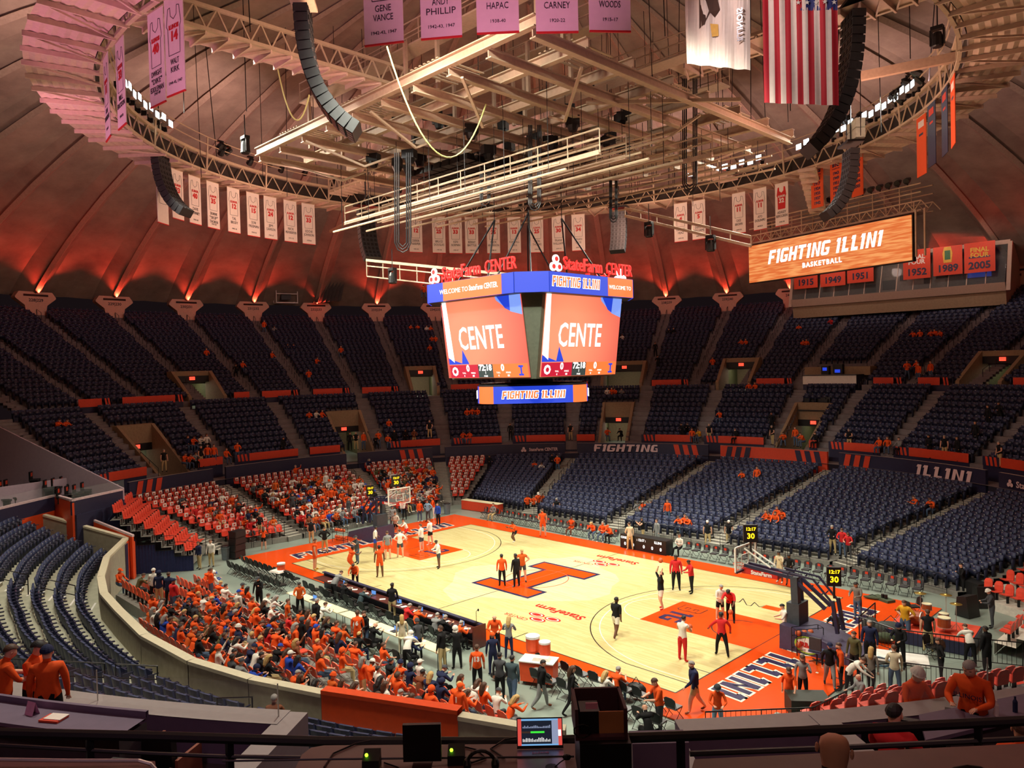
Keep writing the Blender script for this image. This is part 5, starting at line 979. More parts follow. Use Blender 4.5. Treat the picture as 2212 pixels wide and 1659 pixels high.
mb = MB(); pl = [(-17.7, -12.5), (-18.35, -13.4), (-19.0, -14.3), (-19.6, -15.2), (-20.3, -16.0)]; cm_ = mat('navy_curtain', (36, 44, 88), .85)
for i in range(4):
    a, b = V((*pl[i], 0)), V((*pl[i+1], 0)); t_ = thing('stage_curtain', f'navy pleated curtain panel under the red end seats, {["rightmost","third","second","leftmost"][i]} of four', 'curtain', a); g = MB(); n = 12; d = b-a; nn = V((d.y, -d.x, 0)).normalized(); h = .95+.42*i
    for k in range(n): w0, w1 = nn*(.06*(k % 2)), nn*(.06*((k+1) % 2)); g.quad(d*(k/n)+w0, d*((k+1)/n)+w1, d*((k+1)/n)+w1+V((0, 0, h)), d*(k/n)+w0+V((0, 0, h)), cm_)
    g.build('cloth', t_); MB().tube([V((0, 0, h)), d+V((0, 0, h))], .03, blackm, 5).tube([V((0, 0, h)), V((0, 0, h+.9)), d+V((0, 0, h+.9)), d+V((0, 0, h))], .022, blackm, 5).build('rail', t_)
patch(linf((-18.0, -12.5), (-20.9, -10.4)), linf((-20.5, -16.4), (-26.4, -13.2)), 8, .75, 3.4, RED, m=lowm, nseg=4, pitch=.58)
# the red plastic seats of the left end: 300 individual ones, the rest as one seating
rs = make_seat('plastic_seat', 'x', 'seat', shell_parts(red, blackm)); rp_ = make_seat('plastic_seat', 'x', 'seat', shell_parts(red, blackm), pprf)
NRI = 130; RR_ = [(p, 0) for p in RED]+[(p, 1) for p in REDP]; RR_.sort(key=lambda q: (V(q[0][:3])-CAM).length); used = set()
for i, (p, k) in enumerate(RR_[:NRI]):
    src = rp_ if k and (p[4] > 8 or random.random() < .45) else rs; ag_ = deg(atan2(p[1], p[0])) % 360; bk_ = 'curtained end' if not k and ag_ > 195 else 'second' if ag_ > 190 else 'behind-hoop' if ag_ > 167 else 'fourth' if ag_ > 151 else 'last'; lb = 'red seat%s, left stand %s block, row %d, seat %d' % (' with paper' if src is rp_ else '', bk_, p[4]+1, p[5]+1); gp = 'red seats of the left stand, '+bk_+' block'
    if id(src) not in used: used.add(id(src)); src.location = p[:3]; src.rotation_euler = (0, 0, p[3]); src['label'] = lb; src['group'] = gp
    else: copy_thing(src, p[:3], p[3], lb, gp)
tag(link('plastic_seats', bulk('plastic_seats', merge(*shell_parts(red, blackm), pprf), [p[:4] for p, k in RR_[NRI:]])), 'the remaining red plastic seats of the left stands', 'seats', kind='stuff')
# ---------------------------------------------------------------- chairs
def fold_parts(m, seatm, fm, paper=False, pad=False):
    b = MB(); f = MB(); s = MB()
    b.add([(-.2, -.22, .5), (.2, -.22, .5), (.21, -.28, .8), (.12, -.3, .86), (-.12, -.3, .86), (-.21, -.28, .8), (-.2, -.25, .5), (.2, -.25, .5), (.21, -.31, .8), (.12, -.33, .86), (-.12, -.33, .86), (-.21, -.31, .8)], [(0, 1, 2, 3, 4, 5), (11, 10, 9, 8, 7, 6)]+[(i, 6+i, 6+(i+1) % 6, (i+1) % 6) for i in range(6)], m)
    s.box((0, 0, .45), (.4, .4, .06), seatm)
    for x in (-.22, .22): f.tube([(x, .24, 0), (x, -.2, .48), (x, -.29, .8)], .013, fm, 4); f.tube([(x*.93, -.3, 0), (x*.93, .17, .44)], .013, fm, 4)
    f.tube([(-.22, .22, .03), (.22, .22, .03)], .01, fm, 4); f.tube([(-.2, -.28, .03), (.2, -.28, .03)], .01, fm, 4)
    return b, s, f
def chair_src(name, lab, m, seatm, fm, extra=None, en='paper_sheet'):
    t = thing(name, lab, 'chair')
    for n, p in zip(('backrest', 'seat', 'frame'), fold_parts(m, seatm, fm)): p.build(n, t)
    if extra: extra.build(en, t)
    return t
CH = {}
def chair(kind, p, a, label, group=None):
    if kind not in CH:
        c = CH[kind] = chair_src('folding_chair', label, *{'black': (black, grey, blackm), 'blackb': (black, black, blackm), 'orange': (orange, red, alu), 'paper': (orange, red, alu), 'court': (dgrey, dgrey, blackm)}[kind], extra={'paper': ppr, 'court': MB().box((0, -.215, .76), (.15, .012, .14), orf).lathe([(.11, 0), (.11, .01)], grey, 12, M.Translation((0, -.2, .6)) @ M.Rotation(-pi/2, 4, 'X'))}.get(kind), en='emblem' if kind == 'court' else 'paper_sheet')
        c.location = p; c.rotation_euler = (0, 0, a); 
        if group: c['group'] = group
        return c
    return copy_thing(CH[kind], p, a, label, group)
i = 0
for x in np.arange(-15.6, 17.2, .64):
    if -1.6 < x < 3.6: continue
    i += 1; chair('court', (x, 10.0+.012*abs(x), 0), pi+random.uniform(-.04, .04), f'grey courtside chair with orange emblem, {i} along the far sideline from the left', 'grey chairs along the far sideline')
for r_ in (0, 1):
    for j in range(11): chair('blackb', (-15.7+.62*j+.6*r_, -10.0-1.15*r_, 0), random.uniform(-.08, .08), f'black folding chair at the left of the near sideline, {["front","rear"][r_]} row, {j+1} from left', 'black chairs left of the press tables')
for r_ in (0, 1):
    for j in range(10 if r_ == 0 else 9): chair('black', (9.3+.68*j+.9*r_, -9.35-1.25*r_, 0), random.uniform(-.1, .1), f'black folding chair on the near bench, {["front","rear"][r_]} row, {j+1} right of the drinks cart', 'black chairs of the near bench')
# student section on low risers
STU = []; mb = MB()
for j in range(7):
    y = -13.9-.95*j; z = .14*j; xm = sqrt(max(0, 20.75**2-(y-.5)**2)); x1 = min(12.3-.35*j, xm); x0 = -13.6 if j < 5 else -xm
    mb.box(((x0+x1)/2, y-.02, z/2-.0), (x1-x0+.4, .95, max(.02, z)), lowm); n = int((x1-x0)/.6)
    for k in range(n):
        x = x0+.3+.6*k
        if abs(x+8.4) < .5 or abs(x-5.4) < .55: continue
        STU.append((x, y, z, random.uniform(-.06, .06), j, k))
struct(mb, 'floor_student_riser'); sh = make_seat('plastic_seat', 'x', 'seat', shell_parts(orange, blackm)); first = True; OCC = []
for (x, y, z, a, j, k) in STU:
    if x < -9 and j < 6:
        lb = f'orange tip-up seat at the left end of the student section, row {j+1}, {k+1} from left'
        if first: sh.location = (x, y, z); sh['label'] = lb; sh['group'] = 'orange tip-up seats of the student section'; first = False
        else: copy_thing(sh, (x, y, z), a, lb, 'orange tip-up seats of the student section')
        if random.random() < .22: OCC.append((x, y, z, a, j, k))
        continue
    pr = .74 if x > -7 else .5
    if random.random() < pr: OCC.append((x, y, z, a, j, k))
    elif random.random() < .25: continue
    chair('paper' if random.random() < .4 else 'orange', (x, y, z), a, f'orange folding chair in student section row {j+1}, {k+1} along from its left end', 'orange folding chairs of the student section')
# ---------------------------------------------------------------- press tables and courtside things
tabm = mat('table_brown', (88, 44, 38), .35); whit = mat('table_cream', (226, 218, 180), .5, var=.03)
t = thing('press_table', 'long courtside press table with navy front board along the near sideline', 'table'); MB().box((-1.3, -9.0, .46), (13.4, .08, .88), nvp).build('front_board', t); MB().box((-1.3, -9.4, .72), (13.3, .7, .04), tabm).build('tabletop', t); MB().box((-1.3, -9.06, .92), (13.4, .2, .04), nvp).build('ledge', t); MB().box((5.45, -9.35, .5), (.06, .75, .98), tabm).build('end_panel', t)
for k in range(5):
    x = -5.2+2.55*k; t = thing('folding_table', f'cream folding table behind the press row, {OR[k]} from the left', 'table', (x, -11.9, 0), 0); MB().box((0, 0, .73), (2.4, .6, .04), whit).build('tabletop', t)
    for sx in (-1, 1): MB().tube([(sx, -.22, 0), (sx, -.22, .71), (sx, .22, .71), (sx, .22, 0)], .018, blackm, 5).build('leg_frame', t)
pc = 0
for r_, y in ((0, -10.3), (1, -12.9)):
    for j in range(17 if r_ == 0 else 13):
        x = -7.4+.78*j if r_ == 0 else -5.8+.95*j; chair('blackb', (x+random.uniform(-.1, .1), y+random.uniform(-.15, .1), 0), random.uniform(-.3, .3), f'black folding chair behind the {["brown press table","cream tables"][r_]}, {j+1} from left', 'black chairs behind the press tables')
lapm = mat('laptop_screen', (90, 140, 210), emit=1.2)
def laptop(p, a, lb, s=1, m=None):
    t = thing('laptop', lb, 'laptop', p, a); MB().box((0, 0, .012*s), (.33*s, .23*s, .02*s), dgrey).build('keyboard_base', t); g = MB().box((0, 0, .11*s), (.33*s, .012, .21*s), dgrey).box((0, -.008, .11*s), (.3*s, .004, .18*s), m or lapm); g.build('screen', t, (0, .12*s, .01)); return t
for k, x in enumerate((-5.4, -2.6, -.4, 1.3, 3.1, 4.3)): laptop((x, -9.45, .74), random.uniform(-.2, .2), f'open laptop on the brown press table, {OR[k]} from the left')
for k, x in enumerate((-4.2, 2.7, 3.8)): laptop((x, -11.9, .75), random.uniform(-.2, .2), f'open laptop on the cream tables, {OR[k]} from the left')
for k in range(26):
    r_ = k % 2; tag(MB().box((0, 0, .004), (.21, .3, .008), whitep).build('paper', None, (random.uniform(-7, 5), -9.5 if not r_ else -11.95+random.uniform(-.15, .15), .745), random.uniform(-1, 1)), 'loose white paper sheet lying on the '+('cream' if r_ else 'brown')+' press tables', 'paper', 'papers on the %s press tables' % ('cream' if r_ else 'brown'))
t = thing('microphone_stand', 'black microphone on a stand at the right end of the press table', 'microphone', (5.0, -9.1, .94)); MB().lathe([(.1, 0), (.1, .02)], black, 10).tube([(0, 0, 0), (0, 0, .5), (.12, 0, .62)], .012, black, 5).build('stand', t); MB().ball((.14, 0, .6), .04, black, 8, sc=(1, 1, 1.6)).build('head', t)
# scorer's table with dot numbers
t = thing('scorers_table', 'black electronic scorers table with white digits on the far sideline', 'table', (.9, 9.45, 0)); MB().box((0, 0, .48), (3.6, .8, .94), black).build('body', t); l = MB(); X = M.Translation((0, -.41, .5)) @ M.Rotation(pi/2, 4, 'X')
text_mb(l, 'OHIO ST', .22, X @ M.Translation((-1.3, .25, 0)), wh_e, bold=.006); text_mb(l, ': 12:17 :', .22, X @ M.Translation((-.1, .25, 0)), wh_e, bold=.006); text_mb(l, 'ILLINI', .22, X @ M.Translation((1.2, .25, 0)), wh_e, bold=.006)
for x in (-1.4, -.75, .1, .75, 1.4): text_mb(l, '0', .3, X @ M.Translation((x, -.15, 0)), wh_e, bold=.006)
l.build('lettering', t)
# baskets
def hoop(s, lab):
    t = thing('basketball_hoop', lab, 'basketball hoop', (0, 0, 0), 0 if s > 0 else pi); nvm = mat('hoop_navy', (34, 36, 62), .4); whf = mat('hoop_white', (225, 225, 215), .4)
    g = MB(); y, z0, z1 = .915, 2.9, 3.97
    for a, b in (((-y, z0), (y, z0)), ((y, z0), (y, z1)), ((y, z1), (-y, z1)), ((-y, z1), (-y, z0))): g.bar((13.1, a[0], a[1]), (13.1, b[0], b[1]), .07, .07, whf)
    for a, b in (((-.3, 3.1), (.3, 3.1)), ((.3, 3.1), (.3, 3.55)), ((.3, 3.55), (-.3, 3.55)), ((-.3, 3.55), (-.3, 3.1))): g.bar((13.07, *a), (13.07, *b), .05, .02, whf)
    g.build('backboard_frame', t); MB().box((13.1, 0, 3.43), (.02, 1.76, 1.0), glassm).build('backboard_glass', t)
    g = MB().box((13.12, 0, 2.9), (.1, 1.85, .09), nvp); g.build('edge_padding', t)
    rim = MB().tube([(12.74+.23*cos(2*pi*k/20), .23*sin(2*pi*k/20), 3.05) for k in range(20)], .012, cor, 5, close=True).bar((12.96, 0, 3.03), (13.1, 0, 3.03), .16, .06, cor); r_ = rim.build('rim', t); n = MB()
    for k in range(12):
        for d in (1, -1): a0, a1 = 2*pi*k/12, 2*pi*(k+d)/12; n.tube([(12.74+.23*cos(a0), .23*sin(a0), 3.05), (12.74+.14*cos(a1), .14*sin(a1), 2.62)], .008, white, 3)
    n.build('net', t); a = MB(); 
    for y in (-.28, .28):
        a.bar((13.15, y*.7, 3.1), (15.4, y, 2.95), .12, .13, nvm); a.bar((15.4, y, 2.95), (16.8, y, 1.9), .12, .13, nvm); a.bar((13.15, y*.7, 3.85), (14.4, y*.8, 3.2), .05, .05, whf); a.bar((14.8, y, 3.15), (16.3, y, 3.05), .07, .07, nvm); a.bar((16.3, y, 3.05), (17.1, y, 2.2), .07, .07, nvm)
        for f in (.2, .45, .7, .9): a.bar((14.8+2*f, y, 3.05-.8*f*f), (14.9+2*f, y, 3.15-.9*f*f+.1), .05, .05, nvm)
    a.build('boom_arm', t); MB().box((13.9, -.0, 2.86), (1.7, .6, .22), cred).build('sign_panel', t); l = MB(); 
    for sy in (1, -1): text_mb(l, 'StateFarm', .24, M.Translation((14.0, -.31*sy, 2.86)) @ RZ(0 if sy > 0 else pi) @ M.Rotation(pi/2, 4, 'X'), white, bold=.008)
    l.build('lettering', t)
    m_ = MB().bar((15.6, -.3, .9), (15.5, -.25, 3.0), .28, .3, mat('hoop_pad', (58, 66, 74), .5)).bar((15.6, .3, .9), (15.5, .25, 3.0), .12, .14, nvm).bar((17.3, -.3, 1.0), (17.1, -.28, 2.3), .13, .13, nvm).bar((17.3, .3, 1.0), (17.1, .28, 2.3), .13, .13, nvm); m_.prism([(15.2, -.45), (15.75, -.45), (15.75, .45), (15.2, .45)], .75, 1.9, mat('hoop_pad', (58, 66, 74), .5)); m_.build('mast', t)
    b_ = MB().add([(15.1, -.95, 0), (18.3, -.95, 0), (18.3, .95, 0), (15.1, .95, 0), (15.1, -.9, 1.05), (16.2, -.9, .95), (18.3, -.9, .38), (18.3, .9, .38), (16.2, .9, .95), (15.1, .9, 1.05)], [(0, 1, 2, 3), (0, 4, 5, 6, 1), (3, 2, 7, 8, 9), (0, 3, 9, 4), (1, 6, 7, 2), (4, 9, 8, 5), (5, 8, 7, 6)], mat('hoop_base', (66, 58, 84), .45)); b_.build('base_cart', t)
    l = MB(); X = M.Translation((16.3, -.945, .45)) @ M.Rotation(pi/2-.03, 4, 'X'); l.lathe([(.36, 0), (.36, .006)], mat('logo_green', (150, 190, 60)), 18, X @ M.Scale(1.5, 4, (1, 0, 0))); l.lathe([(.3, .008), (.3, .012)], white, 18, X @ M.Scale(1.5, 4, (1, 0, 0))); text_mb(l, 'URBAN', .26, X @ M.Translation((0, 0, .02)), cred, bold=.015); l.build('side_logo', t)
    for (x, y, z, w) in ((13.3, .1, 4.5, .62), (17.2, -.35, 3.35, .55)):
        c = MB(); c.box((0, 0, 0), (.14, w, .78), black).tube([(0, 0, -.9), (0, 0, -.39)], .05, black, 5); o = c.build('shot_clock', t, (x, y, z)); l = MB()
        for sy in (1, -1):
            X = RZ(0 if sy < 0 else pi) @ M.Translation((.08, 0, 0)) @ RZ(pi/2) @ M.Rotation(pi/2, 4, 'X'); text_mb(l, '12:17', .2, X @ M.Translation((0, .2, 0)), yl_e, bold=.006); text_mb(l, '30', .34, X @ M.Translation((0, -.12, 0)), yl_e, bold=.008)
        for sy in (1, -1): X = RZ(0 if sy > 0 else pi) @ M.Translation((0, -.0, 0)); 
        l.build('digits', o)
    return t
h1 = hoop(1, 'right basketball hoop with glass backboard, navy boom arm and yellow shot clock'); h2 = hoop(-1, 'left basketball hoop with glass backboard and yellow shot clock in front of the red stand')
for h in (h1, h2):
    for c in h.children:
        if c.name.startswith('shot_clock'):
            d = (CAM-(h.matrix_world @ c.location if False else V((c.location.x*(1 if h is h1 else -1), c.location.y, 0)))); c.rotation_euler = (0, 0, atan2(d.y, d.x)-(0 if h is h1 else pi)+rad(12))
# small floor things
ballm = mat('basketball', (196, 92, 48), .6)
def ball(p, lb, group=None): return tag(MB().ball((0, 0, 0), .12, ballm, 12).build('basketball', None, p, smooth=True), lb, 'basketball', group)
def rack(p, a, lb, n=4, tiers=2):
    t = thing('ball_rack', lb, 'ball rack', p, a); f = MB()
    for x in (-.6, .6):
        for y in (-.2, .2): f.tube([(x, y, 0), (x, y, 1.1)], .018, blackm, 5)
    for z in (.25, .75, 1.1): f.tube([(-.6, -.2, z), (.6, -.2, z), (.6, .2, z), (-.6, .2, z)], .014, blackm, 4, close=True)
    f.build('frame', t); 
    for i in range(n):
        for z in (.4, .9): q = RZ(a) @ V((-.42+.28*i, 0, z)); ball(V(p)+q, 'orange basketball stored on the rack '+lb.split('rack ')[1], 'basketballs on the rack '+lb.split('rack ')[1])
rack(at(735, 1172, 0), rad(8), 'black ball rack left of the left hoop base'); rack(at(1745, 1412, 0), rad(55), 'black ball rack beside the right hoop base', 3)
def bin_(p, lb): t = thing('trash_bin', lb, 'bin', p); MB().lathe([(.24, 0), (.3, .75), (.33, .78), (.33, .82), (.27, .82)], mat('bin_grey', (104, 116, 122), .6), 14).build('barrel', t); MB().lathe([(.28, .8), (.3, .86), (.25, .9)], black, 12).build('liner', t)
bin_(at(488, 1208, 0), 'grey trash bin left of the black speaker stack'); bin_(at(966, 1110, 0), 'grey trash bin at the foot of the left-of-centre aisle')
t = thing('ground_speaker', 'tall curved black speaker stack beside the left stand', 'speaker', at(512, 1205, 0), rad(110)); 
for i in range(4): MB().box((0, -.03*i, .28+.45*i), (.95, .6, .43), black, taper=.97).box((0, -.3-.03*i, .28+.45*i), (.85, .03, .36), grille).build('cabinet', t)
t = thing('courtside_table', 'orange-draped table with phones at the far left court corner', 'table', at(1030, 1106, 0)+V((0, .6, 0)), rad(5)); MB().box((0, 0, .4), (4.2, .7, .78), orf).build('drape', t); MB().box((0, 0, .8), (4.3, .75, .03), whit).build('top', t)
for k, (u, v, lb) in enumerate(((1151, 1395, 'large white-lidded orange drink cooler'), (1177, 1402, 'smaller white-lidded orange drink cooler'))):
    p = at(u, v, 1.15); p.z = .93; t = thing('drink_cooler', lb+' on the courtside cart', 'cooler', p); s_ = (1.1, .9)[k]; MB().lathe([(.22*s_, 0), (.25*s_, .1), (.25*s_, .5*s_), (.22*s_, .52*s_)], orp, 16).build('body', t); MB().lathe([(.26*s_, .5*s_), (.26*s_, .58*s_), (.1, .62*s_)], white, 16).build('lid', t)
p = at(1165, 1475, 0); t = thing('drinks_cart', 'orange rolling drinks cart with bottles beside the near bench', 'cart', p, rad(25)); MB().box((0, 0, .52), (1.3, .7, .76), orp, taper=1.05).box((0, 0, .91), (1.4, .8, .04), white).build('body', t)
for x in (-.5, .5): 
    for y in (-.25, .25): MB().lathe([(.07, -.03), (.07, .03)], black, 10, M.Translation((x, y, .08)) @ M.Rotation(pi/2, 4, 'X')).build('wheel', t)
l = MB(); text_mb(l, 'G', .45, RZ(0) @ M.Translation((0, -.37, .55)) @ M.Rotation(pi/2, 4, 'X'), white, bold=.03); l.build('lettering', t)
tag(MB().box((0, 0, .06), (.7, .35, .12), whitep, taper=.8).build('towel_pile', None, p+V((.15, 0, .93)), .5), 'pile of white towels on the orange drinks cart', 'towels')
p = at(605, 1262, 0); t = thing('side_table', 'small table with white towels and orange cooler among the left black chairs', 'table', p); MB().box((0, 0, .72), (1.0, .7, .04), black).tube([(-.4, 0, 0), (-.4, 0, .7)], .03, black, 5).tube([(.4, 0, 0), (.4, 0, .7)], .03, black, 5).build('frame', t)
t = thing('drink_cooler', 'orange cooler with white lid on the towel table left of the bench', 'cooler', p+V((0, .1, .74))); MB().lathe([(.2, 0), (.23, .1), (.23, .42)], orp, 14).build('body', t); MB().lathe([(.24, .4), (.24, .48), (.1, .5)], white, 14).build('lid', t); tag(MB().box((0, 0, .05), (.85, .5, .1), whitep, taper=.85).build('towel_pile', None, p+V((0, -.15, .74)), .2), 'white towels spread on the table by the left black chairs', 'towels')
# big bags and cases, drum stage, rails on the right
dk_g = mat('duffel_grey', (56, 62, 60), .8); olv = mat('duffel_olive', (64, 76, 52), .8)
def bag(u, v, s, m, lb, a=0): p = at(u, v, 0); p.z = .04 if abs(p.x) < 18.5 and abs(p.y) < 9 else 0; t = thing('duffel_bag', lb, 'bag', p, a); MB().ball((0, 0, s[2]/2), .5, m, 10, sc=s).build('body', t, smooth=True); MB().tube([(-s[0]*.25, 0, s[2]*.8), (0, 0, s[2]*1.35), (s[0]*.25, 0, s[2]*.8)], .02, black, 4).build('strap', t)
bag(1925, 1378, (1.5, .7, .7), dk_g, 'large grey equipment bag behind the right hoop', .3); bag(1912, 1390, (.9, .5, .45), olv, 'olive duffel bag in front of the grey bags', .5); bag(1880, 1370, (.8, .6, .75), dk_g, 'upright grey suitcase bag nearest the hoop base', 1)
bag(1375, 1508, (.8, .5, .55), black, 'black backpack with red trim beside the near bench', .3); bag(1330, 1490, (.9, .5, .4), black, 'black bag on the floor left of the backpack', .8); bag(1078, 1468, (.7, .4, .35), black, 'small black bag behind the press tables', .8)
bag(1885, 1296, (.9, .3, .18), olv, 'flat camera bag on the apron near the standing man in checked shirt', .2)
t = thing('camera_case', 'open grey instrument case with two black lenses on the apron corner', 'case', at(1907, 1296, .04)+V((0, 0, .0)), rad(-25)); MB().box((0, 0, .06), (1.1, .5, .12), olv).build('shell', t); MB().lathe([(.08, .1), (.08, .3)], black, 10, TR((0, 0, 0))).lathe([(.08, .1), (.08, .32)], black, 10, TR((.2, 0, 0))).build('lenses', t)
t = thing('white_mat', 'flat white board lying on the floor behind the hoop', 'board', at(1940, 1422, 0), rad(20)); MB().box((0, 0, .03), (2.2, 1.3, .06), white).build('panel', t)
tag(MB().tube([(.45*cos(2*pi*k/16), .45*sin(2*pi*k/16), .06+.02*(k % 2)) for k in range(16)], .05, mat('cable_blue', (60, 84, 104), .5), 5, close=True).build('cable_coil', None, at(1900, 1433, 0)), 'coil of blue cable on the floor beside the white board', 'cable')
oc2 = thing('office_chair', 'blue office chair with black back beside the hoop base', 'chair', at(1765, 1432, .04)); MB().box((0, 0, .5), (.5, .48, .08), mat('chair_blue', (50, 70, 110), .7)).build('seat', oc2); MB().box((.05, -.25, .85), (.48, .08, .5), dgrey).build('backrest', oc2); b_ = MB().tube([(0, 0, .08), (0, 0, .47)], .03, black, 6)
for k in range(5): b_.bar((0, 0, .1), (.32*cos(k*1.257), .32*sin(k*1.257), .06), .04, .03, black)
b_.build('base', oc2)
for k, (u, v, a, lb) in enumerate(((1948, 1340, 2.6, 'black director chair behind the man in yellow shirt'), (1975, 1330, 2.4, 'tilted dark folding chair at the apron corner'), (2015, 1420, -1.9, 'black folding chair beside the stage railing, upper one'), (2020, 1400, -1.8, 'black folding chair beside the stage railing, lower one'))): chair('blackb', at(u, v, .04 if k < 2 else 0), a, lb)
sg_ = thing('drum_stage', 'low carpeted drum platform inside railings at the right', 'stage', at(1960, 1378, 0)+V((.9, .6, 0)), rad(5)); MB().box((0, 0, .25), (3.2, 2.6, .5), nvp).box((0, 0, .51), (3.1, 2.5, .03), orf).build('platform', sg_)
dp = sg_.location; wd = mat('drum_wood', (150, 70, 34), .25); cy_ = mat('cymbal', (190, 160, 80), .3, .9)
def drum(dx, dy, r_, h, z, lb, tilt=0, axis='X'): t = thing('drum', lb, 'drum', dp+V((dx, dy, z))); X = M.Rotation(tilt, 4, axis); MB().lathe([(r_, -h/2), (r_, h/2)], wd, 18, X).build('shell', t); MB().lathe([(r_+.01, h/2-.02), (r_+.01, h/2+.01)], alu, 18, X).lathe([(r_+.01, -h/2-.01), (r_+.01, -h/2+.02)], alu, 18, X).build('hoop', t); MB().lathe([(r_*.97, h/2+.012), (r_*.97, h/2+.014)], whit, 18, X).build('drumhead', t); MB().tube([(0, 0, -h/2), (0, 0, -z+.54)], .02, alu, 5).build('stand', t)
drum(-.6, -.3, .3, .4, .87, 'wooden bass drum lying on its side on the stage', pi/2, 'Y'); drum(-.35, .2, .2, .25, 1.3, 'wooden tom drum above the bass drum'); drum(.5, -.4, .25, .4, .95, 'wooden floor tom on the right of the stage'); drum(.35, .1, .2, .15, 1.1, 'shallow snare drum in the middle of the drum set')
for k, (dx, dy, z) in enumerate(((-.7, .5, 1.75), (.3, .6, 1.85), (.8, .2, 1.65))): t = thing('cymbal', f'golden cymbal on a chrome stand, {["left","middle","right"][k]} one of the drum set', 'cymbal', dp+V((dx, dy, .53))); MB().lathe([(.24, 0), (.08, .03), (.03, .05)], cy_, 16, TR((0, 0, z-.53))).build('disc', t); MB().tube([(0, 0, 0), (0, 0, z-.53)], .015, alu, 5).tube([(-.2, 0, 0), (0, 0, .3), (.2, 0, 0)], .012, alu, 4).build('stand', t)
def barrier(pts, lb, h=1.05, n=9):
    for i in range(len(pts)-1):
        a, b = V(pts[i]), V(pts[i+1]); d = b-a; t = thing('barred_railing', lb+(f', section {i+1} from the left' if len(pts) > 2 else ''), 'railing', a); f = MB(); z = V((0, 0, h)); f.tube([V((0, 0, 0)), z, d+z, d], .028, blackm, 5); f.tube([V((0, 0, h*.15)), d+V((0, 0, h*.15))], .018, blackm, 4); f.build('frame', t); g = MB()
        for k in range(1, int(d.length/.16)): p = d*(k*.16/d.length); g.tube([p+V((0, 0, h*.15)), p+z], .009, blackm, 4)
        if len(g.v): g.build('bars', t)
def atz(u, v, z): return at(u, v, z)
barrier([(17.0, 4.6, 0), (17.2, 2.2, 0), (18.9, 1.6, 0), (21.2, 2.4, 0), (23.0, 3.2, 0)], 'black barred railing round the drum stage'); barrier([(18.0, -2.6, 0), (19.3, -3.0, 0), (20.4, -1.8, 0), (22.0, -1.2, 0), (23.4, -.6, 0)], 'black barred railing in front of the near right red seats')
barrier([(17.4, -10.6, .4), (18.6, -9.3, .4), (19.7, -8.1, .4), (20.0, -6.2, .4)], 'black looped railing at the right end of the near bench', .9)
# right end seats on pale steps
RT_ = []; TM = mat('pale_step', (206, 200, 186), .6)
patch(linf((22.0, 9.2), (21.8, 4.2)), linf((27.5, 10.5), (27.5, 3.0)), 7, .5, 2.9, RT_, m=TM, nseg=3, pitch=.58, drop=.15)
patch(linf((20.0, -4.4), (18.9, -7.6)), linf((26.0, -2.0), (22.3, -9.2)), 5, .35, 1.9, RT_, m=concd, nseg=3, pitch=.6)
patch(linf((24.5, .8), (23.6, -2.4)), linf((28.6, 3.2), (27, -3)), 5, .9, 2.6, RT_, m=TM, nseg=3, pitch=.6)
patch(linf((19.3, 10.9), (21.9, 9.6)), linf((24, 18), (28, 12)), 8, .4, 3.2, RT_, m=TM, nseg=3, pitch=.58)
for i, p in enumerate(RT_): copy_thing(rs, p[:3], p[3], f'red seat of the right end blocks, {"beside the drums" if p[1] > 3.2 and p[1] < 11 else "at the far corner" if p[1] > 11 else "by the near railing"}, row {p[4]+1}, seat {p[5]+1}', 'red seats of the right end blocks')
# stair blocks beside drum stage, mixing speakers
for k, (u, v, lb) in enumerate(((2125, 1310, 'black tilted stage monitor speaker behind the drums'), (2090, 1330, 'black stage monitor with pale front behind the drums'))): t = thing('stage_monitor', lb, 'speaker', at(u, v, 0), rad(130+30*k)); MB().prism([(-.35, 0), (.35, 0), (.25, .9), (-.2, 1.0)], -.4, .4, black, M.Rotation(pi/2, 4, 'X')).build('cabinet', t)
t = thing('equipment_case', 'black equipment case on the floor at the far right corner of the stand', 'case', (19.0, 11.9, 0), rad(-30)); MB().box((0, 0, .45), (1.6, .7, .9), black).build('shell', t)
t = thing('equipment_case', 'dark green padded case behind the looped railing', 'case', at(1745, 1540, .3)+V((0, 0, 0)), rad(40)); MB().box((0, 0, .3), (1.3, .9, .6), mat('case_green', (38, 44, 36), .6)).build('shell', t)
struct(MB().box((20.6, -9.6, .2), (5.0, 4.6, .4), floorm, RZ(0)), 'floor_right_platform')
# tv platform between the bowls
p = pol(39.4, 89.2, 8.9); t = thing('camera_platform', 'white-fronted camera platform between the mid and upper bowl', 'platform', p, rad(-1)); MB().box((0, .6, .9), (5.0, 1.6, 1.8), nvp).box((0, -.22, 1.45), (5.0, .06, .9), white).box((0, .6, 1.85), (5.1, 1.8, .08), black).build('deck', t); MB().box((-.9, 1.2, 2.3), (.7, .5, .8), black).box((.3, 1.2, 2.4), (.9, .5, .9), black).build('control_desk', t); MB().box((-.9, .93, 2.4), (.4, .02, .3), blue_e).box((.3, .93, 2.2), (.5, .02, .3), blue_e).build('monitor_screens', t)
struct(MB().box((0, 2.4, 2.2), (6.2, 2.0, .8), tan_, M.Translation(p) @ RZ(rad(-1))), 'wall_camera_bay')
p = pol(37.6, 89.6, 7.6); t = thing('camera_crew_box', 'open camera position full of dark equipment above a mid-level tunnel', 'platform', p, 0)
MB().box((0, 0, 0), (2.9, 2.2, .1), black).build('deck', t)
for i in range(7): MB().box((random.uniform(-1.1, 1.1), random.uniform(-.7, .7), .5+.3*random.random()), (.45, .4, .9), black).tube([(random.uniform(-1, 1), 0, 0), (random.uniform(-1, 1), .1, 1.6)], .04, black, 5).build('equipment', t)
HC = {}
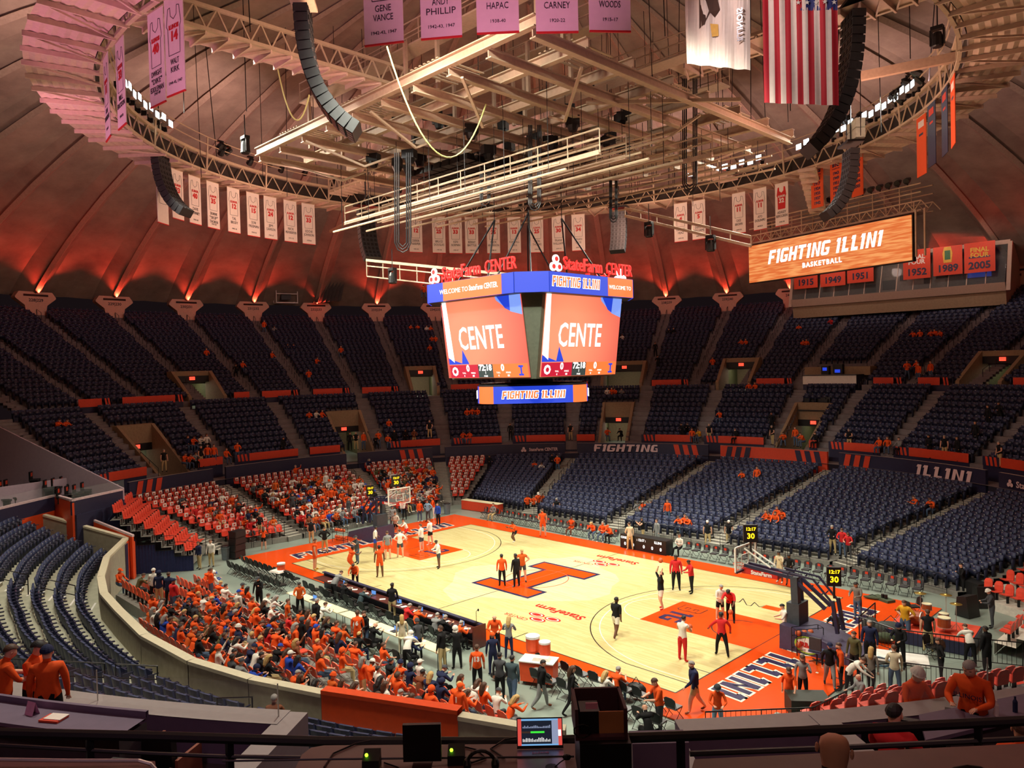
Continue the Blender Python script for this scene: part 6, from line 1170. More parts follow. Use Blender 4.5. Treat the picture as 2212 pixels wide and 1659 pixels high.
def hair_mesh(kind):
    if kind in HC: return HC[kind]
    b = MB(); m = zm[1]; R = .104
    def cap(r, z0, back, sc=(1, 1.12, 1.08)):
        n = 12; rows = 6; v_ = []
        for i in range(rows+1):
            for j in range(n): a = 2*pi*j/n; low = z0 + (-back if sin(a) < 0 else 0)*abs(sin(a)); ph = pi/2*(1-i/rows)+low*(i/rows)-0*i; v_.append((r*sc[0]*cos(ph)*cos(a), r*sc[1]*cos(ph)*sin(a)-.008, r*sc[2]*sin(ph)))
        b.add(v_, [(i*n+j, (i+1)*n+j, (i+1)*n+(j+1) % n, i*n+(j+1) % n) for i in range(rows) for j in range(n)], m)
    if kind == 'short': cap(R, .5, .95)
    elif kind == 'long': cap(R*1.05, .42, 1.2); b.tube([(0, -.07, .02), (0, -.1, -.12), (0, -.11, -.26), (0, -.1, -.36)], [.09, .1, .085, .03], m, 8)
    elif kind == 'beanie': cap(R*1.1, .12, .25, (1, 1.08, 1.25)); b.tube([(.108*cos(2*pi*k/14), .122*sin(2*pi*k/14)-.008, .02) for k in range(14)], .017, m, 5, close=True)
    elif kind == 'cap': cap(R*1.06, .18, .35); b.add([(-.07, .08, .035), (.07, .08, .035), (.06, .19, .015), (-.06, .19, .015), (-.07, .08, .02), (.07, .08, .02), (.06, .19, .005), (-.06, .19, .005)], [(0, 1, 2, 3), (7, 6, 5, 4), (2, 6, 7, 3)], m)
    elif kind == 'hood': cap(R*1.22, .0, .9, (1, 1.1, 1.05)); b.tube([(.1, .03, -.1), (0, -.08, -.16), (-.1, .03, -.1)], .05, m, 6)
    elif kind == 'curly': cap(R*1.18, .45, .8)
    HC[kind] = b.mesh('hair_'+kind); return HC[kind]
face = MB(); em = mat('eye_dark', (30, 22, 20), .3, var=0); mo = mat('lip', (160, 84, 76), .6, var=0)
for s in (-1, 1): face.ball((s*.033, .083, -.028), .012, em, 6, sc=(1.2, .6, .8)); face.bar((s*.018, .09, -.006), (s*.05, .082, -.004), .006, .006, em); face.ball((s*.09, -.005, -.04), .022, zm[0], 6, sc=(.5, .8, 1.3))
face.bar((-.022, .088, -.095), (.022, .088, -.095), .008, .008, mo); FACE = face.mesh('face'); maskm = mat('face_mask_black', (22, 22, 26), .8); MASK = MB().ball((0, .035, -.085), .074, maskm, 8, sc=(1, .95, .75)).mesh('mask')
COL = {'o': ('orange_cloth', (232, 88, 32)), 'O': ('burnt_orange_cloth', (206, 92, 34)), 'r': ('red_cloth', (206, 44, 46)), 'w': ('white_cloth', (228, 224, 212)), 'k': ('black_cloth', (26, 26, 28)), 'n': ('navy_cloth', (36, 42, 72)), 'g': ('grey_cloth', (136, 138, 138)), 'G': ('dark_grey_cloth', (72, 74, 78)),
       'b': ('blue_cloth', (40, 72, 170)), 'l': ('light_blue_cloth', (134, 172, 200)), 'j': ('denim', (78, 98, 124)), 't': ('khaki_cloth', (190, 168, 120)), 'c': ('cream_cloth', (214, 200, 170)), 'y': ('yellow_cloth', (206, 150, 34)), 'e': ('olive_cloth', (88, 84, 54)), 'm': ('maroon_cloth', (120, 36, 52)), 'B': ('brown_cloth', (126, 74, 48)), 'p': ('plaid_cloth', (120, 112, 104)), 'J': ('teal_cloth', (62, 78, 84))}
CN = {'o': 'orange', 'O': 'burnt orange', 'r': 'red', 'w': 'white', 'k': 'black', 'n': 'navy', 'g': 'grey', 'G': 'dark grey', 'b': 'blue', 'l': 'light blue', 'j': 'denim', 't': 'khaki', 'c': 'cream', 'y': 'yellow', 'e': 'olive', 'm': 'maroon', 'B': 'brown', 'p': 'checked', 'J': 'teal'}
def cm(c): return mat(COL[c][0], COL[c][1], .8, var=.08, scale=9, spec=.2)
HRC = {'k': mat('hair_black', (24, 20, 20), .6), 'b': mat('hair_brown', (74, 48, 32), .6), 'y': mat('hair_blond', (190, 156, 96), .6), 'g': mat('hair_grey', (150, 146, 140), .6), 'w': cm('w'), 'o': cm('o'), 'n': cm('n'), 'G': cm('G'), 'B': cm('b')}
SK = {'l': skin1, 't': skin2, 'd': skin3}
def mats_of(o_):           # outfit string: top, sleeve(l s n), bottom, legs(p s), shoe, hair kind+colour, skin
    top, sl, bt, lg_, sho, hk, hc, sk = o_
    s = SK[sk]; T, B_ = cm(top), cm(bt); return [s, s, T, T if sl != 'n' else s, T if sl == 'l' else s, B_, B_ if lg_ == 'p' else s, B_ if lg_ == 'p' else s, cm(sho)]
PEOPLE = []      # (position, heading rz, pose, outfit, build, label, extras)
def person(p, rz, pose, o_, label, build='slim', h=1.0, group=None, num=None, mask=False, hero=False): PEOPLE.append(dict(p=V(p), rz=rz, pose=pose, o=o_, label=label, build=build, h=h, group=group, num=num, mask=mask, hero=hero))
def outfit(s):             # 'o l j p w short b l'
    return tuple(s.split())
def spawn(q):
    me, hp, hd_, fw_, cp, ld = body(q['pose'], q['build'], q['fine']); o = link('person', me, None, q['p'], q['rz']); o.scale = (q['h'],)*3; tag(o, q['label'], 'person', q['group'])
    for sl, m in zip(o.material_slots, mats_of(q['o'])): sl.link = 'OBJECT'; sl.material = m
    X = M((( 1, 0, 0, 0), (0, fw_.y, hd_.y, 0), (0, fw_.z, hd_.z, 0), (0, 0, 0, 1)))
    hk, hc = q['o'][5], q['o'][6]
    if hk != 'bald':
        h = link('hat' if hk in ('beanie', 'cap') else 'hood' if hk == 'hood' else 'hair', hair_mesh(hk), o); h.matrix_local = TR(hp+hd_*-.012) @ X; h.material_slots[0].link = 'OBJECT'; h.material_slots[0].material = HRC[hc]
        if hk in ('beanie', 'cap'): h['label'] = 'knitted hat' if hk == 'beanie' else 'peaked cap'
    if q['fine']:
        f = link('face', FACE, o); f.matrix_local = TR(hp) @ X
        for sl in f.material_slots:
            if sl.material is zm[0]: sl.link = 'OBJECT'; sl.material = SK[q['o'][7]]
        if q['mask']: f = link('face_mask', MASK, o); f.matrix_local = TR(hp) @ X
    if q['num']:
        l = MB(); tx = q['num'].lstrip('-'); fr_ = q['num'][0] == '-'; nn = V((0, -ld.z, ld.y))*(-1 if fr_ else 1); Y = TR(cp+nn*(.158*{'slim': 1, 'heavy': 1.22, 'woman': .9}[q['build']]+.012)) @ (M(((1, 0, 0, 0), (0, ld.y, -ld.z, 0), (0, ld.z, ld.y, 0), (0, 0, 0, 1)))); Y = TR(cp+nn*(.168*{'slim': 1, 'heavy': 1.2, 'woman': .9}[q['build']]+.02)) @ (M(((-1 if fr_ else 1, 0, 0, 0), (0, ld.y, -ld.z*(-1 if fr_ else 1), 0), (0, ld.z, ld.y, 0), (0, 0, 0, 1)))); text_mb(l, tx, .24 if len(tx) < 3 else .1, Y, white if len(tx) < 3 else cm('n'), bold=.012 if len(tx) < 3 else 0); l.build('shirt_number', o)
    return o
def hd(p, off): d = V(p)-CAM; return atan2(d.y, d.x)+rad(off)-pi/2      # off: 0 = back to the camera, 180 = facing it, 90 = facing left, -90 = right
def stand_at(u, v, off, pose, os_, label, z=0.0, **k):
    p = at(u, v, z); onc = abs(p.x) < 18.5 and -9 < p.y < 9
    if z == 0 and onc: p = at(u, v, .045)
    person(p, hd(p, off), pose, outfit(os_), label, **k); return p
S = stand_at
S(681, 1231, -100, 'stand', 'o n o s y short b l', 'player in orange uniform and yellow shoes on the left baseline', h=1.1); S(702, 1194, 180, 'hips', 'k l t p k short b l', 'man in black pullover and khaki trousers on the left apron'); S(673, 1174, -20, 'stand', 'k n t p k short b l', 'usher in black vest and khaki trousers at the left stand railing')
S(570, 1188, 0, 'hold', 'o s k s w long b l', 'girl in orange top and dark shorts before the left stand', build='woman', h=.93); S(772, 1217, 120, 'camera', 'G s j p k cap G l', 'photographer in grey and jeans filming on the left court', h=1.02)
S(755, 1241, -60, 'crouch', 'o n o s w short k d', 'crouching player in orange uniform near the left arc', h=1.05); S(821, 1247, 10, 'stand', 'o n o s k short k d', 'player in orange uniform seen from behind on the left court', h=1.08)
S(811, 1193, -90, 'stand2', 'w s b s w short k d', 'player in white tee and blue shorts beside the hoop base'); S(838, 1208, 10, 'stand', 'g s o s k short b l', 'player in grey tee and orange shorts seen from behind', h=1.04); S(865, 1204, 0, 'hips', 'w s G s w short b l', 'player in white tee and dark shorts seen from behind', h=1.04)
S(855, 1158, 170, 'cross', 'w s k s w short b l', 'player in white tee with folded arms under the left basket', h=1.04); S(880, 1168, 100, 'crouch', 'w s r s w short b l', 'bending player in white and red beside the left lane'); S(911, 1191, 60, 'stand', 'w s G s w short b l', 'player in white tee and grey shorts inside the left lane', h=1.05)
S(930, 1177, 60, 'stand2', 'w s k s w short b l', 'player in white tee and black shorts at the far edge of the left lane', h=1.05); S(948, 1227, 110, 'hold', 'w l G s k short k d', 'slim player in white long sleeves at the left arc'); S(849, 1143, 180, 'stand', 'g l G p k hood G l', 'man in grey hoodie with face covered under the left basket', h=1.05)
S(925, 1127, 150, 'hips', 'l l G p k short b l', 'man in light blue shirt behind the left baseline'); S(947, 1134, 140, 'stand', 'b l k p k short b l', 'man in blue sweater on the far left apron corner'); S(907, 1127, -150, 'stand', 'o l j p w short b l', 'man in orange top and jeans behind the left baseline'); S(937, 1120, 100, 'hold', 'o s w p w short b l', 'person in orange and white by the grey bin'); S(874, 1122, 160, 'stand', 'm l k p k short b l', 'man in maroon shirt behind the left hoop')
S(1085, 1266, 5, 'stand', 'o l k p k short k d', 'man in orange hoodie on the centre letter, leftmost of three', h=1.02); S(1116, 1268, 40, 'stand', 'k l k p g short k d', 'man in black tracksuit with badge on the centre letter', h=1.06, build='slim'); S(1129, 1257, 180, 'hips', 'O n G s k short y l', 'player in faded orange tank on the centre letter behind two men', h=1.08)
S(1114, 1173, 130, 'crouch', 'o s k s w short k d', 'player dribbling low near the far left arc'); S(1173, 1159, 10, 'stand2', 'o n o s r short b l', 'tall player in orange uniform walking on the far apron', h=1.14)
for u, v, c, lb in ((1222, 1157, 'o n o s w short k d', 'player in orange seated in the far courtside chairs'), (1268, 1166, 'o l j p w long y l', 'blond woman in orange seated beside two men on far chairs'), (1291, 1169, 'o l j p w short g l', 'grey-haired man in orange seated middle of three on far chairs'), (1307, 1173, 'o l k p k cap o l', 'man in orange leaning forward, right of three on far chairs'), (1062, 1124, 'g l t p k short b l', 'man in grey suit seated at the left end of far chairs'), (1463, 1197, 'w l k p k short b t', 'man in white shirt seated right of the scorers table')):
    p = at(u, v-14, .5); p.z = 0.02; person((p.x, 9.98+.012*abs(p.x), .0), pi+random.uniform(-.3, .3), 'sitlean' if 'lean' in lb or 'blond' in lb else 'sitcross', outfit(c), lb)
S(1361, 1188, 20, 'stand2', 'c l t p w short b l', 'man in cream sweater and trousers before the scorers table', h=1.04); person((-.6, 11.2, 0), pi*.75, 'camera', outfit('k n t p k cap G l'), 'photographer in black vest behind the scorers table'); person((.5, 11.3, 0), pi*.9, 'stand', outfit('g l g p k short b l'), 'man in grey suit standing behind the scorers table'); S(1203, 1123, 0, 'stand', 'k n t p k short g l', 'white-haired usher in black vest behind the far chairs')
for k, (u, o_, lb) in enumerate(((1140, 'o l k p k short k d', 'leftmost'), (1153, 'o s k p k long b l', 'second'), (1163, 'o l j p k cap w l', 'third'), (1173, 'O l j p k short b l', 'rightmost'))): S(u, 1112-k*1.5, 190, 'hold', o_, f'person in orange, {lb} of four at the foot of the left navy stand', h=(.98, .9, 1.03, .95)[k])
for k, (u, o_, lb) in enumerate(((1378, 'g l k p k cap G l', 'person in grey jacket, leftmost'), (1389, 'o s k p k short g l', 'person in orange jersey, second'), (1400, 'o l j p k short b l', 'person in orange, third'), (1408, 'G l t p k short b l', 'person in grey coat, last'))): S(u, 1130, 180, 'hold', o_, lb+' of the group behind the scorers table')
S(1428, 1316, 110, 'shoot', 'k s w s r short b l', 'player in black tee jumping to shoot on the right court', z=.3, h=1.06); tag(MB().ball((0, 0, 0), .12, ballm, 12).build('basketball', None, at(1427, 1211, 2.55), smooth=True), 'orange basketball leaving the hands of the jumping shooter', 'basketball')
S(1461, 1274, 180, 'stand', 'r l k p k short k d', 'coach in red pullover facing the camera beyond the right lane', h=1.08, build='heavy'); S(1494, 1281, 110, 'hold', 'r l k p k short k d', 'man in red seen sideways beyond the right lane', h=1.02); S(1579, 1342, 170, 'bend', 'r s k p k short k d', 'man in red polo bending over the right lane', h=1.1, mask=True)
S(1556, 1340, -150, 'hold', 'w s k s w short g l', 'player in white tee with ball half hidden in the right lane'); p = at(1578, 1322, .6); ball(p, 'orange basketball in front of the bending man in red'); S(1475, 1428, -30, 'hold', 'w n r p r short k t', 'player in white tank and red trousers holding a ball', h=1.06, build='slim'); q_ = at(1490, 1354, 1.1); ball(q_, 'orange basketball held by the player in red trousers')
S(1560, 1417, 10, 'out', 'r l k p k short k d', 'man in red quarter-zip with arms apart seen from behind', h=1.05, mask=True); S(1698, 1391, 100, 'hold', 'w s k s r short k l', 'man in white polo and black shorts crossing the right baseline'); S(1331, 1378, -30, 'walk', 'k s w s w short k d', 'player in black tee and white shorts at the right arc', h=1.06)
S(1502, 1538, 100, 'walk', 'n l t s B short g l', 'man in navy blazer and khaki shorts with black mask', h=1.05, build='heavy', mask=True); S(1551, 1588, 185, 'hold', 'o l l p w beanie G l', 'woman in grey beanie and orange top carrying food', build='woman', mask=True)
S(1706, 1540, 175, 'walk', 'o s k p k long b l', 'woman in orange tee carrying an orange bag on the apron', build='woman', h=.95, mask=True); S(1735, 1518, 180, 'phone', 'g l k p k long b l', 'woman in grey sleeves with hand on her masked face', build='woman', mask=True)
S(1853, 1339, 150, 'hold', 'p l j p B short k t', 'man in checked shirt and jeans on the right apron', h=1.04); S(1685, 1258, 150, 'phone', 'c l c s w short k d', 'player in beige tracksuit on the far apron'); S(1706, 1264, 170, 'hold', 'k l k s k short k d', 'player in black and white beside the one in beige')
S(1956, 1384, 150, 'hips', 'y s j p k short b l', 'man in yellow shirt and jeans with hands on hips', build='heavy', h=1.02); S(2005, 1408, 10, 'stand', 'k n t p k short b l', 'usher in black vest and khaki trousers by the stage railing'); S(1880, 1437, 170, 'stand', 'n l k p k short g l', 'bearded man in navy jacket behind the right hoop', h=1.04, build='heavy')
S(1945, 1442, 160, 'hold', 'k l k p k beanie n l', 'man in black coat and beanie holding a phone', h=1.04); S(1933, 1497, 10, 'stand2', 'c l j p w short b l', 'man in beige sweater seen from behind, near right'); S(1847, 1463, 150, 'stand', 'e l k p k short b l', 'man in olive jacket behind the hoop base', h=1.02); S(1882, 1497, -10, 'walk', 'p l k p k long y l', 'blond woman in checked coat, near right', build='woman', h=.98)
S(1793, 1485, 190, 'walk', 'k l g p k cap n l', 'man in black jacket over orange jersey, near right', mask=True); S(1816, 1490, 100, 'stand', 'o l k p k short b l', 'masked man in orange hoodie, near right', mask=True); S(1833, 1502, -100, 'bend', 'w l k p k short b l', 'usher with white sleeves bending to a seated man', h=.98)
p = at(1862, 1505, .5); p.z = 0; person(p, hd(p, 110), 'sit', outfit('g l g p k bald g l'), 'bald man in light grey seated beside the bending usher'); p = at(1806, 1360, .05); person(p-V((0, 0, .42)), hd(p, 160), 'sitphone', outfit('k l k p k cap G l'), 'photographer in black crouched under the right hoop')
S(2143, 1356, 100, 'hold', 'G l G p k beanie w l', 'person in dark parka and white beanie behind the drums'); S(2080, 1290, 110, 'phone', 'k l k p k short k l', 'woman in long black coat looking at a phone by the stand corner', build='woman'); S(2097, 1440, 20, 'bend', 'w l k p k short b l', 'usher in vest leaning on the stage railing'); S(2132, 1450, 60, 'stand', 'k l k p k short k d', 'man in black coat over red shirt beside the stage railing', build='heavy')
S(2033, 1478, 100, 'hips', 'k l k p k long b l', 'woman with curly hair in black leather jacket', build='woman'); p = at(1925, 1378, .5)
for k, (u, v, o_) in enumerate(((1799, 1197, 'k l t p k short g l'), (1820, 1202, 'r l j p k short b l'), (1833, 1206, 'r s G p k long b l'))): S(u, v, 170, 'hold', o_, f'person in red, {["leftmost", "middle", "right and shortest"][k]} of three on the right stand steps', z=.6, h=(1.02, .98, .88)[k])
for k, u in enumerate((1529, 1575)): S(u, 1181, 0, 'stand', 'k n t p k short w l', f'usher in black vest behind the far chairs, {["left","right"][k]} of two')
# near floor
S(1070, 1414, 180, 'hold', 'o l k p k bald g l', 'large bald man in orange jacket at the press table end', build='heavy', h=1.02); S(1100, 1424, -10, 'hold', 'g l n p k long y l', 'blond woman in grey sweater seen from behind at the court edge', build='woman', h=1.02); S(1066, 1458, 10, 'stand', 'n l n p k cap o l', 'youth in navy tracksuit with orange cap', h=.97)
S(1081, 1512, -15, 'stand', 'G l k p k short k l', 'man in dark grey coat beside the drinks cart'); S(1107, 1518, -20, 'walk', 'J l j p k short k l', 'man in teal puffer jacket walking toward the cart', build='heavy'); S(1170, 1530, -85, 'walk', 'k l g p B short k l', 'man in black puffer and boots striding right', h=1.02, build='heavy'); S(1234, 1543, -70, 'walk', 'k l k p k long b l', 'woman in black fur coat behind the bench chairs', build='woman')
S(1425, 1585, 110, 'hold', 'o s G p k short b l', 'tall man in orange tee carrying a plate by the bench', h=1.08); p = at(1402, 1572, .6); p.z = 0; person(p, hd(p, 20), 'sitlean', outfit('k l k p k bald g l'), 'bald man in black vest seated behind the bench')
for u, v, o_, lb, ps in ((1302, 1500, 'w l j p w long y l', 'blond woman in white and orange seated on the bench rear row', 'sitphone'), (1329, 1490, 'o s j p w short g l', 'grey-haired man in orange with laptop on the bench rear row', 'sitphone')): p = at(u, v, .5); p.z = 0; person(p, rad(0)+.1, ps, outfit(o_), lb)
q_ = at(1350, 1475, .62); laptop(q_, 2.8, 'open laptop on the lap of the man in orange on the bench')
S(774, 1408, -10, 'stand', 'o s o s w short b l', 'fan in orange jersey with number 6 behind the cream tables', num='6', h=1.03); S(792, 1404, 120, 'stand2', 'k l j p k short b l', 'man in black jacket talking to the number 6 fan'); S(1032, 1492, -5, 'stand', 'o s k p k short b l', 'fan in orange jersey with number 13 standing by the student chairs', num='13'); S(880, 1452, -20, 'bend', 'w l k p k hood w l', 'person in white hoodie leaning over student chairs')
S(956, 1449, 60, 'stand', 'k l t p k short b l', 'man in black and green jacket behind the press area', h=1.05); S(988, 1445, 20, 'hold', 'k l k p k hood w l', 'person in black jacket with white hood behind the press area'); S(870, 1412, 0, 'stand', 'c l c p k long y l', 'blond woman in cream coat behind the cream tables', build='woman', h=.96); S(904, 1424, 20, 'stand', 'G l k p k beanie G l', 'woman in fur hat and dark coat behind the cream tables', build='woman', h=.98)
S(848, 1338, -20, 'phone', 'k l t p k short k d', 'man in black sweater standing at the press table', h=1.02); S(768, 1270, 170, 'bend', 'O l k p k short b l', 'man in orange leaning over the press table from the court'); S(722, 1300, -50, 'bend', 'g l k p k short b l', 'man in grey sweater leaning on the press table left end', h=1.02, build='heavy')
S(649, 1330, 175, 'hold', 'O l k p k short k l', 'masked man in orange tracksuit beside the cream tables', mask=True); S(683, 1376, -60, 'walk', 'k l j p k short g l', 'man in long black parka walking behind the cream tables', h=1.04, build='heavy'); S(561, 1317, 150, 'phone', 'k l k p k cap G l', 'person in black jacket and cap at the student section front'); S(431, 1229, 120, 'stand', 'n l t p k short b l', 'man in navy jacket by the curtain, left of two'); S(457, 1224, 150, 'stand', 'w l t p k short b l', 'usher with white sleeves by the curtain, right of two')
for k, (u, v, y, o_, lb) in enumerate(((781, 1303, 0, 'J l k p k short b l', 'man in dark teal shirt seated at the brown press table'), (866, 1344, 0, 'r l k p k short g l', 'man in red sweater raising a phone at the brown press table'), (906, 1345, 0, 'o l k p k short b l', 'man in orange seated low at the brown press table'), (953, 1359, 0, 'g l k p k short g l', 'grey-haired man in grey at the brown press table'), (972, 1360, 0, 'k l k p k short g l', 'woman in black at the brown press table'), (989, 1382, 0, 'o l k p k short g l', 'man in orange at the right end of the brown press table'),
                                     (716, 1330, 1, 'w l t p k short b l', 'man in white shirt seated at the cream tables'), (843, 1372, 1, 'k l k p k bald g l', 'bald man in black at the cream tables'), (930, 1400, 1, 'n l k p k cap B l', 'person in blue cap at the cream tables'), (745, 1290, 0, 'k l k p k short k l', 'person in black at the left end of the brown press table'))):
    p = at(u, v, .5); yy = -10.25 if not y else -12.85; person((p.x, yy, 0), random.uniform(-.25, .25), 'sitphone' if k % 2 else 'sitlean', outfit(o_), lb)
for u, v, z, o_, lb, num in ((333, 1302, .7, 'w l k p k cap w l', 'fan in white and orange with white cap in the student aisle', None), (345, 1308, .7, 'n l t p k hood n l', 'fan in navy hoodie standing in the student aisle', None), (366, 1312, .7, 'n l k p k short b l', 'fan in orange and navy pullover standing in the student aisle', None)): S(u, v, -20 if num is None else 0, 'stand', o_, lb, z=z, num=num)
person(at(257, 1262, 1.0)-V((0, 0, .45)), rad(-60), 'sit', outfit('o l j p g cap o l'), 'person in orange cap and jeans seated alone beside the near wall')
# crowd: generated seat by seat
TOPS = 'oooooooooooOrwwwkkkkkknnGgbeB'; BOT = 'jjkkkGtng'
def rnd_out(): 
    t_ = random.choice(TOPS); hk = random.choice(['short']*8+['long']*5+['beanie', 'cap', 'cap', 'hood', 'curly']); hc = random.choice('kkbbbyg') if hk in ('short', 'long', 'curly') else (random.choice('onwGB') if hk != 'hood' else ('o' if t_ in 'oO' else 'n' if t_ in 'nb' else 'w' if t_ == 'w' else 'G')); return (t_, random.choice('lls'), random.choice(BOT), 'p', random.choice('wwkg'), hk, hc, random.choice('llllltd'))
HW = {'short': 'short hair', 'long': 'long hair', 'beanie': 'knitted hat', 'cap': 'cap', 'hood': 'raised hood', 'curly': 'bushy hair', 'bald': 'bald head'}; HCN = {'k': 'black', 'b': 'brown', 'y': 'blond', 'g': 'grey', 'o': 'orange', 'n': 'navy', 'w': 'white', 'G': 'dark grey', 'B': 'blue'}
def desc(o_): return f"{CN[o_[0]]} {'top' if o_[0] not in 'kGe' else 'jacket'} with {HCN[o_[6]]} {HW[o_[5]]}"
nums = iter(['11', '1', '1', '13', '1', '1', '11', '13', '1'])
for (x, y, z, a, j, k) in OCC:
    o_ = rnd_out(); ps = random.choice(SITP+['sit', 'sitlean']); st = random.random() < .07; nb = None
    if o_[0] == 'o' and random.random() < .16 and y < -15: nb = next(nums, None)
    xa = 'left end' if x < -8 else 'left part' if x < -3 else 'middle' if x < 3 else 'right part' if x < 8 else 'right end'
    person((x, y+(.33 if st else 0.02), z), a+random.uniform(-.35, .35), 'stand' if st else ps, o_, f"person in {desc(o_)}, student row {j+1} seat {k+1}", build=random.choice(['slim', 'slim', 'woman', 'heavy']), h=random.uniform(.93, 1.04), num=nb, group=None)
for p, k in RR_:
    if not k: continue
    ang = deg(atan2(p[1], p[0])) % 360; i = p[4]; sec = 1 if ang > 190 else 2 if ang > 167 else 3; pr = {1: .4 if 0 < i < 9 and p[5] > 1 else .05, 2: .62 if i < 10 else .03, 3: .55 if i < 10 else .1}[sec]
    if random.random() < pr:
        o_ = rnd_out(); st = random.random() < .08; d = V((-sin(p[3]), cos(p[3]), 0)); person(V(p[:3])+d*(.3 if st else .04), p[3]+random.uniform(-.3, .3), 'stand' if st else random.choice(SITP), o_, f"person in {desc(o_)}, {['','near','middle','far'][sec]} block row {i+1} seat {p[5]+1}", build=random.choice(['slim', 'woman', 'heavy']), h=random.uniform(.93, 1.04))
def hgt(x, y):
    r = hypot(x, y)
    if r > 39.6: return 9.85+(r-39.6)*.44
    if r > 38.9: return 9.15
    if r > 31.9: return 4.75+(r-31.9)*.596
    if r > 30.3: return 3.75
    if y > 12.6: return 0.35+2.6*max(0, (y-12.6)/(sqrt(max(1, 29.9**2-x*x))-12.6))
    if x < -20.6: return .35+2.6*(-20.6-x)/(sqrt(29.9**2-y*y)-20.6)
    return 0
def onstand(u, v, up=.45):
    d = ray(u, v); t = 30
    while t < 130:
        p = CAM+d*t
        if p.z < hgt(p.x, p.y)+up: break
        t += .1
    p.z = hgt(p.x, p.y); return p
SC = [(446, 768, 's'), (571, 722, 'S'), (592, 718, 'g'), (587, 774, 's'), (524, 795, 's'), (510, 802, 'k'), (668, 832, 'S'), (683, 786, 's'), (737, 762, 's'), (622, 757, 'n'), (635, 757, 'n'), (885, 713, 's'), (903, 713, 's'), (922, 716, 'w'), (930, 716, 's'), (933, 738, 's'), (941, 738, 's'), (920, 758, 's'), (929, 758, 's'), (1603, 746, 's'), (1612, 746, 's'), (1726, 715, 's'), (1796, 702, 'r'), (1742, 748, 's'), (1734, 748, 's'), (1974, 729, 's'), (1988, 729, 's'), (2012, 729, 's'), (2024, 726, 's'), (2034, 729, 's'), (1540, 805, 'S'), (1416, 770, 'K'), (1422, 800, 'K'), (1446, 722, 'k'), (1455, 722, 'k'), (1345, 735, 'w'), (1960, 820, 'S'), (1982, 818, 'S'), (2011, 822, 'S'), (1985, 826, 'S'), (122, 926, 's'), (139, 926, 's'), (405, 962, 'n'), (416, 962, 's'), (431, 960, 'w'), (446, 958, 'w'), (668, 903, 's'), (682, 903, 'w'), (695, 903, 's'), (840, 922, 's'), (1009, 897, 's'), (1020, 896, 's'), (1032, 896, 's'), (1312, 853, 'w'), (1322, 853, 's'), (1330, 853, 's'), (1343, 853, 'g'), (1556, 903, 's'), (1618, 843, 's'), (1632, 843, 's'), (1484, 928, 'k'), (2135, 925, 'K'), (2160, 918, 'K'), (2108, 960, 'K'), (1667, 930, 'K'),
      (355, 1026, 'V'), (397, 1010, 's'), (408, 1010, 's'), (421, 1012, 'g'), (434, 1016, 'V'), (449, 1012, 'S'), (463, 1010, 'S'), (489, 1006, 's'), (513, 1000, 'S'), (612, 992, 'K'), (757, 988, 'K'), (770, 985, 'V'), (786, 982, 'S'), (812, 976, 'k'), (818, 974, 'S'), (838, 972, 's'), (853, 970, 'K'), (876, 968, 'K'), (895, 966, 'B'), (929, 962, 'V'), (1000, 954, 's'), (1015, 954, 's'), (1103, 950, 'K'), (1233, 955, 'V'), (1312, 952, 's'), (1343, 948, 'k'), (1474, 955, 'K'), (1495, 953, 's'), (1512, 953, 'y'), (1532, 960, 'V'), (1590, 960, 'k'), (1669, 962, 'V'), (1693, 966, 's'), (1719, 968, 'S'), (1737, 968, 's'), (1763, 972, 'k'), (1835, 980, 'V'), (1901, 984, 's'), (1918, 984, 's'), (1944, 986, 'g'), (2008, 992, 'K'), (2041, 1000, 'V'), (2069, 1000, 'K'), (2160, 1012, 'V'),
      (1155, 1012, 's'), (1171, 1014, 'w'), (1205, 1020, 'S'), (1192, 1018, 'K'), (1057, 1020, 'K'), (1605, 1035, 's'), (1636, 1052, 'S'), (1985, 1094, 's'), (2015, 1098, 's'), (1657, 1126, 's'), (1668, 1126, 's'), (1676, 1130, 's'), (1690, 1122, 's'), (1680, 1118, 's'), (1470, 1134, 's'), (1480, 1134, 's'), (1493, 1136, 's'), (1443, 1128, 'S')]
KO = {'s': 'o l j p k short b l', 'S': 'o l j p k short b l', 'g': 'g l k p k short b l', 'k': 'k l k p k short b l', 'K': 'k l k p k short k t', 'n': 'n l j p k long b l', 'w': 'w l k p k long b l', 'r': 'r l j p k short b l', 'V': 'k n t p k short g l', 'B': 'B l t p k short b l', 'y': 'y l j p k short b l'}
for i, (u, v, c) in enumerate(SC):
    st = c in 'SKVB'; p = onstand(u, v, .1 if st else .55); a = atan2(-p.y, -p.x)-pi/2; r_ = hypot(p.x, p.y); lv = 'upper bowl' if r_ > 39 else 'mid-level seats' if r_ > 31.9 else 'ring cross aisle' if r_ > 30 else 'navy lower stand'
    o_ = outfit(KO[c]); lb = f"{'usher in black vest' if c == 'V' else 'person in '+CN[o_[0]]+' clothes'} {'standing' if st else 'sitting'} in the {lv}, {place_word(deg(atan2(p.y, p.x)))}"; person(p, a+random.uniform(-.5, .5), random.choice(['stand', 'stand2', 'hold']) if st else random.choice(['sit', 'sitlean', 'sitphone']), o_, lb, group='G'+lb[:60])
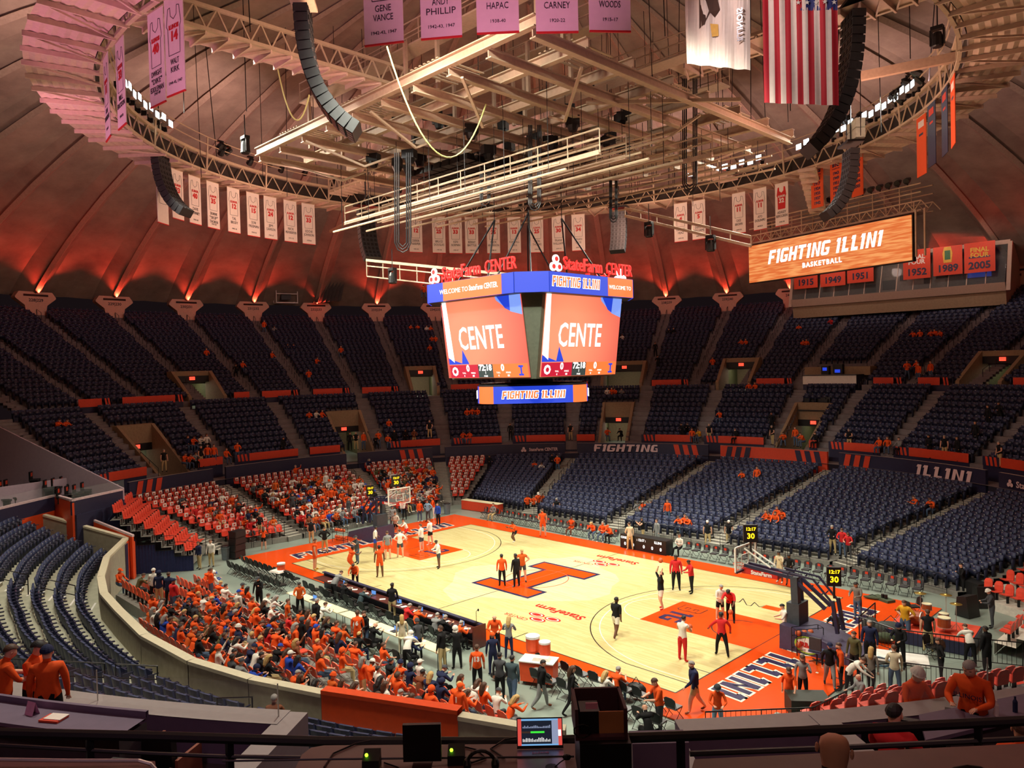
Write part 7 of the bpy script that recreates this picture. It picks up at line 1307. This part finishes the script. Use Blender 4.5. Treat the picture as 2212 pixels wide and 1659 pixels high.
# ---------------------------------------------------------------- near loges, counter, railing and the operator desk
gl = mat('ledge_grey', (150, 140, 138), .6, var=.05); pl_ = mat('parapet_lilac', (108, 92, 112), .7, var=.05); dkf = mat('loge_floor', (70, 62, 64), .8)
def arcbox(r0, r1, z0, z1, a0, a1, m, name, top=None, st=True):
    n = max(2, int(abs(a1-a0)/1.2)); mb = MB()
    for k in range(n):
        x, y = a0+(a1-a0)*k/n, a0+(a1-a0)*(k+1)/n; mb.quad(pol(r0, x, z0), pol(r0, y, z0), pol(r0, y, z1), pol(r0, x, z1), m); mb.quad(pol(r1, x, z0), pol(r1, y, z0), pol(r1, y, z1), pol(r1, x, z1), m); mb.quad(pol(r0-.03, x, z1), pol(r0-.03, y, z1), pol(r1+.03, y, z1), pol(r1+.03, x, z1), top or m)
    for x in (a0, a1): mb.quad(pol(r0, x, z0), pol(r1, x, z0), pol(r1, x, z1), pol(r0, x, z1), m)
    return struct(mb, name)
def radbox(a, r0, r1, z0, z1, w, m, name, top=None):
    A, B = pol(r0, a), pol(r1, a); mb = MB(); t = pol(w/2, a+90); vs = [(A-t)+V((0, 0, z0)), (A+t)+V((0, 0, z0)), (B+t)+V((0, 0, z0)), (B-t)+V((0, 0, z0)), (A-t)+V((0, 0, z1)), (A+t)+V((0, 0, z1)), (B+t)+V((0, 0, z1)), (B-t)+V((0, 0, z1))]
    mb.add(vs, [(3, 2, 1, 0), (0, 1, 5, 4), (1, 2, 6, 5), (2, 3, 7, 6), (3, 0, 4, 7)], m); mb.add(vs, [(4, 5, 6, 7)], top or m); return struct(mb, name)
arcbox(31.0, 31.45, 3.5, 6.5, 282, 306.1, pl_, 'wall_loge_front', gl); radbox(306.3, 31.0, 35.2, 4.5, 6.49, .42, pl_, 'wall_loge_side', gl); arcbox(31.3, 31.7, 2.5, 6.5, 317.9, 335, pl_, 'wall_loge_front', gl); radbox(322.2, 31.4, 35.5, 4.5, 6.51, .36, pl_, 'wall_loge_side', gl); radbox(317.7, 31.4, 36.0, 2.5, 6.4, .3, pl_, 'wall_loge_side', gl)
for a0, a1, z in ((282, 306.2, 5.75), (317.8, 336, 5.6)):
    mb = MB(); mb.add([pol(31.4, a0+(a1-a0)*k/12, z) for k in range(13)]+[pol(41, a1-(a1-a0)*k/12, z) for k in range(13)], [tuple(range(26))], dkf); struct(mb, 'floor_loge')
for k, (a0, a1) in enumerate(((285, 288.3), (288.5, 293.6), (293.8, 299.4), (299.6, 305.9), (323, 328.2), (328.4, 334))):
    g = MB(); 
    for j in range(4): x, y = a0+(a1-a0)*j/4, a0+(a1-a0)*(j+1)/4; g.quad(pol(31.2, x, 6.5), pol(31.2, y, 6.5), pol(31.2, y, 7.05), pol(31.2, x, 7.05), glassm)
    t = thing('glass_rail', f'clear glass pane on the near loge ledge, {OR[k] if k < 4 else OR[k-4]} on the {"left" if k < 4 else "right"}', 'glass rail'); g.build('pane', t); MB().bar(pol(31.2, a1, 6.5), pol(31.2, a1, 7.05), .015, .02, alu).build('edge_strip', t)
pq = [atd(u, 1600, 8.5) for u in (1362, 1482)]; MBp = MB(); MBp.bar((pq[0].x, pq[0].y, 7.1), (pq[1].x, pq[1].y, 7.1), .3, 1.9, pl_); struct(MBp, 'wall_loge_front')
# counter and chairs of the left loge
ct_ = thing('loge_counter', 'long purple-lit counter with raised back edge in the left loge', 'counter'); c = MB(); n = 10
for k in range(n):
    x, y = 292+11.0*k/n, 292+11.0*(k+1)/n
    for (r0, r1, z0, z1) in ((32.35, 32.95, 6.84, 6.9), (32.3, 32.36, 6.84, 7.0)): c.quad(pol(r0, x, z1), pol(r0, y, z1), pol(r1, y, z1), pol(r1, x, z1), pl_); c.quad(pol(r1, x, z0), pol(r1, y, z0), pol(r1, y, z1), pol(r1, x, z1), pl_); c.quad(pol(r0, x, z0), pol(r0, y, z0), pol(r0, y, z1), pol(r0, x, z1), pl_)
c.build('countertop', ct_); c = MB(); 
for k in range(n): x, y = 292+11.0*k/n, 292+11.0*(k+1)/n; c.quad(pol(32.45, x, 5.75), pol(32.45, y, 5.75), pol(32.45, y, 6.84), pol(32.45, x, 6.84), dkf)
c.quad(pol(32.35, 303, 5.75), pol(32.95, 303, 5.75), pol(32.95, 303, 6.84), pol(32.35, 303, 6.84), dkf); c.build('front_panel', ct_)
p = pol(32.6, 299.6, 6.9); t = thing('tent_card', 'small pink tent card standing on the loge counter', 'card', p, rad(20)); MB().add([(-.1, -.06, 0), (.1, -.06, 0), (.1, 0, .2), (-.1, 0, .2), (-.1, .06, 0), (.1, .06, 0)], [(0, 1, 2, 3), (5, 4, 3, 2)], mat('pink_card', (236, 170, 200), .7)).build('card', t)
tag(MB().box((0, 0, .02), (.34, .24, .03), orf).box((.03, .02, .04), (.3, .2, .01), whitep).build('folder', None, pol(32.68, 300.5, 6.9), .6), 'orange folder with white papers lying on the loge counter', 'folder')
wdr = mat('chair_redwood', (150, 52, 36), .4)
def loge_chair(p, a, lb):
    t = thing('wooden_chair', lb, 'chair', p, a); MB().add([(-.22, -.2, .5), (.22, -.2, .5), (.24, -.28, .92), (.1, -.29, .9), (-.1, -.29, .9), (-.24, -.28, .92), (-.22, -.24, .5), (.22, -.24, .5), (.24, -.32, .92), (.1, -.33, .9), (-.1, -.33, .9), (-.24, -.32, .92)], [(0, 1, 2, 3, 4, 5), (11, 10, 9, 8, 7, 6)]+[(i, 6+i, 6+(i+1) % 6, (i+1) % 6) for i in range(6)], wdr).build('backrest', t); MB().box((0, 0, .46), (.44, .42, .07), navyd).build('seat', t)
    for x in (-.21, .21):
        for y in (-.22, .19): MB().bar((x, y, 0), (x, y, .46), .04, .04, wdr).build('leg', t)
for k, a in enumerate((297.4, 298.9, 300.5, 302.1)): loge_chair(pol(33.45, a, 5.75), rad(a+90), f'red-brown wooden chair with dark seat at the left loge counter, {["leftmost","second","third","rightmost"][k]}')
lg2 = MB().box((0, -.25, .62), (.56, .14, .7), black, taper=.9).box((0, .05, .3), (.56, .55, .16), black)
def lounger(p, a, lb): t = thing('recliner_chair', lb, 'chair', p, a); lg2.build('cushions', t, smooth=False); [MB().box((x, 0, .35), (.05, .6, .5), mat('side_wood', (134, 76, 58), .4)).build('side_panel', t) for x in (-.33, .33)]
for k, a in enumerate((298.9, 299.9, 300.9, 302.0)): lounger(pol(31.95, a, 5.75), rad(a+90), f'black padded lounge chair between counter and ledge, {["leftmost","second","third","rightmost"][k]} of four')
for k, (r, a) in enumerate(((32.2, 303.5), (33.0, 303.6))): lounger(pol(r, a, 5.75), rad(a+90), f'black recliner with wooden sides at the counter end, {["farther","nearer"][k]}')
# operator desk
tbl = mat('desk_brown', (112, 82, 72), .5, var=.06); blk = mat('rail_black', (12, 12, 14), .45)
def pl(u, v, z): p = at(u, v, z); return (p.x, p.y)
ZT = 9.64
def desk(pts, lb): t = thing('operator_desk', lb, 'desk'); MB().prism(pts, ZT-.04, ZT, tbl).build('desktop', t); q = [V((*p, 0)) for p in pts]; c = sum(q, V())/len(q); MB().prism([tuple(c.lerp(p, .55)[:2]) for p in q], 8.9, ZT-.04, dkf).build('base', t); return t
def flat(lst): return [pl(u, v, ZT) for u, v in lst]
desk(flat([(640, 1655), (652, 1630), (672, 1615), (700, 1610), (1260, 1606), (1300, 1720), (1300, 1830), (560, 1830)]), 'brown operator desk with rounded left corner under the laptop'); desk(flat([(-60, 1638), (335, 1644), (350, 1760), (-200, 1760)]), 'brown desk strip at the bottom left edge'); desk(flat([(1500, 1640), (2260, 1604), (2300, 1690), (1480, 1712)]), 'brown desk strip at the bottom right edge')
rl = thing('black_railing', 'thick black steel railing crossing the whole foreground', 'railing'); g = MB(); D5 = 5.5
RP = [(-80, 1580), (0, 1583), (350, 1591), (700, 1602), (1106, 1603), (1500, 1589), (1850, 1575), (2290, 1553)]; g.tube([atd(u, v, D5) for u, v in RP], .037, blk, 8); g.build('top_rail', rl)
g = MB(); g.tube([atd(u, v, D5) for u, v in ((-80, 1606), (0, 1610), (330, 1628), (480, 1634), (650, 1636))], .014, blk, 6); g.build('mid_rail', rl); g = MB(); g.tube([atd(u, v, D5) for u, v in ((1490, 1628), (1800, 1616), (2290, 1592))], .02, blk, 6); g.build('mid_rail', rl)
for u, v in ((193, 1588), (495, 1596), (1470, 1592), (2113, 1563)): p = atd(u, v, D5); MB().box((p.x, p.y, p.z-.5), (.045, .045, 1.0), blk).build('post', rl)
g = MB(); g.tube([atd(u, v, 5.0) for u, v in ((-40, 1640), (150, 1643), (300, 1643), (325, 1650), (345, 1672))], .012, alu, 6); g.tube([atd(u, v, 5.0) for u, v in ((480, 1644), (700, 1640), (1240, 1634))], .007, blk, 5); tag(g.build('thin_rail'), 'thin chrome rail along the desk edge at the bottom', 'rail')
t = thing('laptop', 'silver laptop with mixing software open on the operator desk', 'laptop'); a0, a1, b1, b0 = atd(1117, 1618, 5.1), atd(1217, 1616, 5.1), atd(1215, 1549, 5.16), atd(1119, 1551, 5.16); ex = (a1-a0); ey = (b0-a0); nz = ex.cross(ey).normalized(); w_, h_ = ex.length, ey.length; exn, eyn = ex.normalized(), nz.cross(ex.normalized()).normalized()
X = M(((exn.x, eyn.x, nz.x, a0.x), (exn.y, eyn.y, nz.y, a0.y), (exn.z, eyn.z, nz.z, a0.z), (0, 0, 0, 1)))
MB().box((w_/2, h_/2, -.006), (w_, h_, .01), black, X).build('lid', t); s = MB(); d1 = emis('screen_dark', (30, 36, 50), .8); d2 = emis('screen_sky', (120, 175, 225), 1.0); d3 = emis('screen_warm', (220, 80, 70), 1); d4 = emis('screen_green', (60, 220, 60), 1.2); d5 = emis('screen_pale', (150, 160, 190), .9)
def sr_(x0, y0, x1, y1, m, z): s.box((w_*(x0+x1)/2, h_*(y0+y1)/2, z), (w_*(x1-x0), h_*(y1-y0), .0008), m, X)
sr_(.02, .1, .98, .96, d2, .001); sr_(.02, .1, .1, .96, d3, .0015); sr_(.9, .1, .98, .96, d3, .0015); sr_(.1, .15, .76, .9, d1, .003); sr_(.76, .15, .9, .92, d5, .003); sr_(.1, .5, .3, .56, white, .004); sr_(.3, .5, .6, .56, d4, .004); sr_(.9, .4, .96, .6, wh_e, .004)
for k in range(18): sr_(.13+.034*k, .22, .142+.034*k, .22+.05+.1*random.random(), wh_e, .005); sr_(.13+.034*k, .66, .15+.034*k, .70+.06*random.random(), d5, .005)
s.build('screen_picture', t); kb = MB(); fwd = V((FW.x, FW.y, 0)).normalized(); nr = -fwd; q0, q1 = V((a0.x, a0.y, ZT+.012)), V((a1.x, a1.y, ZT+.012)); kb.prism([tuple(p[:2]) for p in (q0, q1, q1+nr*.24, q0+nr*.24)], ZT+.001, ZT+.016, mat('laptop_silver', (150, 140, 158), .35, .5)); kb.build('keyboard_base', t)
l = MB(); text_mb(l, 'ILLINOIS', .03, TR((q0+q1)/2+nr*.05+V((0, 0, .008))) @ RZ(atan2(ex.y, ex.x)), cred, ext=.0005, bold=.001); l.build('lettering', t)
def upright(u0, u1, v0, v1, d, dep, m, name, lb, cat):
    a = atd((u0+u1)/2, (v0+v1)/2, d); w = (u1-u0)/FOC*d; h = (v1-v0)/FOC*d; t = thing(name, lb, cat, a, YAW-0); return t, w, h
t, w, h = upright(871, 953, 1563, 1650, 4.9, .1, black, 'monitor', 'black display monitor seen from behind on the desk', 'monitor'); MB().box((0, 0, .01), (w, .03, h-.02), black).build('panel', t); MB().box((0, 0, -h/2), (w*.5, .16, .02), black).build('stand', t); t.location.z += .0
t, w, h = upright(1252, 1362, 1598, 1700, 4.6, .4, black, 'equipment_rack', 'dark equipment box on the desk beside the laptop', 'box'); MB().box((0, .15, 0), (w, .4, h), black).build('case', t)
t, w, h = upright(1246, 1352, 1530, 1598, 4.6, .4, black, 'open_crate', 'dark maroon open crate with cables stacked on the equipment box', 'crate'); mr = mat('crate_maroon', (84, 48, 58), .6)
b_ = MB().box((0, .3, 0), (w, .02, h), mr).box((-w/2, .15, 0), (.02, .32, h), mr).box((w/2, .15, 0), (.02, .32, h), mr).box((0, .15, -h/2+.01), (w, .32, .02), mr); b_.build('shell', t); MB().box((-w*.22, .1, .0), (w*.4, .15, h*.7), black).tube([(-.12+.05*cos(k*.7), -.02, -.03+.04*sin(k*.7)) for k in range(10)], .005, black, 4).build('device', t)
t, w, h = upright(1294, 1347, 1536, 1583, 4.45, .02, orf, 'paper_envelope', 'tan paper envelope leaning on the dark crate', 'envelope'); MB().box((0, 0, 0), (w, .01, h), mat('envelope_tan', (196, 130, 78), .8)).build('sheet', t)
t, w, h = upright(1265, 1291, 1518, 1531, 4.62, .02, orf, 'pink_note', 'small pink note card on top of the crate', 'card'); MB().box((0, 0, 0), (w, .01, h), mat('pink_card', (236, 170, 200), .7)).build('sheet', t)
gld = emis('led_green', (150, 255, 40), 4)
for k, (u, v) in enumerate(((986, 1632), (803, 1643))):
    p = at(u, v+14, ZT); t = thing('intercom_box', f'black intercom box with green light, {["beside the monitor","at the left of the desk"][k]}', 'intercom', (p.x, p.y, ZT), YAW); MB().add([(-.055, -.05, 0), (.055, -.05, 0), (.055, .05, 0), (-.055, .05, 0), (-.055, -.04, .06), (.055, -.04, .06), (.055, .05, .1), (-.055, .05, .1)], [(0, 1, 5, 4), (1, 2, 6, 5), (2, 3, 7, 6), (3, 0, 4, 7), (4, 5, 6, 7)], black).build('body', t); MB().ball((-.03, -.01, .085), .012, gld, 8).build('lamp', t)
p = at(1040, 1668, ZT); t = thing('headset', 'black headset lying on the desk', 'headset', (p.x, p.y, ZT), YAW); MB().tube([(.09*cos(pi*k/10), 0, .05+.09*sin(pi*k/10)) for k in range(11)], .012, black, 6).build('band', t); [MB().ball((x, 0, .05), .045, black, 10, sc=(.6, 1, 1)).build('ear_cup', t) for x in (-.09, .09)]
p = at(1225, 1662, ZT); t = thing('desk_microphone', 'small gooseneck microphone in front of the laptop', 'microphone', (p.x, p.y, ZT), YAW); MB().tube([(-.1, 0, 0), (-.04, 0, .05), (0, 0, .075)], .004, black, 5).lathe([(.04, 0), (.04, .02)], black, 12, TR((-.1, 0, 0))).build('neck', t); MB().ball((0, 0, .08), .02, black, 8, sc=(1.5, 1, 1)).build('head', t)
for k, pts in enumerate((((700, 1660), (720, 1630), (770, 1608), (800, 1602)), ((1000, 1615), (1030, 1622), (1050, 1640), (1020, 1650), (995, 1640)), ((1090, 1640), (1060, 1620), (1090, 1600), (1115, 1596)), ((830, 1650), (860, 1660), (880, 1680)))): tag(MB().tube([V((*pl(u, v, ZT), ZT+.008)) for u, v in pts], .006, black, 5).build('desk_cable'), 'black cable on the operator desk, '+['far left', 'by the headset', 'left of the laptop', 'beside the left intercom'][k], 'cable')
# dark round chair backs at the very bottom
for k, (u, v, d, w) in enumerate(((2090, 1668, 3.6, .34), (45, 1705, 3.6, .3))): t = thing('desk_chair', f'black rounded chair back at the bottom {["right","left"][k]} corner', 'chair', atd(u, v, d), YAW); MB().ball((0, 0, -.1), w*.5, black, 16, sc=(1, .25, .8)).build('backrest', t, smooth=True); MB().tube([(0, 0, -.1), (0, .1, -.5)], .03, black, 6).build('stem', t)
# people of the near boxes
def H_(u, v, d, floor, off, pose, o_, lb, sit=False, top=None, **k):
    p = atd(u, v, d); hh = {'sit': 1.30, 'sitlean': 1.22}.get(pose, 1.69); sc_ = k.pop('h', 1.0); person((p.x, p.y, p.z-hh*sc_), hd(p, off), pose, outfit(o_), lb, h=sc_, **k)
H_(100, 1404, 12.9, 0, -10, 'stand', 'o l k p k cap n l', 'man in orange and navy jersey and dark cap seen from behind, left loge', build='heavy', h=1.02); H_(66, 1392, 13.3, 0, -120, 'hold', 'o s k p k curly k l', 'man with glasses in orange tee beside the jersey man, left loge'); H_(3, 1402, 13.0, 0, -80, 'hold', 'o s k p k short b l', 'person in orange tee cut by the left frame edge')
H_(1970, 1441, 13, 0, -140, 'hold', 'o l k p k beanie w l', 'woman in burnt orange hoodie and knitted hat on the right steps', build='woman', h=1.0); H_(2100, 1428, 11.7, 0, 165, 'hold', 'o l k p k short g l', 'large man in orange sweatshirt with lettering on the right steps', build='heavy', h=1.02, num='-ILLINOIS')
H_(1925, 1531, 9, 0, -20, 'sit', 'r l k p k short k l', 'man in red shirt seated in the right loge seen from behind', build='heavy'); H_(2207, 1565, 8, 0, 0, 'sit', 'o l k p k short b l', 'person in orange cut by the right frame edge'); H_(1796, 1597, 4.0, 0, -8, 'sit', 'k l k p k bald g l', 'bald man with glasses and orange collar in the bottom right foreground', build='heavy', h=.98)
H_(590, 1505, 21.5, 0, -15, 'sit', 'B l k p k short g l', 'person in brown jacket seated alone in the near navy seats'); H_(622, 1574, 18.8, 0, -20, 'sit', 'o l k p k short b l', 'person in orange low in the near navy seats beside the ledge')
for k, (u, v) in enumerate(((1960, 1535), (2030, 1545), (1900, 1560), (2080, 1520))): p = at(u, v, 6.6); lounger((p.x, p.y, 5.6), hd(p, 0), f'black padded chair in the right loge, {["first","second","third","fourth"][k]} one')
for k, (u, v) in enumerate(((2040, 1532), (2130, 1530))): p = at(u, v, 6.1); tag(MB().box((0, 0, 0), (.5, .03, .07), mat('strip_lamp', (255, 240, 200), emit=3)).build('strip_lamp', None, p, YAW+.4), f'small lit white strip lamp on the right loge wall, {["left","right"][k]} one', 'lamp')
pr_ = MB(); cnr = [at(u, v, 6.75) for u, v in ((1985, 1545), (2212, 1500), (2300, 1530), (2000, 1600))]; t = thing('loge_counter', 'purple-lit counter in the right loge', 'counter'); pr_.prism([tuple(c[:2]) for c in cnr], 6.7, 6.76, pl_); pr_.build('countertop', t); c_ = sum(cnr, V())/4; MB().prism([tuple(c_.lerp(c, .6)[:2]) for c in cnr], 5.6, 6.7, dkf).build('front_panel', t)
for k, (u, m) in enumerate(((2152, 'w'), (2193, 'n'))): p = at(u, 1546-8*k, 6.76); tag(MB().lathe([(.035, 0), (.035, .16), (.015, .2), (.015, .24)], cm(m), 12).build('bottle', None, (p.x, p.y, 6.76)), f'{["white","dark blue"][k]} pump bottle on the right loge counter', 'bottle')
# ---------------------------------------------------------------- put the people in: the 300 nearest one by one, the rest as one crowd
PEOPLE.sort(key=lambda q: (q['p']-CAM).length); print('PEOPLE', len(PEOPLE)); seen = {}
for q in PEOPLE: q['fine'] = (q['p']-CAM).length < 36
for q in PEOPLE[:300]:
    if q['group'] and q['group'].startswith('G'): q['group'] = 'spectators: '+q['label'][:70]
    spawn(q)
vs_l, fs_l, mi_l, cm_l = [], [], [], []; crowd_m = []; off_ = 0; VV, LP, LT, MI = [], [], [], []
def midx(m):
    if m not in crowd_m: crowd_m.append(m)
    return crowd_m.index(m)
def mesh_np(me):
    if me.name in HC: return HC[me.name]
    v = np.empty(len(me.vertices)*3); me.vertices.foreach_get('co', v); l = np.empty(len(me.loops), int); me.loops.foreach_get('vertex_index', l); t = np.empty(len(me.polygons), int); me.polygons.foreach_get('loop_total', t); k = np.empty(len(me.polygons), int); me.polygons.foreach_get('material_index', k); HC[me.name] = (v.reshape(-1, 3), l, t, k); return HC[me.name]
def push(me, Mx, ml):
    global off_
    v, l, t, k = mesh_np(me); A = np.array(Mx); VV.append(v @ A[:3, :3].T + A[:3, 3]); LP.append(l+off_); LT.append(t); MI.append(np.array([midx(m) for m in ml])[k]); off_ += len(v)
for q in PEOPLE[300:]:
    me, hp, hd_, fw_, cp, ld = body(q['pose'], q['build'], False); Mx = TR(q['p']) @ RZ(q['rz']) @ M.Scale(q['h'], 4); push(me, Mx, mats_of(q['o']))
    if q['o'][5] != 'bald': push(hair_mesh(q['o'][5]), Mx @ TR(hp-hd_*.012) @ M(((1, 0, 0, 0), (0, fw_.y, hd_.y, 0), (0, fw_.z, hd_.z, 0), (0, 0, 0, 1))), [HRC[q['o'][6]]])
if VV:
    Vx, Lx, Tx, Kx = np.concatenate(VV), np.concatenate(LP), np.concatenate(LT), np.concatenate(MI); me = bpy.data.meshes.new('crowd'); me.vertices.add(len(Vx)); me.vertices.foreach_set('co', Vx.ravel()); me.loops.add(len(Lx)); me.loops.foreach_set('vertex_index', Lx); me.polygons.add(len(Tx)); me.polygons.foreach_set('loop_start', np.concatenate([[0], np.cumsum(Tx)[:-1]]))
    for m in crowd_m: me.materials.append(m)
    me.polygons.foreach_set('material_index', Kx); me.polygons.foreach_set('use_smooth', [True]*len(Tx)); me.update(calc_edges=True); tag(link('distant_crowd', me), 'the farthest spectators and ushers scattered over the far stands', 'crowd', kind='stuff')
# look-alikes whose labels differ only by a count share one group
from collections import defaultdict
_d = defaultdict(list)
for o in bpy.data.objects:
    if o.parent is None and o.get('label'):
        w = o['label'].split()
        if len(w) > 16: print('LONG', o.name, o['label'])
        _d[''.join(c for c in o['label'] if not c.isdigit())].append(o)
for l, os_ in _d.items():
    if len(os_) > 1 and any(not o.get('group') for o in os_):
        for o in os_: o['group'] = 'alike: '+l[:90]
# ---------------------------------------------------------------- lights of the hall, and added fill lights
def spot(p, q, e, col=(1, .97, .9), size=60, blend=.5, soft=.5, name='court_light'):
    L = bpy.data.lights.new(name, 'SPOT'); L.energy = e; L.color = col; L.spot_size = rad(size); L.spot_blend = blend; L.shadow_soft_size = soft
    o = bpy.data.objects.new(name, L); C.objects.link(o); o.location = p; o.rotation_euler = (V(p)-V(q)).to_track_quat('Z', 'Y').to_euler(); return o
CRT = (1, .97, .80)
for a, tx in ((45, 5), (62, 8), (80, 2), (98, -4), (225, -8), (238, -3), (140, -10), (320, 9), (300, 3)):
    spot(pol(20.6, a, 27), (tx, 0, 0), 15500, CRT, 78, .7)
for a in (60, 90, 225, 300): spot(pol(20.6, a, 27), pol(17, a+180), 7000, CRT, 90, .9)
for a in range(15, 375, 30): spot(pol(22.5, a, 27.3), pol(46, a, 37), 5600, (1, .62, .56), 125, 1, .8, 'overhead_fill')  # added pinkish fill spots that lift the dome, no fixtures built
for a in (20, 110, 200, 290):     # dim warm fill points, added to brighten the rig
    L = bpy.data.lights.new('rig_fill', 'POINT'); L.energy = 1200; L.color = (1, .56, .42); L.shadow_soft_size = 1.2; o = bpy.data.objects.new('overhead_fill', L); C.objects.link(o); o.location = pol(16, a, 23.2)
for a, z in ((265, 20.5), (285, 20.5), (312, 20)): spot(pol(27, a, 18), pol(22.4, a, 24), 1500, (1, .34, .62), 80, .8, name='magenta_wash')
spot(pol(25, 250, 20), pol(23, 235, 25), 1600, (1, .4, .62), 90, .8, name='magenta_wash')
for a in (232, 258, 284, 304): spot(pol(24.3, a, 25.2), pol(25.5, a, 2), 7600, CRT, 86, .9, name='near_stand_fill')  # added spots that brighten the near wall and seats
spot(pol(20.6, 322, 26.6), (18.2, -5.5, 22.5), 1300, (1, .8, .78), 60, .8, name='flag_fill'); spot((22, -12, 26), (15.5, -5.5, 24), 900, (1, .8, .75), 50, .8, name='flag_fill')  # added fill spots for the two hanging flags
spot((29, -33, 17.5), (16.5, -27.5, 6.5), 900, (1, .55, .8), 60, .9, name='loge_fill'); spot((33, -28, 17.5), (26, -18.5, 6.5), 900, (1, .5, .55), 60, .9, name='loge_fill'); spot((31.5, -34, 15), (26.5, -27.5, 9.6), 110, (1, .6, .5), 70, .9, name='desk_fill')  # added tinted fill over the foreground boxes and desk, no fixtures built
for u in (1740, 1860, 1990, 2110): p = atr(u, 560, 49); spot((p.x, p.y, 24.5), pol(52.3, deg(atan2(p.y, p.x)), 21.8), 420, (1, .75, .65), 110, .9, name='banner_light')
for a, r in ((65, 22), (88, 21), (112, 22)): spot(pol(19, a-180 if a != 88 else 262, 27), pol(r, a, 1.5), 9000, (1, .97, .9), 46, .9, name='stand_fill')  # extra spots added to brighten the far stands
w = bpy.data.worlds.new('world'); w.use_nodes = True; w.node_tree.nodes['Background'].inputs['Color'].default_value = (.05, .03, .035, 1); w.node_tree.nodes['Background'].inputs['Strength'].default_value = .15; bpy.context.scene.world = w
vs_ = bpy.context.scene.view_settings; vs_.view_transform = 'Standard'; vs_.look = 'None'; vs_.exposure = 0; vs_.gamma = 1; vs_.use_curve_mapping = False
cy = bpy.context.scene.cycles; cy.max_bounces = 5; cy.diffuse_bounces = 2; cy.glossy_bounces = 3; cy.transparent_max_bounces = 8
